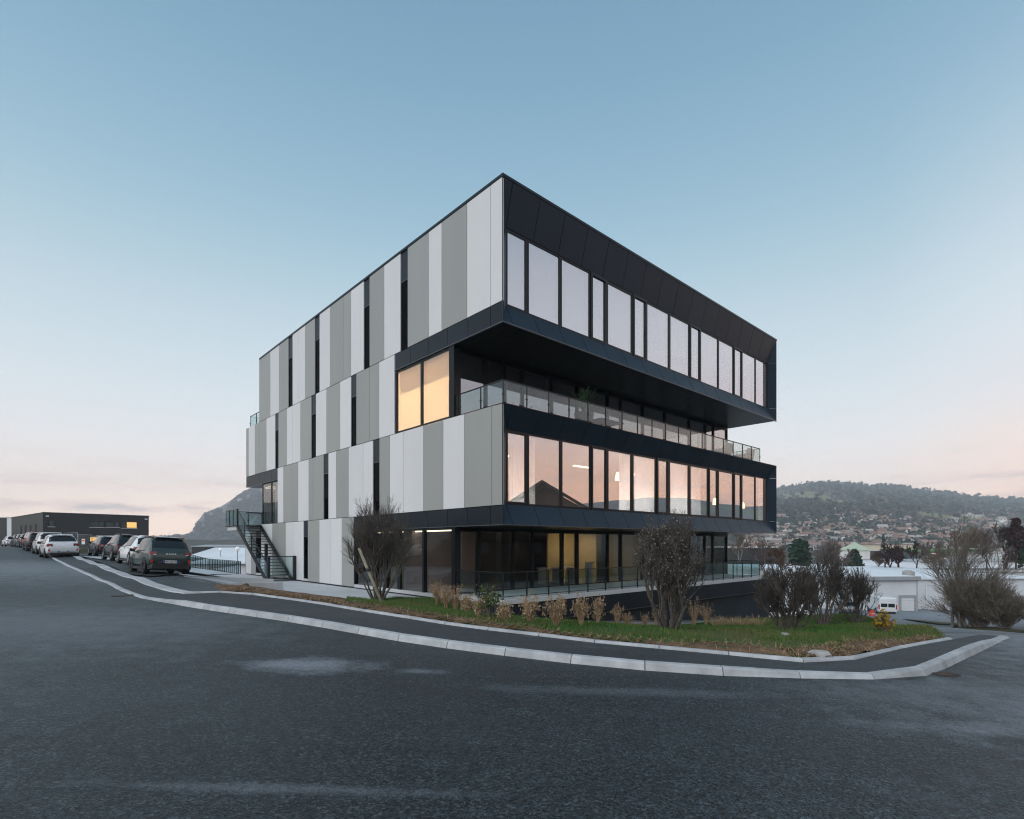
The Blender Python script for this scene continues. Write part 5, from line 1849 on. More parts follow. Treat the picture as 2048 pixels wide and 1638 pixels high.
class CarShape:
    """lofted car body. x: rear (0) to nose (L); cross-section from sill to roof centre with t in 0..6"""
    def __init__(self, L, Wd, Hh, style='suv', clr=0.2):
        self.L, self.W, self.H = L, Wd, Hh
        h = Hh; w2 = Wd / 2
        belt = 0.60 * h if style != 'van' else 0.62 * h
        # x fraction: underside, belt height, roof height, half-width factor, roof half-width factor
        if style == 'suv':
            tab = [(0.0, .34, .50, .52, .78, .70), (.012, .26, .54, .60, .90, .74), (.04, .22, .60, .70, .955, .76), (.085, .20, .61, .86, .975, .73), (.14, .20, .61, .965, .985, .71),
                   (.22, .20, .605, .995, .995, .72), (.40, .20, .60, 1.0, 1.0, .74), (.56, .20, .595, .985, 1.0, .74), (.66, .20, .59, .90, .995, .71), (.755, .20, .585, .70, .985, .80),
                   (.80, .20, .575, .615, .98, .86), (.92, .20, .53, .56, .95, .84), (.975, .22, .46, .48, .86, .78), (1.0, .30, .38, .40, .70, .66)]
        elif style == 'hatch':
            tab = [(0.0, .32, .50, .52, .78, .70), (.012, .24, .54, .60, .90, .76), (.035, .19, .60, .69, .955, .78), (.09, .17, .61, .87, .975, .72), (.15, .17, .61, .96, .985, .70),
                   (.24, .17, .605, .992, .995, .71), (.40, .17, .60, 1.0, 1.0, .73), (.53, .17, .595, .98, 1.0, .72), (.64, .17, .59, .88, .995, .69), (.74, .17, .585, .69, .985, .80),
                   (.79, .17, .57, .61, .98, .86), (.92, .17, .52, .545, .95, .84), (.975, .19, .44, .46, .86, .78), (1.0, .28, .36, .38, .70, .66)]
        else:  # van
            tab = [(0.0, .24, .50, .94, .93, .84), (.006, .17, .52, .975, .97, .87), (.03, .15, .52, .995, .985, .88), (.2, .15, .52, 1.0, 1.0, .88), (.6, .15, .52, 1.0, 1.0, .88), (.74, .15, .52, .97, 1.0, .86),
                   (.82, .15, .51, .78, .99, .82), (.90, .15, .50, .56, .975, .84), (.965, .15, .46, .48, .93, .80), (1.0, .2, .36, .38, .80, .70)]
        self.tab = [(a * L, b * h, c * h, d * h, e * w2, f * w2) for a, b, c, d, e, f in tab]

    def section(self, x):
        zu, zb, zr, w_, wr = lerp_tab(self.tab, x)
        g = max(zr - zb, 0.0)
        rr = min(0.07, g * .35)
        wsh = w_ * .955
        return [(w_ * .80, zu), (w_ * .965, zu + .05), (w_ * 1.0, zu + (zb - zu) * .42), (w_ * .985, zu + (zb - zu) * .82), (wsh, zb),
                (wr + (wsh - wr) * (0.30 if g > .12 else .6), zb + g * .72), (wr, zr - rr * .9), (wr * .80, zr - rr * .10), (0.0, zr + .012)]

    def pt(self, x, t, side=1):
        s = self.section(x)
        n = len(s) - 1
        t = min(max(t, 0), n - 1e-6)
        i = int(t); f = t - i
        p0 = s[max(i - 1, 0)]; p1 = s[i]; p2 = s[i + 1]; p3 = s[min(i + 2, n)]

        def cr(k):
            a, b, c, d = p0[k], p1[k], p2[k], p3[k]
            m1 = (c - a) * .5 * .6; m2 = (d - b) * .5 * .6
            h00 = 2 * f ** 3 - 3 * f ** 2 + 1; h10 = f ** 3 - 2 * f ** 2 + f
            return h00 * b + h10 * m1 + (1 - h00) * c + (f ** 3 - f ** 2) * m2
        return Vector((x, cr(0) * side, cr(1)))

    def patch(self, x0, x1, t0, t1, side, off, nx=8, nt=6, xf=None):
        """a skin patch lifted by off along the surface normal; xf(u,v)->(x,t) may reshape it"""
        vs, fs = [], []
        e = 0.01
        for i in range(nx + 1):
            for j in range(nt + 1):
                u, v = i / nx, j / nt
                x, t = (x0 + (x1 - x0) * u, t0 + (t1 - t0) * v) if xf is None else xf(u, v)
                p = self.pt(x, t, side)
                dx = self.pt(x + e, t, side) - self.pt(x - e, t, side)
                dt = self.pt(x, t + .02, side) - self.pt(x, t - .02, side)
                n = dt.cross(dx) * side
                n = n.normalized() if n.length > 1e-9 else Vector((0, side, 0))
                vs.append(p + n * off)
        for i in range(nx):
            for j in range(nt):
                a = i * (nt + 1) + j
                f = (a, a + nt + 1, a + nt + 2, a + 1)
                fs.append(f if side > 0 else tuple(reversed(f)))
        return vs, fs


_text_cache = {}


def text_mesh(body, size, mat, extrude=0.003, bold=0.0, spacing=1.0):
    key = (body, size, mat, spacing)
    if key in _text_cache:
        return _text_cache[key]
    cu = bpy.data.curves.new('lettering', 'FONT')
    cu.body = body; cu.size = size; cu.extrude = extrude; cu.align_x = 'CENTER'; cu.align_y = 'CENTER'; cu.offset = bold; cu.space_character = spacing
    cu.resolution_u = 2
    o = bpy.data.objects.new('tmp', cu); COL.objects.link(o)
    dg = bpy.context.evaluated_depsgraph_get()
    me = bpy.data.meshes.new_from_object(o.evaluated_get(dg))
    bpy.data.objects.remove(o); bpy.data.curves.remove(cu)
    me.name = 'lettering'
    me.materials.clear(); me.materials.append(MATS[mat])
    _text_cache[key] = me
    return me


def wheel_meshes(rad, wid, rim_mat, spokes):
    ty = MB().lathe([(rad * .60, -wid * .42), (rad * .66, -wid * .5), (rad * .93, -wid * .5), (rad, -wid * .36), (rad, wid * .36), (rad * .93, wid * .5), (rad * .66, wid * .5), (rad * .60, wid * .42)], 26)
    tm = ty.mesh('tyre', True); tm.materials.append(MATS['tyre'])
    rm = MB().lathe([(rad * .66, wid * .45), (rad * .62, wid * .47), (rad * .58, wid * .44), (rad * .57, wid * .1), (0.0, wid * .08)], 26)
    for k in range(spokes):
        a = 2 * math.pi * k / spokes
        c, s = math.cos(a), math.sin(a)
        e = Vector((-s, 0, c)); d = Vector((c, 0, s)); y = Vector((0, 1, 0))
        q = [d * rad * .08 - e * rad * .07, d * rad * .08 + e * rad * .07, d * rad * .60 + e * rad * .05, d * rad * .60 - e * rad * .05]
        rm.hexa([p + y * wid * .2 for p in q], [p + y * wid * .43 for p in q])
    rm.lathe([(rad * .13, wid * .2), (rad * .13, wid * .45), (0, wid * .46)], 12)
    rmm = rm.mesh('rim'); rmm.materials.append(MATS[rim_mat])
    return tm, rmm


def make_car(name, label, cat, loc, heading, L=4.1, Wd=1.75, Hh=1.55, style='suv', paint='paint_white', group=None, wheel_r=.325, rim='alloy', spokes=7, cladding=False,
             lights='sharp', badge=None, plate=None, roof_bars=None, detail=True, antenna=False, pitch=0.0, roll=0.0, clr=None, window_dark=True):
    """heading: direction the nose points (angle of +x). Origin: ground under the middle of the car"""
    t = thing(name, label, cat, loc, heading, group)
    t.rotation_euler = (roll, pitch, heading)
    S = CarShape(L, Wd, Hh, style)
    ox = -L / 2

    def fin(vs):
        return [(v[0] + ox, v[1], v[2]) for v in vs]
    # body shell
    xs_ = sorted(set([i * L / 46 for i in range(47)] + [.004 * L, .012 * L, .025 * L, .04 * L, .06 * L, .975 * L, .99 * L]))
    NT_ = 30
    vs, fs = [], []
    for x in xs_:
        for k in range(NT_ + 1):
            vs.append(S.pt(x, 8 * k / NT_, 1))
        for k in range(NT_ - 1, -1, -1):
            vs.append(S.pt(x, 8 * k / NT_, -1))
    m = 2 * NT_ + 1
    for i in range(len(xs_) - 1):
        for k in range(m - 1):
            a = i * m + k
            fs.append((a, a + m, a + m + 1, a + 1))
        fs.append((i * m + m - 1, (i + 1) * m + m - 1, (i + 1) * m, i * m))
    fs.append(tuple(range(m))); fs.append(tuple(range((len(xs_)) * m - 1, (len(xs_) - 1) * m - 1, -1)))
    body = MB().add(fin(vs), fs).build('body', paint, t, smooth=True)
    gb = 4.12
    sub = lambda nm, vv, ff, mat, par=t, sm=True: MB().add(fin(vv), ff).build(nm, mat, par, sm)
    # side glass
    if style == 'van':
        wins = [(.70, .80, .70, .835)]
    elif style == 'suv':
        wins = [(.150, .255, .205, .262), (.275, .475, .275, .475), (.492, .66, .492, .735)]
    else:
        wins = [(.165, .27, .215, .275), (.29, .485, .29, .485), (.502, .645, .502, .725)]
    for side in (1, -1):
        for k, (a, b, a2, b2) in enumerate(wins):
            # a,b at the top edge; a2,b2 at the belt
            def xf(u, v, a=a, b=b, a2=a2, b2=b2):
                lo = a2 + (b2 - a2) * u; hi = a + (b - a) * u
                return (lo + (hi - lo) * v) * L, 4.16 + (5.95 - 4.16) * v
            v_, f_ = S.patch(0, 1, 0, 1, side, .006, 6, 5, xf)
            sw_ = sub('side_window', v_, f_, 'car_glass')

            def xf3(u, v, a=a, b=b, a2=a2, b2=b2):
                lo = a2 - .008 + (b2 - a2 + .016) * u; hi = a - .008 + (b - a + .016) * u
                return (lo + (hi - lo) * v) * L, 4.05 + (6.1 - 4.05) * v
            v_, f_ = S.patch(0, 1, 0, 1, side, .003, 6, 5, xf3)
            sub('window_surround', v_, f_, 'black_plastic', sw_)
    # rear window and windscreen, across both sides
    if style == 'van':
        rw = (.004, .006, 0, 0)
        m_ = MB()
        for side in (1, -1):
            y0, y1 = (.04, Wd * .36)
            m_.hexa([(-.012, side * y0, Hh * .46), (-.012, side * y1, Hh * .46), (.03, side * y1, Hh * .46), (.03, side * y0, Hh * .46)],
                    [(.012, side * y0, Hh * .86), (.012, side * y1 * .95, Hh * .86), (.05, side * y1 * .95, Hh * .86), (.05, side * y0, Hh * .86)])
        m_.v = fin(m_.v)
        m_.build('rear_window', 'car_glass', t)
        fr = (.755, .885)
    else:
        lo, hi = (.036, .120) if style == 'suv' else (.036, .128)
        fr = (.655, .765) if style == 'suv' else (.645, .755)
        vs2, fs2 = [], []
        for side in (1, -1):
            def xf(u, v, side=side):
                e = abs(v)
                ta = 5.55
                return (lo + (hi - lo) * u) * L + 0.012 * (1 - v) * L * (1 - u), ta + (8 - ta) * v
            v_, f_ = S.patch(0, 1, 0, 1, side, .007, 6, 8, xf)
            n0 = len(vs2); vs2 += v_; fs2 += [tuple(i + n0 for i in f) for f in f_]
        sub('rear_window', vs2, fs2, 'car_glass')
    vs2, fs2 = [], []
    for side in (1, -1):
        def xf(u, v, side=side):
            return (fr[0] + (fr[1] - fr[0]) * u) * L, 5.75 + (8 - 5.75) * v
        v_, f_ = S.patch(0, 1, 0, 1, side, .006, 6, 8, xf)
        n0 = len(vs2); vs2 += v_; fs2 += [tuple(i + n0 for i in f) for f in f_]
    sub('windscreen', vs2, fs2, 'car_glass')
    # lamps
    zt = Hh
    for side in (1, -1):
        if style == 'van':
            MB().box(ox - .01, ox + .08, side * Wd * .415, side * Wd * .475, Hh * .34, Hh * .60).build('tail_light', 'red_lens_bright', t)
        else:
            hb = .010 if lights == 'sharp' else .012
            xa, xb = (.012, .075) if lights == 'sharp' else (.010, .050)

            def xf(u, v):
                tt_ = (3.05, 4.1) if lights == 'sharp' else (2.9, 4.35)
                return (xa + (xb - xa) * u * (1 - .35 * v)) * L, tt_[0] + (tt_[1] - tt_[0]) * v
            v_, f_ = S.patch(0, 1, 0, 1, side, .010, 8, 5, xf)
            tlp = sub('tail_light', v_, f_, 'red_lens' if lights == 'sharp' else 'red_lens')
            # wrap onto the tail
            zl0, zl1 = Hh * .515, Hh * .595
            if lights != 'sharp': zl0, zl1 = Hh * .50, Hh * .62
            y0, y1 = Wd * .30, Wd * .455
            MB().hexa([(ox - .014, side * y0, zl0), (ox + .030, side * y1, zl0), (ox + .16, side * y1, zl0), (ox + .16, side * y0, zl0)],
                      [(ox + .010, side * y0, zl1), (ox + .050, side * y1, zl1), (ox + .18, side * y1, zl1), (ox + .18, side * y0, zl1)]).build('tail_light', 'red_lens', t)
            if detail and lights == 'sharp':
                MB().box(ox - .022, ox + .06, side * (y0 + .03), side * (y0 + .13), zl0 - .02, zl0 + .015).build('reverse_light', 'clear_lens', t)
            MB().box(ox - .004, ox + .06, side * Wd * .385, side * Wd * .43, Hh * .30, Hh * .385).build('reflector', 'red_lens_bright', t)

        def xf2(u, v):
            return (.90 + .085 * u) * L, 3.2 + .9 * v
        v_, f_ = S.patch(0, 1, 0, 1, side, .008, 6, 4, xf2)
        sub('headlight', v_, f_, 'clear_lens')
    # lower bumpers and sills
    lowm = 'black_plastic' if (cladding or style in ('suv', 'van')) else 'black_plastic'
    bz = Hh * (.30 if cladding else .215)
    MB().hexa([(ox - .012, -Wd * .40, Hh * .15), (ox - .012, Wd * .40, Hh * .15), (ox + .30, Wd * .46, Hh * .13), (ox + .30, -Wd * .46, Hh * .13)],
              [(ox - .022, -Wd * .385, bz), (ox - .022, Wd * .385, bz), (ox + .30, Wd * .475, bz * .95), (ox + .30, -Wd * .475, bz * .95)]).build('rear_bumper', lowm, t)
    if cladding:
        MB().hexa([(ox - .026, -Wd * .30, bz), (ox - .026, Wd * .30, bz), (ox + .1, Wd * .30, bz), (ox + .1, -Wd * .30, bz)],
                  [(ox - .005, -Wd * .26, bz + .09), (ox - .005, Wd * .26, bz + .09), (ox + .1, Wd * .26, bz + .09), (ox + .1, -Wd * .26, bz + .09)]).build('rear_bumper', lowm, t)
    MB().hexa([(ox + L + .0, -Wd * .33, Hh * .15), (ox + L + .0, Wd * .33, Hh * .15), (ox + L - .3, Wd * .46, Hh * .12), (ox + L - .3, -Wd * .46, Hh * .12)],
              [(ox + L + .006, -Wd * .33, Hh * .24), (ox + L + .006, Wd * .33, Hh * .24), (ox + L - .3, Wd * .48, Hh * .2), (ox + L - .3, -Wd * .48, Hh * .2)]).build('front_bumper', lowm, t)
    for side in (1, -1):
        MB().box(ox + L * .26, ox + L * .74, side * Wd * .455, side * (Wd * .503 if cladding else Wd * .490), Hh * .125, Hh * .20).build('sill', 'black_plastic', t)
    MB().box(ox + .35, ox + L - .4, -Wd * .40, Wd * .40, Hh * .11, Hh * .22).build('underbody', 'black_plastic', t)
    # wheels and arches
    tm, rmm = wheel_meshes(wheel_r, .21, rim, spokes)
    xr, xfw = (.185, .815) if style != 'van' else (.2, .82)
    for xw in (xr, xfw):
        for side in (1, -1):
            yy = side * (Wd / 2 - .095)
            wl = bpy.data.objects.new('wheel', None); link(wl, t)
            wl.location = (ox + xw * L, yy, wheel_r)
            if side < 0: wl.rotation_euler = (0, 0, math.pi)
            mobj('tyre', tm, wl); mobj('rim', rmm, wl)
            ar = MB()
            n = 18; ro = wheel_r * (1.24 if cladding else 1.13); ri = wheel_r * .7
            vs3 = []
            for k in range(n + 1):
                a = math.pi * (k / n) * 1.16 - .25
                for rr_, yo in ((ri, .002), (ro, .002), (ro, -.03)):
                    wbody = S.W / 2
                    vs3.append((ox + xw * L + rr_ * math.cos(a), side * (wbody + (.012 if cladding else .004) + yo), wheel_r + rr_ * math.sin(a)))
            fs3 = []
            for k in range(n):
                for q in range(2):
                    a = k * 3 + q
                    f = (a, a + 1, a + 4, a + 3)
                    fs3.append(f if side < 0 else tuple(reversed(f)))
            ar.add(vs3, fs3).build('wheel_arch', 'black_plastic', t)
    # mirrors, handles
    for side in (1, -1):
        mm = MB()
        xm = (.685 if style != 'van' else .80) * L + ox
        ym = side * Wd * .485
        mm.hexa([(xm - .05, ym, Hh * .585), (xm + .09, ym, Hh * .585), (xm + .07, ym + side * .19, Hh * .60), (xm - .04, ym + side * .19, Hh * .60)],
                [(xm - .05, ym, Hh * .66), (xm + .06, ym, Hh * .66), (xm + .04, ym + side * .18, Hh * .69), (xm - .04, ym + side * .18, Hh * .69)])
        mm.build('mirror', 'black_plastic', t)
        if detail and style != 'van':
            for xh in (.30, .50):
                p = S.pt(xh * L, 3.35, side)
                MB().box(ox + p.x - .09, ox + p.x + .09, p.y - .006, p.y + side * .03, p.z - .015, p.z + .015).build('door_handle', 'black_plastic', t)
            for xj in (.275, .483, .70):
                v_, f_ = S.patch(xj * L - .004, xj * L + .004, 1.4, 4.05, side, .002, 1, 10)
                sub('door_gap', v_, f_, 'black_plastic')
    if plate:
        zp = Hh * (.335 if cladding else .37) if style != 'van' else Hh * .33
        pl = bpy.data.objects.new('number_plate', None); link(pl, t)
        pl.location = (ox - (.032 if cladding else .034), 0, zp)
        if style == 'hatch': pl.location = (ox - .040, 0, Hh * .285)
        MB().box(0, .02, -.26, .26, -.055, .055).build('plate', 'plate_white', pl)
        for yb in (.235, -.235):
            MB().box(-.002, .01, yb - .025, yb + .025, -.055, .055).build('plate_band', 'plate_blue', pl)
        mobj('lettering', text_mesh(plate, .095, 'plate_ink', .002, .0015), pl, (-.003, 0, 0), (math.pi / 2, 0, -math.pi / 2))
    if badge:
        mobj('lettering', text_mesh(badge, .10, 'plate_white', .004, .002, 1.3), t, (ox - .010, 0, Hh * .535), (math.pi / 2 - .12, 0, -math.pi / 2))
    elif detail and style != 'van':
        MB().hexa([(ox - .012, -.06, Hh * .53), (ox - .012, .06, Hh * .53), (ox + .07, .06, Hh * .53), (ox + .07, -.06, Hh * .53)],
                  [(ox - .005, -.06, Hh * .56), (ox - .005, .06, Hh * .56), (ox + .07, .06, Hh * .56), (ox + .07, -.06, Hh * .56)]).build('emblem', 'chrome', t)
    if roof_bars:
        for side in (1, -1):
            y = side * Wd * .335
            z0 = Hh * .985
            rb = MB()
            pts = [(.16, 0), (.19, .045), (.55, .05), (.60, 0)]
            rb.hexa([(ox + .15 * L, y - .02, z0 - .03), (ox + .15 * L, y + .02, z0 - .03), (ox + .56 * L, y + .02, z0 - .01), (ox + .56 * L, y - .02, z0 - .01)],
                    [(ox + .18 * L, y - .02, z0 + .05), (ox + .18 * L, y + .02, z0 + .05), (ox + .53 * L, y + .02, z0 + .06), (ox + .53 * L, y - .02, z0 + .06)])
            r_o = rb.build('roof_bar', 'black_plastic', t)
            MB().box(ox + .148 * L, ox + .185 * L, y - .035, y + .035, z0 - .0, z0 + .065).build('roof_bar_end', roof_bars, t)
    if antenna:
        MB().tube((ox + .17 * L, 0, Hh * .99), (ox + .12 * L, 0, Hh * .99 + .22), .006, .003, 6).build('aerial', 'black_plastic', t)
    if style == 'hatch' or style == 'suv':
        MB().hexa([(ox + .105 * L, -Wd * .30, Hh * .965), (ox + .105 * L, Wd * .30, Hh * .965), (ox + .16 * L, Wd * .33, Hh * .985), (ox + .16 * L, -Wd * .33, Hh * .985)],
                  [(ox + .10 * L, -Wd * .30, Hh * .985), (ox + .10 * L, Wd * .30, Hh * .985), (ox + .16 * L, Wd * .33, Hh * 1.004), (ox + .16 * L, -Wd * .33, Hh * 1.004)]).build('spoiler', paint, t)
    return t


def park(px_rear, py_rear, Y, ang, **kw):
    """place a car by the ground point under the middle of its tail"""
    x = (px_rear - CX) / F * Y
    L = kw.get('L', 4.1)
    c, s = math.cos(ang), math.sin(ang)
    cx0, cy0 = x + c * L / 2, Y + s * L / 2
    # sit the car on the sloping ground
    za, zb = hz(cx0 - c * L * .32, cy0 - s * L * .32), hz(cx0 + c * L * .32, cy0 + s * L * .32)
    zl, zr = hz(cx0 - s * .75, cy0 + c * .75), hz(cx0 + s * .75, cy0 - c * .75)
    pitch = -math.atan2(zb - za, L * .64)
    roll = math.atan2(zl - zr, 1.5)
    return make_car(loc=(cx0, cy0, (za + zb) / 2 + kw.pop('lift', .0)), heading=ang, pitch=pitch, roll=roll, **kw)


UANG = YAW + math.pi / 2          # along the left front, away from the camera
HA = UANG + 0.045
CARS = 'cars parked beside the pavement strip'
park(340, 1152, 22.2, HA, name='parked_car', label='dark green small crossover with black cladding, nearest the building', cat='car', L=3.72, Wd=1.62, Hh=1.53, style='suv', paint='paint_green',
     wheel_r=.30, rim='alloy_dark', spokes=5, cladding=True, badge='DACIA', plate='GM-222-RT', roof_bars='roof_bar_copper', antenna=True, group=CARS)
park(303, 1134, 26.7, HA, name='parked_car', label='white hatchback half hidden in front of the dark green crossover', cat='car', L=4.1, Wd=1.74, Hh=1.50, style='hatch', paint='paint_white', wheel_r=.31, group=CARS)
park(262.5, 1127, 32.0, HA, name='parked_car', label='black sport utility car with bright alloy wheels between white hatchback and grey-black hatchback', cat='car', L=4.3, Wd=1.80, Hh=1.62, style='suv', paint='paint_black', wheel_r=.35, spokes=9,
     group=CARS, roof_bars='black_plastic')
park(223, 1120, 38.0, HA, name='parked_car', label='glossy dark hatchback farthest along the pavement-strip row, by the site fence', cat='car', L=4.25, Wd=1.77, Hh=1.46, style='hatch', paint='paint_navy', wheel_r=.33, spokes=9, group=CARS)
RC = 'cars parked along the road up to the dark hall'
park(127, 1117, 35.6, HA + .02, name='parked_car', label='white hatchback seen from behind at the end of the kerb line', cat='car', L=4.06, Wd=1.76, Hh=1.52, style='hatch', paint='paint_white', wheel_r=.305, rim='alloy_dark', lights='round',
     plate='BY-321-HG', group=RC)
park(105, 1111, 41.6, HA + .02, name='parked_car', label='white tall car just ahead of the white hatchback on the road', cat='car', L=4.3, Wd=1.78, Hh=1.66, style='suv', paint='paint_white', wheel_r=.33, group=RC)
park(80, 1106, 48.0, HA + .02, name='parked_car', label='black car between the white tall car and the red car', cat='car', L=4.2, Wd=1.76, Hh=1.60, style='suv', paint='paint_black', wheel_r=.33, group=RC, detail=False)
park(72, 1104, 53.2, HA + .02, name='parked_car', label='bright red car in the row along the road', cat='car', L=4.2, Wd=1.76, Hh=1.62, style='suv', paint='paint_red', wheel_r=.33, group=RC, detail=False)
park(60, 1101, 58.6, HA + .02, name='parked_car', label='dark car just beyond the bright red car', cat='car', L=4.2, Wd=1.76, Hh=1.5, style='hatch', paint='paint_navy', wheel_r=.33, group=RC, detail=False)
park(51, 1100, 64.0, HA + .02, name='parked_car', label='grey car second beyond the bright red car', cat='car', L=4.2, Wd=1.76, Hh=1.52, style='hatch', paint='paint_grey', wheel_r=.33, group=RC, detail=False)
park(43.5, 1099, 69.5, HA + .02, name='parked_car', label='black car third beyond the bright red car', cat='car', L=4.2, Wd=1.76, Hh=1.55, style='suv', paint='paint_black', wheel_r=.33, group=RC, detail=False)
park(28, 1097, 76.0, HA + .1, name='parked_car', label='small white car at the far end of the row', cat='car', L=4.0, Wd=1.76, Hh=1.5, style='hatch', paint='paint_white', wheel_r=.33, group=RC, detail=False)

# lower car park on the right
LP = 'vehicles in the lower yard'
for px_, py2, Y_, a_, kw in [
    (1548, 1243, 55.0, 2.6, dict(label='white car tail half hidden behind the basement corner', L=4.3, Hh=1.6, style='suv', paint='paint_white')),
    (1580, 1240, 60.0, -.55, dict(label='white car facing the lawn behind the spreading bare shrub', L=4.4, Hh=1.62, style='suv', paint='paint_white')),
    (1690, 1232, 66.0, 1.2, dict(label='dark grey car seen through the rounded bare shrub', L=4.3, Hh=1.5, style='hatch', paint='paint_grey'))]:
    x_ = (px_ - CX) / F * Y_
    make_car('parked_car', kw['label'], 'car', (x_, Y_, hz(x_, Y_)), a_, kw['L'], 1.78, kw['Hh'], kw['style'], kw['paint'], LP, .33)
xv = (1762 - CX) / F * 66
make_car('delivery_van', 'white delivery van with dark rear windows below the white halls', 'van', (xv, 66, hz(xv, 66)), 1.25, 4.9, 1.95, 2.1, 'van', 'paint_white', LP, .34, plate=None)
BARK = .62
bar = thing('plastic_barrier', 'red and white plastic barrier beside the white delivery van', 'barrier', ((1744 - CX) / F * 60, 60, hz((1744 - CX) / F * 60, 60)), .4)
MB().hexa([(-.55, -.22, 0), (.55, -.22, 0), (.55, .22, 0), (-.55, .22, 0)], [(-.5, -.08, .95), (.5, -.08, .95), (.5, .08, .95), (-.5, .08, .95)]).build('body', 'barrier_red', bar)
MB().box(-.4, .4, -.24, -.16, .3, .42).build('stripe', 'white_plastic', bar)
MB().box(-.5, .5, -.10, .10, .95, 1.02).build('cap', 'barrier_red', bar)
bar.scale = (BARK, BARK, BARK)

# ================================================================== surroundings on the left
# big dark hall beyond the cars
def local_root(name, label, cat, origin, ang, group=None):
    return thing(name, label, cat, origin, ang, group)


HX, HY = -98.7, 115.0
hang = math.atan2(.77, .63)          # local x along the right-hand face, local y away to the left
DH = local_root('dark_hall', 'charcoal metal-clad hall with three strip windows, one lit yellow', 'building', (HX, HY, 0), hang)
HT, HL, HD = 8.45, 19.4, 34.0
MB().box(0.02, HL, -0.02 + .04, HD, -2, HT).build('wall', 'hall_dark', DH)
MB().box(-.04, .02, 0.02, HD, -2, HT - .01).build('wall', 'hall_olive', DH)
rf = MB().box(-.1, HL + .1, -.06, HD + .1, HT, HT + .18).build('roof', 'hall_dark', DH)
MB().box(-.12, HL + .12, -.08, .06, HT + .18, HT + .24).build('coping', 'roof_edge', rf)


def face_x(px_, x0=HX, y0=HY, ang=hang):
    """distance along the hall's right-hand face for a photo column"""
    r = (px_ - CX) / F
    c, s = math.cos(ang), math.sin(ang)
    return (r * y0 - x0) / (c - r * s)


def zz_at(py_, t):
    Y = HY + math.sin(hang) * t
    return EYE + (CY - py_) / F * Y


for a, b, y0_, y1_, lit in [(97, 108.5, 1041, 1052, 0), (180, 207.5, 1043.5, 1053, 0), (212, 238, 1044, 1053, 0), (243, 273, 1044, 1055, 1)]:
    t0, t1 = face_x(a), face_x(b)
    z0, z1 = zz_at(y1_, t0), zz_at(y0_, t0)
    wn = bpy.data.objects.new('window', None); link(wn, DH)
    MB().box(t0 - .1, t1 + .1, -.05, .03, z0 - .1, z1 + .1).build('frame', 'frame_black', wn)
    if lit:
        tm_ = t0 + (t1 - t0) * .33
        MB().box(t0, tm_ - .06, -.07, -.04, z0, z1).build('pane', 'house_glass', wn)
        MB().box(tm_ + .06, t1, -.07, -.04, z0, z1).build('pane', 'lit_yellow', wn)
    elif b - a < 15:
        MB().box(t0, t1, -.07, -.04, z0, z1).build('pane', 'house_glass', wn)
    else:
        tm_ = t0 + (t1 - t0) * .62
        MB().box(t0, tm_ - .06, -.07, -.04, z0, z1).build('pane', 'house_glass', wn)
        MB().box(tm_ + .06, t1, -.07, -.04, z0, z1).build('pane', 'house_glass', wn)
    MB().box(t0 - .15, t1 + .15, -.16, .0, z0 - .22, z0 - .12).build('sill', 'white_plastic', wn)
for a, b in [(180, 205)]:
    t0, t1 = face_x(a), face_x(b)
    wn = bpy.data.objects.new('window', None); link(wn, DH)
    MB().box(t0 - .1, t1 + .1, -.05, .03, zz_at(1083, t0), zz_at(1074, t0)).build('frame', 'frame_black', wn)
    MB().box(t0, t1, -.07, -.04, zz_at(1082.5, t0), zz_at(1074.5, t0)).build('pane', 'lit_yellow', wn)
for k in range(4):
    yy = 6.0 + k * 5.2
    MB().box(-.10, -.03, yy, yy + 1.4, 1.6, HT - 2.2).build('tall_window', 'frame_black', DH)
for t_ in (.7, HL - .6):
    MB().box(t_ - .25, t_ + .25, -.25, .02, HT - .75, HT - .5).build('wall_lamp', 'white_plastic', DH)
gh = local_root('grey_hall', 'grey hall with a pale corner strip at the left picture edge', 'building', ((23 - CX) / F * 146, 146, 0), math.pi - .15)
MB().box(0, 60, -30, 0, -2, 8.9).build('wall', 'hall_grey_and_shade' if False else 'hall_dark', gh)
MB().box(-.1, 1.3, -.2, .12, -2, 8.95).build('corner_strip', 'hall_white', gh)
MB().box(-.2, 60.2, -30.2, .2, 8.9, 9.1).build('roof', 'roof_edge', gh)

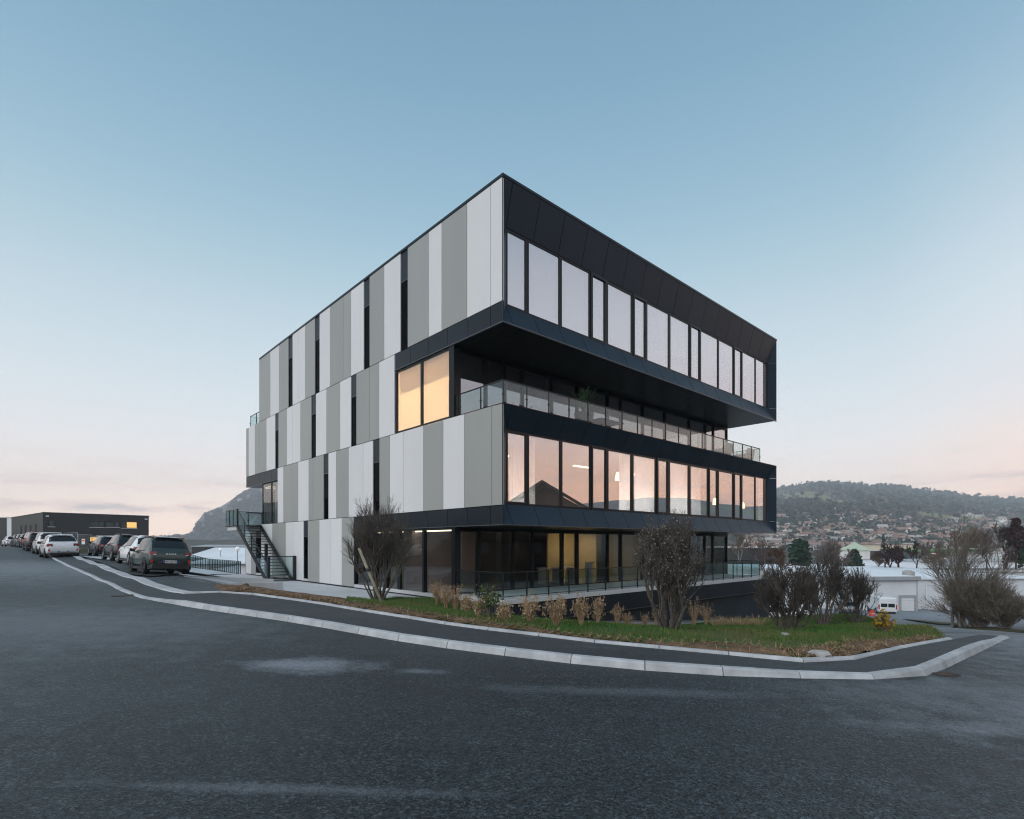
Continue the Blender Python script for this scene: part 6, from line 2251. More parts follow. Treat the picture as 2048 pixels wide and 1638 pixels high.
# wire site fence in front of the hall
def site_fence(px0, px1, Y0, Y1, ztop_px, label, n):
    grp = 'temporary wire fence panels by the dark hall'
    for k in range(n):
        a, b = k / n, (k + 1) / n
        xa, ya = (px0 + (px1 - px0) * a - CX) / F * (Y0 + (Y1 - Y0) * a), Y0 + (Y1 - Y0) * a
        xb, yb = (px0 + (px1 - px0) * b - CX) / F * (Y0 + (Y1 - Y0) * b), Y0 + (Y1 - Y0) * b
        za, zb = hz(xa, ya), hz(xb, yb)
        L_ = math.hypot(xb - xa, yb - ya) - .06
        t = thing('fence_panel', label[k], 'fence', (xa, ya, (za + zb) / 2 + .05), math.atan2(yb - ya, xb - xa), grp)
        h = 2.0
        tilt = (-.04, .03, .05, -.02)[k % 4]
        t.rotation_euler = (0, tilt * .5, math.atan2(yb - ya, xb - xa))
        for x_ in (0, L_):
            MB().tube((x_, 0, -.1), (x_, 0, h), .021, n=6).build('post', 'galvanised', t)
        MB().tube((0, 0, h), (L_, 0, h - .02), .019, n=6).build('top_rail', 'galvanised', t)
        MB().tube((0, 0, .12), (L_, 0, .12), .019, n=6).build('bottom_rail', 'galvanised', t)
        wm = MB()
        for q in range(1, 24):
            wm.tube((L_ * q / 24, 0, .12), (L_ * q / 24, 0, h), .004, n=3, cap=False)
        for q in range(1, 8):
            wm.tube((0, 0, .12 + (h - .12) * q / 8), (L_, 0, .12 + (h - .12) * q / 8), .004, n=3, cap=False)
        w_o = wm.build('wire_mesh', 'galvanised', t); w_o['kind'] = 'stuff'
        MB().box(-.35, .35, -.12, .12, -.05, .10).build('foot_block', 'kerb_concrete', t)
        if k == 1:
            MB().box(.9, 1.6, -.04, -.02, .95, 1.55).build('notice', 'white_plastic', t)
            MB().box(1.0, 1.5, -.05, -.04, 1.30, 1.45).build('notice_mark', 'barrier_red', t)


site_fence(128, 240, 62, 56, 0, ['wire fence panel nearest the white hatchback', 'wire fence panel carrying a small white notice', 'wire fence panel right of the notice', 'wire fence panel behind the dark hatchback roof'], 4)
hb = thing('site_container', 'pale teal sheet-metal container behind the fence, beside the dark hall', 'container', ((270 - CX) / F * 92, 92, 1.0), .25)
MB().box(-5.0, 4.6, -1.2, 1.2, -.3, 2.15).build('body', 'teal_sheet', hb)
MB().box(-5.1, 4.7, -1.3, 1.3, 2.15, 2.3).build('roof', 'white_plastic', hb)
for q in range(9):
    MB().box(-4.9 + q * 1.1, -4.82 + q * 1.1, -1.26, -1.2, -.3, 2.15).build('rib', 'galvanised', hb)
rb_ = thing('spoil_heap', 'low heap of brown earth and rubble behind the dark hatchback', 'heap', ((182 - CX) / F * 46, 46.5, hz((182 - CX) / F * 46, 46.5)))
hp = MB()
for a in range(24):
    pass
gx_, gy_ = np.meshgrid(np.linspace(-4, 4, 41), np.linspace(-1.6, 1.6, 17))
gz_ = .62 * np.clip(1 - (gx_ / 4) ** 2, 0, 1) * np.clip(1 - (gy_ / 1.6) ** 2, 0, 1) * (.5 + fbm(gx_ * 1.4 + 7, gy_ * 1.4 + 3, 4, 8)) - .02
ii_ = np.arange(40 * 16); rr_, cc_ = ii_ // 40, ii_ % 40; aa_ = rr_ * 41 + cc_
np_obj('earth', np.c_[gx_.ravel(), gy_.ravel(), gz_.ravel()], np.c_[aa_, aa_ + 1, aa_ + 42, aa_ + 41], 'bank', rb_, True)
rb_.rotation_euler = (0, 0, UANG)

# concrete ramp from the car park down to the apron
RP = thing('concrete_ramp', 'pale concrete ramp with a low side wall between the green car and the outside stair', 'ramp', BW(-7.1, 11.7, 0), YAW)
MB().hexa([(0, 0, -1), (3.6, -.55, -1), (4.9, 6.4, -1), (.9, 7.6, -1)], [(0, 0, .60), (3.6, -.55, -.17), (4.9, 6.4, -.225), (.9, 7.6, .42)]).build('ramp_slab', 'apron_concrete', RP)
MB().hexa([(1.6, -.35, -1), (3.75, -.62, -1), (3.80, -.44, -1), (1.6, -.17, -1)], [(1.6, -.35, .24), (3.75, -.62, .19), (3.80, -.44, .19), (1.6, -.17, .24)]).build('side_wall', 'slab_concrete', RP)
MB().hexa([(.9, 2.3, -.6), (4.1, 1.6, -.6), (4.1, 1.75, -.6), (.9, 2.45, -.6)], [(.9, 2.3, .46), (4.1, 1.6, .22), (4.1, 1.75, .22), (.9, 2.45, .46)]).build('side_wall', 'slab_concrete', RP)

# black railing on the edge beyond the car park
ra = thing('edge_railing', 'black metal railing with glass infill at the edge beyond the car park', 'railing', (0, 0, 0))
railing([(-19.55, 39.35, 0.05), (-26.6, 47.8, 0.0), (-32.0, 52.6, .55)], -0.45, 1.05, -0.05, 0.62, parent=ra, name='railing', clamp=False, lift=.1)
MB().hexa([(-19.5, 39.3, -.46), (-19.6, 39.5, -.46), (-26.7, 48.0, -.5), (-26.55, 47.75, -.5)], [(-19.5, 39.3, -.36), (-19.6, 39.5, -.36), (-26.7, 48.0, -.4), (-26.55, 47.75, -.4)]).build('bottom_rail', 'rail_black', ra)
lot = [BW(-2.4, 19.6), BW(-2.4, 28.1), (-20.0, 39.8), (-26.8, 47.5), BW(-9.0, 33.0), BW(-7.3, 21.0)]
poly_sheet('concrete_path', lot, lambda x, y: np.maximum(H(x, y) + .06, -.26), 'apron_concrete', 1.0)
lo2 = [BW(-7.2, 12.2), BW(-5.8, 19.2), BW(-6.0, 33.2), BW(-5.5, 46), BW(-8.9, 46), BW(-8.9, 36), BW(-8.9, 26), BW(-8.9, 18), BW(-8.8, 13.0), BW(-8.3, 11.2)]
poly_sheet('car_park', lo2, lambda x, y: H(x, y) + .05, 'path_asphalt', 1.2)

# low white-roofed sheds and a dark shed in the dip beyond
def shed(name, label, pxs, pys, Y, depth, wall_h, mat_w, mat_r, rise=1.2, door=False):
    x0, x1 = (pxs[0] - CX) / F * Y, (pxs[1] - CX) / F * Y
    zt = EYE + (CY - pys) / F * Y
    t = thing(name, label, 'shed', (x0, Y, zt - wall_h))
    Ln = x1 - x0
    MB().box(0, Ln, 0, depth, -6, wall_h).build('wall', mat_w, t)
    MB().add([(-.5, -.5, wall_h), (Ln + .5, -.5, wall_h), (Ln + .5, depth / 2, wall_h + rise), (-.5, depth / 2, wall_h + rise), (Ln + .5, depth + .5, wall_h), (-.5, depth + .5, wall_h),
              (-.5, -.5, wall_h + .25), (Ln + .5, -.5, wall_h + .25), (Ln + .5, depth / 2, wall_h + rise + .25), (-.5, depth / 2, wall_h + rise + .25), (Ln + .5, depth + .5, wall_h + .25), (-.5, depth + .5, wall_h + .25)],
             [(0, 1, 2, 3), (3, 2, 4, 5), (9, 8, 7, 6), (11, 10, 8, 9), (0, 6, 7, 1), (5, 4, 10, 11), (0, 3, 9, 6), (3, 5, 11, 9), (1, 7, 8, 2), (2, 8, 10, 4)]).build('roof', mat_r, t)
    return t


shed('long_shed', 'long low shed with a white roof in the dip beyond the black railing', (372, 560), 1117, 125, 26, 3.2, 'hall_dark', 'roof_white', 2.2)
shed('long_shed', 'nearer white-roofed shed with pale walls behind the black railing', (385, 620), 1128, 84, 16, 2.6, 'hall_white', 'roof_white', .7)
shed('dark_shed', 'long dark low shed below the cliff', (384, 620), 1094, 210, 20, 5, 'hall_dark', 'roof_edge', .6)
lp_ = thing('street_lamp', 'slim grey lamp post with a white globe beyond the black railing', 'lamp', ((475 - CX) / F * 78, 78, -5.5))
MB().tube((0, 0, 0), (0, 0, EYE + (CY - 1099) / F * 78 + 5.5), .09, .06, 8).build('pole', 'galvanised', lp_)
MB().lathe([(0, -.3), (.2, -.25), (.3, 0), (.2, .25), (0, .3)], 12, (0, 0, EYE + (CY - 1097.5) / F * 78 + 5.5), 'z').build('lamp_globe', 'sign_white', lp_, True)
lp2 = thing('street_lamp', 'white globe lamp in front of the dark shed below the cliff', 'lamp', ((441 - CX) / F * 120, 120, -7))
MB().tube((0, 0, 0), (0, 0, EYE + (CY - 1101) / F * 120 + 7), .09, .06, 8).build('pole', 'galvanised', lp2)
MB().lathe([(0, -.35), (.25, -.3), (.38, 0), (.25, .3), (0, .35)], 12, (0, 0, EYE + (CY - 1099.5) / F * 120 + 7), 'z').build('lamp_globe', 'sign_white', lp2, True)

# ------------------------------------------------------------------ cliff on the left
def ridge_obj(name, prof, Y0, depth, mat, base=-16.0, nx=140, ny=50, rough=1.0, seed=1, steep=0.6, xscale=1.0):
    """prof: (px, py) silhouette; the flank runs from the crest at depth Y0+depth down to Y0"""
    pxs = np.array([p[0] for p in prof]); pys = np.array([p[1] for p in prof])
    u = np.linspace(pxs.min(), pxs.max(), nx)
    crest_py = np.interp(u, pxs, pys)
    Yc = Y0 + depth
    V = []
    tt = np.linspace(0, 1.25, ny)
    X = np.empty((ny, nx)); Yg = np.empty((ny, nx)); Z = np.empty((ny, nx))
    zc = EYE + (CY - crest_py) / F * Yc
    for i, t in enumerate(tt):
        Yr = Y0 + depth * t
        xx = (u - CX) / F * Yr
        prof_t = np.clip(t, 0, 1) ** steep if t <= 1 else 1 - (t - 1) * 1.6
        z = base + (zc - base) * prof_t
        nse = (fbm(xx / 90 + 11, Yr / 90 + np.zeros_like(xx), 6, seed) - .5) * 2 + (.7 * (fbm(xx / 28 + 5, Yr / 40 + np.zeros_like(xx), 4, seed + 3) - .5) if rough > 1 else 0)
        amp = rough * (zc - base) * .10 * np.sin(np.pi * np.clip(t, 0, 1)) ** .6
        z = z + nse * amp
        if t <= 1.0:
            # never poke above the crest line from the camera
            lim = EYE + (CY - crest_py) / F * Yr
            z = np.where(t < .97, np.minimum(z, lim - .002 * (1 - t) * Yr), z)
        X[i], Yg[i], Z[i] = xx, Yr + 0 * xx, z
    i = np.arange((nx - 1) * (ny - 1)); r, c = i // (nx - 1), i % (nx - 1); a = r * nx + c
    o = np_obj(name, np.c_[X.ravel(), Yg.ravel(), Z.ravel()], np.c_[a, a + 1, a + nx + 1, a + nx], mat, smooth=True)
    o['kind'] = 'structure'
    return o, (X, Yg, Z)


cl_prof = [(250, 1085), (300, 1074), (330, 1071), (380, 1068), (384, 1062), (389, 1054), (392, 1046), (400, 1036), (407, 1028), (412, 1024), (440, 1014), (460, 1002), (480, 987), (495, 979), (520, 970),
           (560, 962), (620, 958), (700, 960), (800, 985), (900, 1010), (1000, 1040), (1100, 1070)]
cliff_o, _ = ridge_obj('cliff_mountain', cl_prof, 1500, 700, 'cliff_rock', nx=220, ny=80, rough=1.5, seed=4, steep=.55)
low_prof = [(150, 1080), (260, 1077), (320, 1080), (360, 1078), (420, 1081), (480, 1079), (560, 1081), (700, 1080)]
ridge_obj('low_ridge', low_prof, 420, 160, 'hill_wood', nx=80, ny=16, rough=.6, seed=9, steep=.7)




# ================================================================== surroundings on the right
def hall_block(t, x0, x1, y0, y1, z0, z1, wall='hall_white', roof='roof_white', par=.0):
    MB().box(x0, x1, y0, y1, z0, z1).build('wall', wall, t)
    MB().box(x0 - .15, x1 + .15, y0 - .15, y1 + .15, z1, z1 + .25).build('roof', roof, t)


# white hall with roller doors
YH = 80.0
wh = thing('white_hall', 'long white metal hall with roller doors and a stepped roof', 'building', ((1790 - CX) / F * YH, YH, -7.9), 0.10)
sc = YH / F
zf = lambda py_: EYE + (CY - py_) / F * YH + 7.9
xf = lambda px_: (px_ - 1790) * sc / math.cos(.1)
# main block with the door
MB().box(xf(1776), xf(2120), 0, 30, -1.2, zf(1160)).build('wall', 'hall_white', wh)
MB().hexa([(xf(1774), -.3, zf(1160)), (xf(2122), -.3, zf(1160)), (xf(2122), 30, zf(1160)), (xf(1774), 30, zf(1160))],
          [(xf(1774), -.3, zf(1160) + .2), (xf(2122), -.3, zf(1160) + .2), (xf(2122), 30, zf(1150)), (xf(1774), 30, zf(1150))]).build('roof', 'roof_white', wh)
# left projecting block
MB().box(xf(1640), xf(1774), -5, 24, -1.2, zf(1152)).build('wall', 'hall_white', wh)
MB().box(xf(1774), xf(1777.5), -5, 0, -1.2, zf(1152)).build('wall', 'hall_grey_and_shade', wh)  # side of the step: its shade is put into the darker sheet colour
MB().hexa([(xf(1638), -5.3, zf(1152)), (xf(1779), -5.3, zf(1152)), (xf(1800), 30, zf(1152)), (xf(1638), 30, zf(1152))],
          [(xf(1638), -5.3, zf(1152) + .25), (xf(1779), -5.3, zf(1152) + .25), (xf(1800), 30, zf(1143)), (xf(1638), 30, zf(1143))]).build('roof', 'roof_white', wh)
MB().box(xf(1638), xf(1779), -5.42, -5.28, zf(1152) - .25, zf(1152) + .27).build('roof_edge', 'roof_edge', wh)


def roller_door(px0, px1, py0, py1, yl):
    d = bpy.data.objects.new('roller_door', None); link(d, wh)
    x0, x1, z0, z1 = xf(px0), xf(px1), zf(py1), zf(py0)
    n = 9
    for k in range(n):
        a, b = z0 + (z1 - z0) * k / n, z0 + (z1 - z0) * (k + 1) / n
        MB().hexa([(x0, yl - .06, a), (x1, yl - .06, a), (x1, yl + .1, a), (x0, yl + .1, a)], [(x0, yl - .02, b - .03), (x1, yl - .02, b - .03), (x1, yl + .1, b - .03), (x0, yl + .1, b - .03)]).build('slat', 'door_white', d)
    MB().box(x0 - .25, x0, yl - .15, yl + .1, z0, z1 + .25).box(x1, x1 + .25, yl - .15, yl + .1, z0, z1 + .25).box(x0, x1, yl - .15, yl + .1, z1, z1 + .25).build('frame', 'roof_edge', d)


roller_door(1795, 1834, 1187, 1216, -.05)
roller_door(1742, 1769, 1187, 1214, -5.05)
for px_ in (1848, 1865, 1874):
    MB().tube((xf(px_), -1.2, -.5), (xf(px_), -1.2, 1.1), .14, n=8).build('bollard', 'white_plastic', wh)
MB().tube((xf(1857), -.12, 0), (xf(1857), -.12, zf(1172)), .1, n=8).build('downpipe', 'white_plastic', wh)
# upper hall behind with long parapets
wh2 = thing('upper_hall', 'wide white flat-roofed hall behind the roller-door hall', 'building', ((1900 - CX) / F * 112, 112, -8), .06)
z2 = lambda py_: EYE + (CY - py_) / F * 112 + 8
x2 = lambda px_: (px_ - 1900) * 112 / F
MB().box(x2(1560), x2(2300), 0, 26, -2, z2(1144)).build('wall', 'hall_white', wh2)
MB().box(x2(1556), x2(2304), -.4, 26.4, z2(1144), z2(1137)).build('roof', 'roof_white', wh2)
MB().box(x2(1556), x2(2304), -.5, -.4, z2(1139), z2(1136.5)).build('roof_edge', 'roof_edge', wh2)
MB().box(x2(1895), x2(2304), 8, 26, z2(1137), z2(1126)).build('upper_block', 'hall_white', wh2)
MB().box(x2(1893), x2(2306), 7.6, 26.4, z2(1126), z2(1124.5)).build('upper_block', 'roof_edge', wh2)
MB().lathe([(0, -.2), (.8, -.2), (.8, .8), (.4, 1.0), (0, 1.0)], 14, (xf(1843), 2.0, zf(1156)), 'z').build('roof_vent', 'stone', wh, True)

# dark shop building with signs
sg = thing('sign_building', 'dark grey-green shop front with a green roof band and small bright signs', 'building', ((1868 - CX) / F * 165, 165, -10), .05)
zs = lambda py_: EYE + (CY - py_) / F * 165 + 10
xs2 = lambda px_: (px_ - 1868) * 165 / F
MB().box(xs2(1832), xs2(1902), 0, 20, -2, zs(1103)).build('wall', 'sign_wall', sg)
MB().box(xs2(1902.2), xs2(1970), .5, 20, -2, zs(1103)).build('wall', 'hall_white', sg)
MB().box(xs2(1870), xs2(1955), -.5, 20.4, zs(1103), zs(1098.5)).build('roof_band', 'sign_green', sg)
for px_, py_, w_, h_, mt in [(1865, 1107, 20, 1.8, 'sign_white'), (1903 - 33, 1109.5, 5, 2, 'sign_red'), (1857, 1112.5, 16, 2.4, 'sign_white'), (1886, 1116.5, 14, 2, 'sign_white'), (1898, 1116, 4.5, 5, 'sign_red'),
                          (1880, 1121, 11, 5, 'sign_red'), (1842, 1121.5, 10, 2.2, 'sign_white'), (1849, 1121.5, 6, 5, 'sign_lime'), (1861, 1121.5, 9, 2.2, 'sign_white')]:
    so_ = bpy.data.objects.new('shop_sign', None); link(so_, sg)
    if w_ > 7 and mt == 'sign_white':
        n = int(w_ / 1.7)
        r0 = random.Random(int(px_ * 7))
        mm = MB()
        for k in range(n):
            xx = xs2(px_ - w_ / 2 + (k + .15) * w_ / n)
            hh_ = h_ * r0.choice((.7, 1, 1, .85))
            mm.box(xx, xx + w_ / n * .72 * 165 / F, -.25, -.05, zs(py_ + h_ / 2), zs(py_ + h_ / 2 - hh_))
        mm.build('lettering', mt, so_)
    else:
        MB().lathe([(0, -.28), (w_ / 2 * 165 / F, -.28), (w_ / 2 * 165 / F, -.05)], 18, (xs2(px_), 0, zs(py_))).build('emblem', mt, so_)
    MB().box(xs2(px_ - w_ / 2 - .5), xs2(px_ + w_ / 2 + .5), -.06, .0, zs(py_ + h_ / 2 + .6), zs(py_ - h_ / 2 - .6)).build('panel', 'sign_wall', so_)

def block(name, label, px0, px1, py_top, Y, depth, mat, roof='roof_white', z_base=-14, win=True, hip=None):
    x0, x1 = (px0 - CX) / F * Y, (px1 - CX) / F * Y
    zt = EYE + (CY - py_top) / F * Y
    t = thing(name, label, 'building', (x0, Y, z_base), .08)
    h = zt - z_base
    MB().box(0, x1 - x0, 0, depth, -2, h).build('wall', mat, t)
    if hip:
        L_ = x1 - x0
        MB().add([(-.4, -.4, h), (L_ + .4, -.4, h), (L_ + .4, depth + .4, h), (-.4, depth + .4, h), (L_ * .5, depth / 2, h + hip), (L_ * .5, depth / 2 + .1, h + hip)],
                 [(0, 1, 4), (1, 2, 5, 4), (2, 3, 5), (3, 0, 4, 5), (3, 2, 1, 0)]).build('roof', roof, t)
    else:
        MB().box(-.4, x1 - x0 + .4, -.4, depth + .4, h, h + .5).build('roof', roof, t)
    if win:
        nx_ = max(2, int((x1 - x0) / 4.5)); nf = max(1, int(min(h, 14) / 3.2))
        me = MB().box(0, 1.6, -.08, .05, 0, 1.5).mesh('window'); me.materials.append(MATS['house_glass'])
        for a in range(nx_):
            for b in range(nf):
                mobj('window', me, t, ((a + .5) * (x1 - x0) / nx_ - .8, 0, h - 2.3 - b * 3.1))
    return t


block('pale_block', 'pale block with a light green hipped roof among the trees', 1718, 1742, 1101, 230, 12, 'house_white', 'green_roof', hip=3.6, win=False)
block('pale_block', 'grey-white flat block right of the green hipped roof', 1742, 1795, 1104, 240, 16, 'hall_grey_and_shade', 'roof_white', win=True)
block('flat_block', 'long white apartment row at the foot of the town, left part', 1655, 1688, 1077, 560, 14, 'house_white', 'roof_white', z_base=-3)
block('flat_block', 'long white apartment row at the foot of the town, right part', 1692, 1742, 1077, 565, 14, 'house_white', 'roof_white', z_base=-3)
block('dark_shed', 'dark flat shed behind the trees right of the terrace', 1460, 1560, 1096, 190, 18, 'hall_dark', 'roof_white')
block('long_roof', 'long red-roofed row below the town', 1750, 1830, 1090, 400, 18, 'house_cream', 'tile_brown', win=False, z_base=-8)
block('pale_block', 'pale hall behind the dark larch on the right edge', 1985, 2090, 1100, 180, 20, 'hall_white', 'roof_white', win=False)

# ------------------------------------------------------------------ wooded hill with the town
hill_prof = [(1250, 1040), (1350, 1022), (1450, 1003), (1555, 986), (1580, 981), (1600, 978), (1620, 974), (1645, 972), (1680, 974.5), (1720, 978), (1780, 981), (1830, 986), (1880, 991), (1930, 998), (1990, 1004),
             (2048, 1009), (2150, 1018), (2300, 1036), (2500, 1060), (2700, 1080)]
hill_o, (HXg, HYg, HZg) = ridge_obj('wooded_hill', hill_prof, 400, 1700, 'hill_wood', nx=200, ny=70, rough=.35, seed=12, steep=1.05)
HB = None
# ray-cast helper on the hill
from mathutils.bvhtree import BVHTree
_me = hill_o.data
HB = BVHTree.FromPolygons([tuple(v.co) for v in _me.vertices], [tuple(p.vertices) for p in _me.polygons])


def hill_hit(px_, py_):
    d = Vector(((px_ - CX) / F, 1, (CY - py_) / F)).normalized()
    r = HB.ray_cast(Vector((0, 0, EYE)), d)
    return r[0]


# meadow patches on the hill
def meadow(pts, label_seed):
    q = []
    for a, b in pts:
        h_ = hill_hit(a, b)
        if h_ is None: return
        q.append(h_)
    c = sum(q, Vector()) / len(q)
    xs3 = np.array([(p.x, p.y) for p in q])

    def zf_(x, y):
        out = []
        for a, b in zip(x, y):
            r = HB.ray_cast(Vector((a, b, 900)), Vector((0, 0, -1)))
            out.append((r[0].z if r[0] else c.z) + 3.0)
        return np.array(out)
    poly_sheet('meadow', [(p.x, p.y) for p in q], zf_, 'meadow_green', 25.0)


pmat('meadow_green', (0.15, 0.165, 0.075), 0.95, col2=(0.19, 0.16, 0.085), vscale=0.01, spec=.1)
meadow([(1556, 994), (1580, 989), (1612, 985), (1640, 986), (1650, 992), (1668, 1000), (1640, 1002), (1600, 998), (1570, 1001)], 1)
meadow([(1640, 1003), (1660, 1001), (1700, 1004), (1716, 1007), (1690, 1008), (1660, 1007)], 2)
meadow([(1830, 1022), (1860, 1028), (1900, 1034), (1960, 1037), (2010, 1041), (1990, 1046), (1930, 1043), (1880, 1040), (1840, 1036)], 3)

# houses of the town: each a wall block with a pitched roof
def house_meshes(w_, d_, h_, rise, over=.6):
    wm = MB().box(-w_ / 2, w_ / 2, -d_ / 2, d_ / 2, -4, h_)
    wm.add([(-w_ / 2, -d_ / 2, h_), (-w_ / 2, d_ / 2, h_), (-w_ / 2, 0, h_ + rise * .93)], [(0, 1, 2)])
    wm.add([(w_ / 2, -d_ / 2, h_), (w_ / 2, d_ / 2, h_), (w_ / 2, 0, h_ + rise * .93)], [(0, 2, 1)])
    a, b = w_ / 2 + over, d_ / 2 + over
    e = -rise * over / (d_ / 2)
    rm = MB().add([(-a, -b, h_ + e), (a, -b, h_ + e), (a, 0, h_ + rise), (-a, 0, h_ + rise), (a, b, h_ + e), (-a, b, h_ + e),
                   (-a, -b, h_ + e - .3), (a, -b, h_ + e - .3), (a, b, h_ + e - .3), (-a, b, h_ + e - .3)],
                  [(0, 1, 2, 3), (3, 2, 4, 5), (6, 7, 1, 0), (5, 4, 8, 9), (9, 8, 7, 6), (0, 3, 5, 9, 6), (1, 7, 8, 4, 2)])
    return wm, rm


R = random.Random(99)
hs_specs = [(11, 9, 5.0, 2.8), (13, 9, 4.0, 2.6), (10, 10, 6.0, 3.0), (15, 10, 5.0, 3.2)]
wall_m, roof_m, win_m = {}, {}, MB().box(-.8, .8, -.06, .06, 0, 1.5).mesh('window')
win_m.materials.append(MATS['house_glass'])
for k, sp in enumerate(hs_specs):
    for wmat in ('house_white', 'house_cream', 'house_ochre'):
        wmb, _ = house_meshes(*sp)
        me = wmb.mesh('wall'); me.materials.append(MATS[wmat]); wall_m[k, wmat] = me
    for rmat in ('tile_red', 'tile_brown', 'tile_pale'):
        _, rmb = house_meshes(*sp)
        me = rmb.mesh('roof'); me.materials.append(MATS[rmat]); roof_m[k, rmat] = me
desc = {'house_white': 'white', 'house_cream': 'cream', 'house_ochre': 'ochre', 'tile_red': 'red', 'tile_brown': 'brown', 'tile_pale': 'pale'}
placed = []
tries = 0
while len(placed) < 240 and tries < 4000:
    tries += 1
    px_ = R.uniform(1480, 2060)
    top = 1024 + 14 * math.sin(px_ / 47) + 10 * (px_ > 1850)
    py_ = top + (1102 - top) * R.random() ** .7
    if any(abs(px_ - a) < 9.5 and abs(py_ - b) < 3.6 for a, b in placed):
        continue
    p = hill_hit(px_, py_)
    if p is None or p.y > 1700 or p.y < 480:
        continue
    placed.append((px_, py_))
    k = R.randrange(4)
    wmat = R.choices(('house_white', 'house_cream', 'house_ochre'), (6, 3, .25))[0]
    rmat = R.choices(('tile_red', 'tile_brown', 'tile_pale'), (4, 4, 3))[0]
    zone = 'low in the far town' if py_ > 1062 else ('high on the far wooded slope' if py_ < 1042 else 'half-way up the far town')
    zone += ', seen under the building overhang' if px_ < 1556 else (', left of the green roof' if px_ < 1716 else (', between green roof and birches' if px_ < 1880 else (', behind the birch clump' if px_ < 1975 else ', by the right edge')))
    t = thing('town_house', '%s house with %s roof %s' % (desc[wmat], desc[rmat], zone), 'house', p, R.uniform(-.5, .9), '%s houses with %s roofs %s' % (desc[wmat], desc[rmat], zone))
    s_ = R.uniform(.9, 1.2) * (p.y / 950) ** .45
    t.scale = (s_, s_, s_)
    mobj('wall', wall_m[k, wmat], t); mobj('roof', roof_m[k, rmat], t)
    w_, d_, h_, _ = hs_specs[k]
    for xx in (-w_ * .25, w_ * .25):
        mobj('window', win_m, t, (xx, -d_ / 2, h_ - 2.2))

# the woods on the hill: thousands of small crowns in one mass
def crowns(name, label, P, size, mat, seed, tall=1.2, kind='stuff'):
    # seen as one mass: crowns a little smaller on the near slope
    rn = np.random.default_rng(seed)
    n = len(P)
    k = 9
    az = rn.uniform(0, 2 * np.pi, (n, k)); el = rn.uniform(-.2, 1.2, (n, k))
    s = size * rn.uniform(.6, 1.25, n) * np.clip(P[:, 1] / 1300, .35, 1.15)
    c = np.stack([np.cos(az) * np.cos(el) * .5, np.sin(az) * np.cos(el) * .5, .45 * tall + np.sin(el) * .5 * tall], 2) * s[:, None, None] * rn.uniform(.6, 1.1, (n, k, 1))
    c = (c + P[:, None]).reshape(-1, 3)
    V, Fq = quads_np(c, np.repeat(s, k) * .62, rn, .3, 1.3)
    o = np_obj(name, V, Fq, mat)
    tag(o, label, 'wood', kind=kind)
    return o


rn = np.random.default_rng(61)
pts_a, pts_b = [], []
bands = 0
for q in range(34000):
    px_ = rn.uniform(1440, 2070) if q < 26000 else (rn.uniform(1260, 1440) if q % 3 == 0 else rn.uniform(2070, 2520))
    py_ = rn.uniform(968, 1108)
    if 985 < py_ < 1008 and 1553 < px_ < 1668 and rn.random() < .95: continue
    if 1001 < py_ < 1014 and 1640 < px_ < 1716 and rn.random() < .93: continue
    ym = 1022 + (px_ - 1830) * .105
    if ym + 3 < py_ < ym + 19 and 1832 < px_ < 2010 and rn.random() < .9: continue
    if py_ > 1024 and rn.random() < (.84 if py_ > 1032 else .6): continue
    p = hill_hit(px_, py_)
    if p is None: continue
    (pts_b if rn.random() < .25 + .3 * (vnoise(np.array([p.x / 120]), np.array([p.y / 200]), 5)[0] > .6) else pts_a).append(tuple(p))
pmat('wood_brown', (0.125, 0.112, 0.096), 0.95, col2=(0.088, 0.084, 0.075), vscale=.02, spec=.05)
pmat('wood_green', (0.045, 0.066, 0.050), 0.95, col2=(0.034, 0.054, 0.042), vscale=.02, spec=.05)
crowns('hill_forest', 'bare brown woods covering the far hill', np.array(pts_a), 10.0, 'wood_brown', 5)
crowns('hill_forest', 'dark evergreen stands scattered over the far hill', np.array(pts_b), 10.0, 'wood_green', 6, 1.7)
# woods clinging to the cliff mountain, thinner over the rock
_cb = BVHTree.FromPolygons([tuple(v.co) for v in cliff_o.data.vertices], [tuple(p.vertices) for p in cliff_o.data.polygons])
cpts = []
for q in range(14000):
    px_, py_ = rn.uniform(300, 620), rn.uniform(965, 1086)
    if py_ < np.interp(px_, [q_[0] for q_ in cl_prof], [q_[1] for q_ in cl_prof]) + 3: continue
    if vnoise(np.array([px_ / 9.0]), np.array([py_ / 7.0]), 15)[0] > .60: continue
    d_ = Vector(((px_ - CX) / F, 1, (CY - py_) / F)).normalized()
    p = _cb.ray_cast(Vector((0, 0, EYE)), d_)[0]
    if p is not None: cpts.append(tuple(p))
crowns('cliff_forest', 'grey-brown woods on the flank of the cliff mountain', np.array(cpts), 6.5, 'wood_brown', 8, 1.0)
# trees on the skyline of the hill
rowp = []
for px_ in np.arange(1500, 2070, 2.2):
    py_ = float(np.interp(px_, [p[0] for p in hill_prof], [p[1] for p in hill_prof])) + rn.uniform(.3, 2.0)
    p = hill_hit(px_, py_ + 1.2)
    if p is not None: rowp.append(tuple(p))
crowns('skyline_forest', 'ragged line of trees along the top of the far hill', np.array(rowp), 14.0, 'wood_green', 7, 1.5)

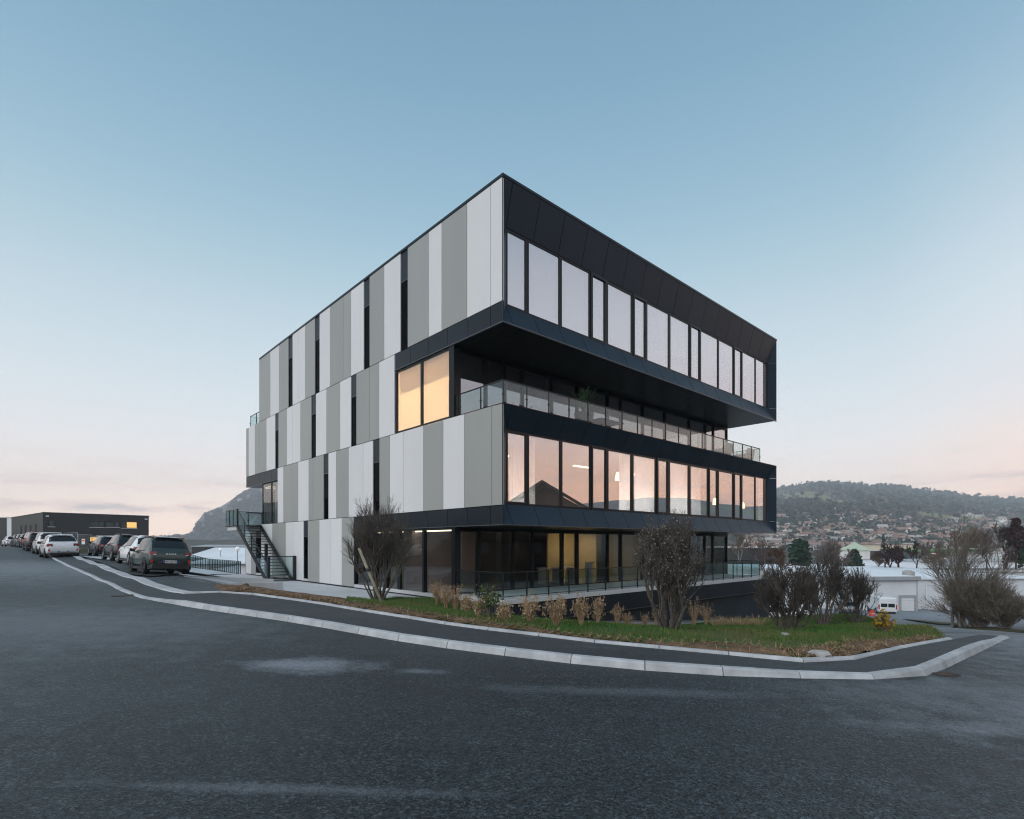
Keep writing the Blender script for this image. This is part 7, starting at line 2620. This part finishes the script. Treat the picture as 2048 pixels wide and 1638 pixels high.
# ------------------------------------------------------------------ nearer trees on the right
def bare_tree(label, px_, py_base, py_top, Y, width_px, seed, mat_w='twig', mat_t='bark', cat='tree', name='bare_tree', group=None, depth=4, zb=None, stems=1, leaf=None, rfac=1.0):
    x = (px_ - CX) / F * Y
    zb = EYE + (CY - py_base) / F * Y if zb is None else zb
    h = (py_base - py_top) / F * Y
    rad = width_px / 2 / F * Y
    R = random.Random(seed); rn = np.random.default_rng(seed)
    t = thing(name, label, cat, (x, Y, zb), 0, group)
    segs, tips = [], []

    def env(p):
        z = p.z / h
        if z > 1: return False
        w_ = rad * (.25 + 1.0 * math.sin(math.pi * min(1, max(.02, z ** .75) * .95)))
        return p.x ** 2 + p.y ** 2 < w_ * w_
    for s in range(stems):
        a = R.uniform(0, 6.28); lean = R.uniform(.05, .38) if stems > 1 else .03
        d = Vector((math.cos(a) * math.sin(lean), math.sin(a) * math.sin(lean), math.cos(lean)))
        grow(segs, tips, Vector((R.gauss(0, .04) * h * (stems > 1), R.gauss(0, .04) * h * (stems > 1), -.3)), d, h * R.uniform(.27, .36), h * .014 * rfac, depth, R, .35, (2, 3), (.22, .6), (.6, .82), 3, Y * (.00036 if Y > 60 else .0002) * rfac, env)
    rm = Y * (.00036 if Y > 60 else .0002) * rfac
    tw = []
    for (p, d) in tips:
        for k in range(3):
            dd = (Vector(d) + Vector((R.gauss(0, .45), R.gauss(0, .45), R.uniform(-.1, .5)))).normalized()
            tw.append((p, tuple(Vector(p) + dd * h * R.uniform(.03, .08)), rm * .8, rm * .5))
    big = [s for s in segs if s[2] > rm * 1.6] or segs[:3]
    V, Fq = tubes_np(big, 5); np_obj('trunk', V, Fq, mat_t, t, True)
    bs = set(map(id, big))
    V, Fq = tubes_np([s for s in segs if id(s) not in bs] + tw, 3); np_obj('crown', V, Fq, mat_w, t)
    if leaf:
        ends = np.array([s[1] for s in tw]); V, Fq = quads_np(ends[rn.random(len(ends)) < .5], Y * .0016, rn); np_obj('leaves', V, Fq, leaf, t)
    return t


def conifer(label, px_, py_base, py_top, Y, width_px, seed, mat='leaf_pine', name='conifer', n=900, group=None, droop=.2, round_=False, zb=None):
    x = (px_ - CX) / F * Y
    zb = EYE + (CY - py_base) / F * Y
    h = (py_base - py_top) / F * Y; rad = width_px / 2 / F * Y
    R = random.Random(seed); rn = np.random.default_rng(seed)
    t = thing(name, label, 'tree', (x, Y, zb), 0, group)
    MB().tube((0, 0, -.5), (0, 0, h * .98), h * .016, h * .003, 7).build('trunk', 'bark', t, True)
    segs = []; leaves = []
    for k in range(int(n / 9)):
        z = h * (.12 + .86 * R.random() ** .85)
        f = (1 - z / h)
        rr = rad * ((f ** .75) if not round_ else math.sin(math.pi * min(1, .12 + f * .88)) ** .7) * R.uniform(.65, 1.05)
        a = R.uniform(0, 6.28)
        tip = Vector((math.cos(a) * rr, math.sin(a) * rr, z - droop * rr + (0.1 * rr if round_ else 0)))
        segs.append(((0, 0, z), tuple(tip), h * .004, h * .0015))
        for q in range(9):
            f2 = R.uniform(.25, 1.02)
            leaves.append(Vector((0, 0, z)).lerp(tip, f2) + Vector((R.gauss(0, .05), R.gauss(0, .05), R.gauss(0, .03))) * rad)
    V, Fq = tubes_np(segs, 3); np_obj('branches', V, Fq, 'bark', t)
    V, Fq = quads_np(np.array([tuple(p) for p in leaves]), rad * .26, rn, .1, 1.5); np_obj('crown', V, Fq, mat, t)
    return t


conifer('dark round evergreen tree behind the shrubs, left of the mauve tree', 1600, 1150, 1078, 120, 44, 3, round_=True, n=2200)
conifer('dark green pine just left of the pale halls', 1708, 1152, 1100, 118, 52, 4, n=2000)
conifer('narrow blue-green spruce against the town', 1767, 1110, 1068, 300, 16, 5, n=700)
bare_tree('large mauve-brown bare tree between the two evergreens', 1650, 1150, 1072, 125, 70, 6, 'twig_mauve', stems=3, depth=4)
bare_tree('tan bare tree behind the terrace railing end', 1478, 1120, 1055, 95, 70, 7, 'twig_pale', 'bark_pale', stems=2)
bare_tree('grey-brown bare tree just right of the building edge', 1530, 1150, 1072, 90, 74, 8, 'twig_mauve', stems=3)
bare_tree('dense brown bare tree behind the first lawn shrub', 1565, 1150, 1082, 84, 60, 9, 'twig_russet', stems=3)
bare_tree('low brown bare tree left of the green pine', 1690, 1150, 1100, 112, 36, 10, 'twig_mauve', stems=3)
bare_tree('slender russet tree before the grey-white flat block', 1757, 1140, 1098, 110, 20, 11, 'twig_russet', stems=2)
lar = 'dark red-brown larches around the halls'
for k, (px_, top, w_, lab) in enumerate([(1773, 1075, 34, 'dark red larch nearest the grey-white flat block'), (1797, 1076, 36, 'dark red larch in the middle of the three before the shop signs'),
                                       (1828, 1078, 36, 'dark red larch closest to the shop signs')]):
    bare_tree(lab, px_, 1140, top, 108, w_, 20 + k, 'larch', 'larch', name='larch', group=lar, rfac=1.8, stems=2)
conifer('tall dark larch with tiered branches at the right picture edge', 2032, 1134, 1036, 104, 52, 31, 'larch', 'larch', n=1500, group=lar, droop=.1)
bare_tree('dark red larch just left of the tallest one at the right edge', 2008, 1134, 1040, 106, 40, 33, 'larch', 'larch', name='larch', group=lar, rfac=1.8, stems=2)
conifer('small dark spruce at the right picture edge', 2046, 1140, 1096, 100, 26, 32, n=500)
bare_tree('bare tree left of the pale birch clump, grey-brown', 1870, 1140, 1078, 100, 50, 34, 'twig_mauve', stems=2)
bare_tree('russet-leaved tree behind the pale birch clump', 1930, 1140, 1045, 96, 60, 35, 'twig_russet', leaf='twig_russet', stems=3)
bare_tree('grey-brown tree between birch clump and larches', 1975, 1138, 1058, 98, 60, 36, 'twig_mauve', stems=3)

# birch clump with bushy base by the drive
xb, yb = (1940 - CX) / F * 40, 40
zb_ = hz(xb, yb)
bare_tree('clump of pale birches rising out of the big bush by the drive', 1935, 1252, 1018, 40, 116, 51, 'twig_pale', 'bark_pale', name='birch_clump', stems=8, depth=4, zb=zb_ - .1, rfac=1.0)
bare_shrub('big_bush', 'big rounded bare bush beside the drive at the right', (xb + .2, yb - .6, zb_ - .1), 4.8, 3.4, 71, 46, base_r=.045, depth=4, low=.3, mat_w='twig_pale', mat_t='bark_pale', cat='bush', up=.25, rmin=.0085, bulge=.5)
bare_shrub('low_bush', 'lower bare bush at the right picture edge beside the drive', ((2012 - CX) / F * 38, 38, hz((2012 - CX) / F * 38, 38) - .1), 3.2, 2.7, 72, 34, base_r=.04, depth=4, low=.3, mat_w='twig_pale', mat_t='bark_pale', cat='bush', up=.2, rmin=.0085)
eb = [hit(1880, 1250), hit(1930, 1252), hit(1990, 1256), hit(2047, 1262), hit(2100, 1270)]
eo = [Vector(p) for p in eb] + [Vector((p[0] + 4, p[1] + 10)) for p in reversed(eb)]
poly_sheet('earth_bank', eo, lambda x, y: H(x, y) + .03 + .06 * fbm(x, y, 3, 3), 'bank', .8)

# drain gratings at the kerb
def grating(px_, py_, ang, label, k_=1.0):
    p = hit(px_, py_)
    t = thing('drain_grating', label, 'drain', (p[0], p[1], hz(*p) + .006), ang)
    t.scale = (k_, k_, 1)
    MB().box(-.30, .30, -.20, .20, -.03, .004).build('frame', 'rust_iron', t)
    for k in range(9):
        MB().box(-.27 + k * .062, -.27 + k * .062 + .036, -.17, .17, .004, .014).build('bar', 'rust_iron', t)


grating(249, 1191.5, .7, 'rusty iron drain grating beside the dropped kerb on the left')
grating(1890, 1349.5, .25, 'rusty iron drain grating below the kerb bend on the right', .5)

# ------------------------------------------------------------------ off to the right of the picture: what the windows mirror
ch = thing('chalet', 'dark wooden chalet with a broad gable roof mirrored in the first-floor windows', 'house', (47, 20, hz(47, 20) - .3), .15)
ch.location.z += 2.6
MB().box(-7, 7, -6, 6, -4, 5.0).build('wall', 'chalet_wood', ch)
MB().add([(-8, -7.2, 4.2), (-8, 7.2, 4.2), (-8, 0, 8.6), (8, -7.2, 4.2), (8, 7.2, 4.2), (8, 0, 8.6), (-8, -7.2, 4.6), (-8, 7.2, 4.6), (-8, 0, 9.0), (8, -7.2, 4.6), (8, 7.2, 4.6), (8, 0, 9.0)],
         [(0, 2, 5, 3), (2, 1, 4, 5), (6, 9, 11, 8), (8, 11, 10, 7), (0, 6, 8, 2), (2, 8, 7, 1), (3, 5, 11, 9), (5, 4, 10, 11), (0, 3, 9, 6), (1, 7, 10, 4)]).build('roof', 'chalet_roof', ch)
MB().add([(-7, -6, 5), (-7, 6, 5), (-7, 0, 8.4)], [(0, 2, 1)]).build('gable', 'chalet_wood', ch)
for yy in (-3.2, 0.2, 3.0):
    wn = bpy.data.objects.new('window', None); link(wn, ch)
    MB().box(-7.06, -6.98, yy - .6, yy + .6, 1.0, 2.3).build('pane', 'house_glass', wn)
MB().box(-8.2, -7.0, -6, 6, 2.7, 2.9).build('balcony', 'chalet_wood', ch)
for yy in np.arange(-6, 6.1, .5):
    MB().box(-8.2, -8.14, yy - .03, yy + .03, 2.9, 3.8).build('baluster', 'chalet_wood', ch)
rt = 'bare trees across the road, mirrored in the ground-floor glass'
for k, (x_, y_, h_, lab) in enumerate([(38, 6, 8, 'bare tree beside the mirrored chalet'), (44, 34, 9, 'bare tree across the drive from the lawn tip'), (58, 48, 9, 'bare tree beyond the birch clump, outside the view'), (40, -6, 8, 'bare tree on the near side of the chalet')]):
    R_ = random.Random(200 + k)
    t = thing('bare_tree', lab, 'tree', (x_, y_, hz(x_, y_) - .2), 0, rt)
    segs, tips = [], []
    for s in range(3):
        a = R_.uniform(0, 6.28)
        grow(segs, tips, Vector((0, 0, 0)), Vector((math.cos(a) * .25, math.sin(a) * .25, .95)).normalized(), h_ * .32, .11, 3, R_, .3, (2, 3), (.25, .6), (.6, .82), 3, .015)
    V, Fq = tubes_np(segs, 4); np_obj('trunk', V, Fq, 'bark', t, True)
    tw = [(p, tuple(Vector(p) + Vector((R_.gauss(0, .4), R_.gauss(0, .4), R_.uniform(0, .7)))), .012, .006) for p, d in tips for _ in range(4)]
    V, Fq = tubes_np(tw, 3); np_obj('crown', V, Fq, 'twig', t)
# ridge all along the right and behind, closing the horizon
nx_, ny_ = 200, 14
th = np.linspace(math.radians(-215), math.radians(35), nx_)      # angle from +X, counter-clockwise
rr0 = np.linspace(1500, 2300, ny_)
crest = 105 + 95 * fbm(th * 6 + 40, th * 0 + 3, 5, 44) - 40 * np.clip((th - .3) / .3, 0, 1)
V = []
for j_, r_ in enumerate(rr0):
    t_ = j_ / (ny_ - 1)
    prof_ = math.sin(math.pi * min(1, t_ * 1.35) / 2) if t_ < .74 else 1 - (t_ - .74) * 1.5
    zz_ = -15 + (crest + 15) * prof_ + 18 * (fbm(th * 30, th * 0 + r_ / 150, 3, 3) - .5) * math.sin(math.pi * min(t_, 1))
    V.append(np.c_[np.cos(th) * r_, np.sin(th) * r_, zz_])
V = np.concatenate(V)
i = np.arange((nx_ - 1) * (ny_ - 1)); r, c = i // (nx_ - 1), i % (nx_ - 1); a = r * nx_ + c
rg = np_obj('far_ridge', V, np.c_[a, a + nx_, a + nx_ + 1, a + 1], 'hill_wood', smooth=True)
rg['kind'] = 'structure'

# ------------------------------------------------------------------ evening haze
hm = bpy.data.materials.new('haze_air')
hm.use_nodes = True
t = NT(hm.node_tree)
pv = t.n('ShaderNodeVolumePrincipled', ins={'Color': (0.86, 0.92, 1.0, 1), 'Density': 0.00025, 'Anisotropy': 0.0})
t.n('ShaderNodeOutputMaterial', ins={1: pv.outputs[0]})
MATS['haze_air'] = hm
hzo = MB().box(-2700, 2700, -2600, 2800, -17, 330).build('haze', 'haze_air')
tag(hzo, 'pale evening haze over the valley', 'haze', kind='stuff')
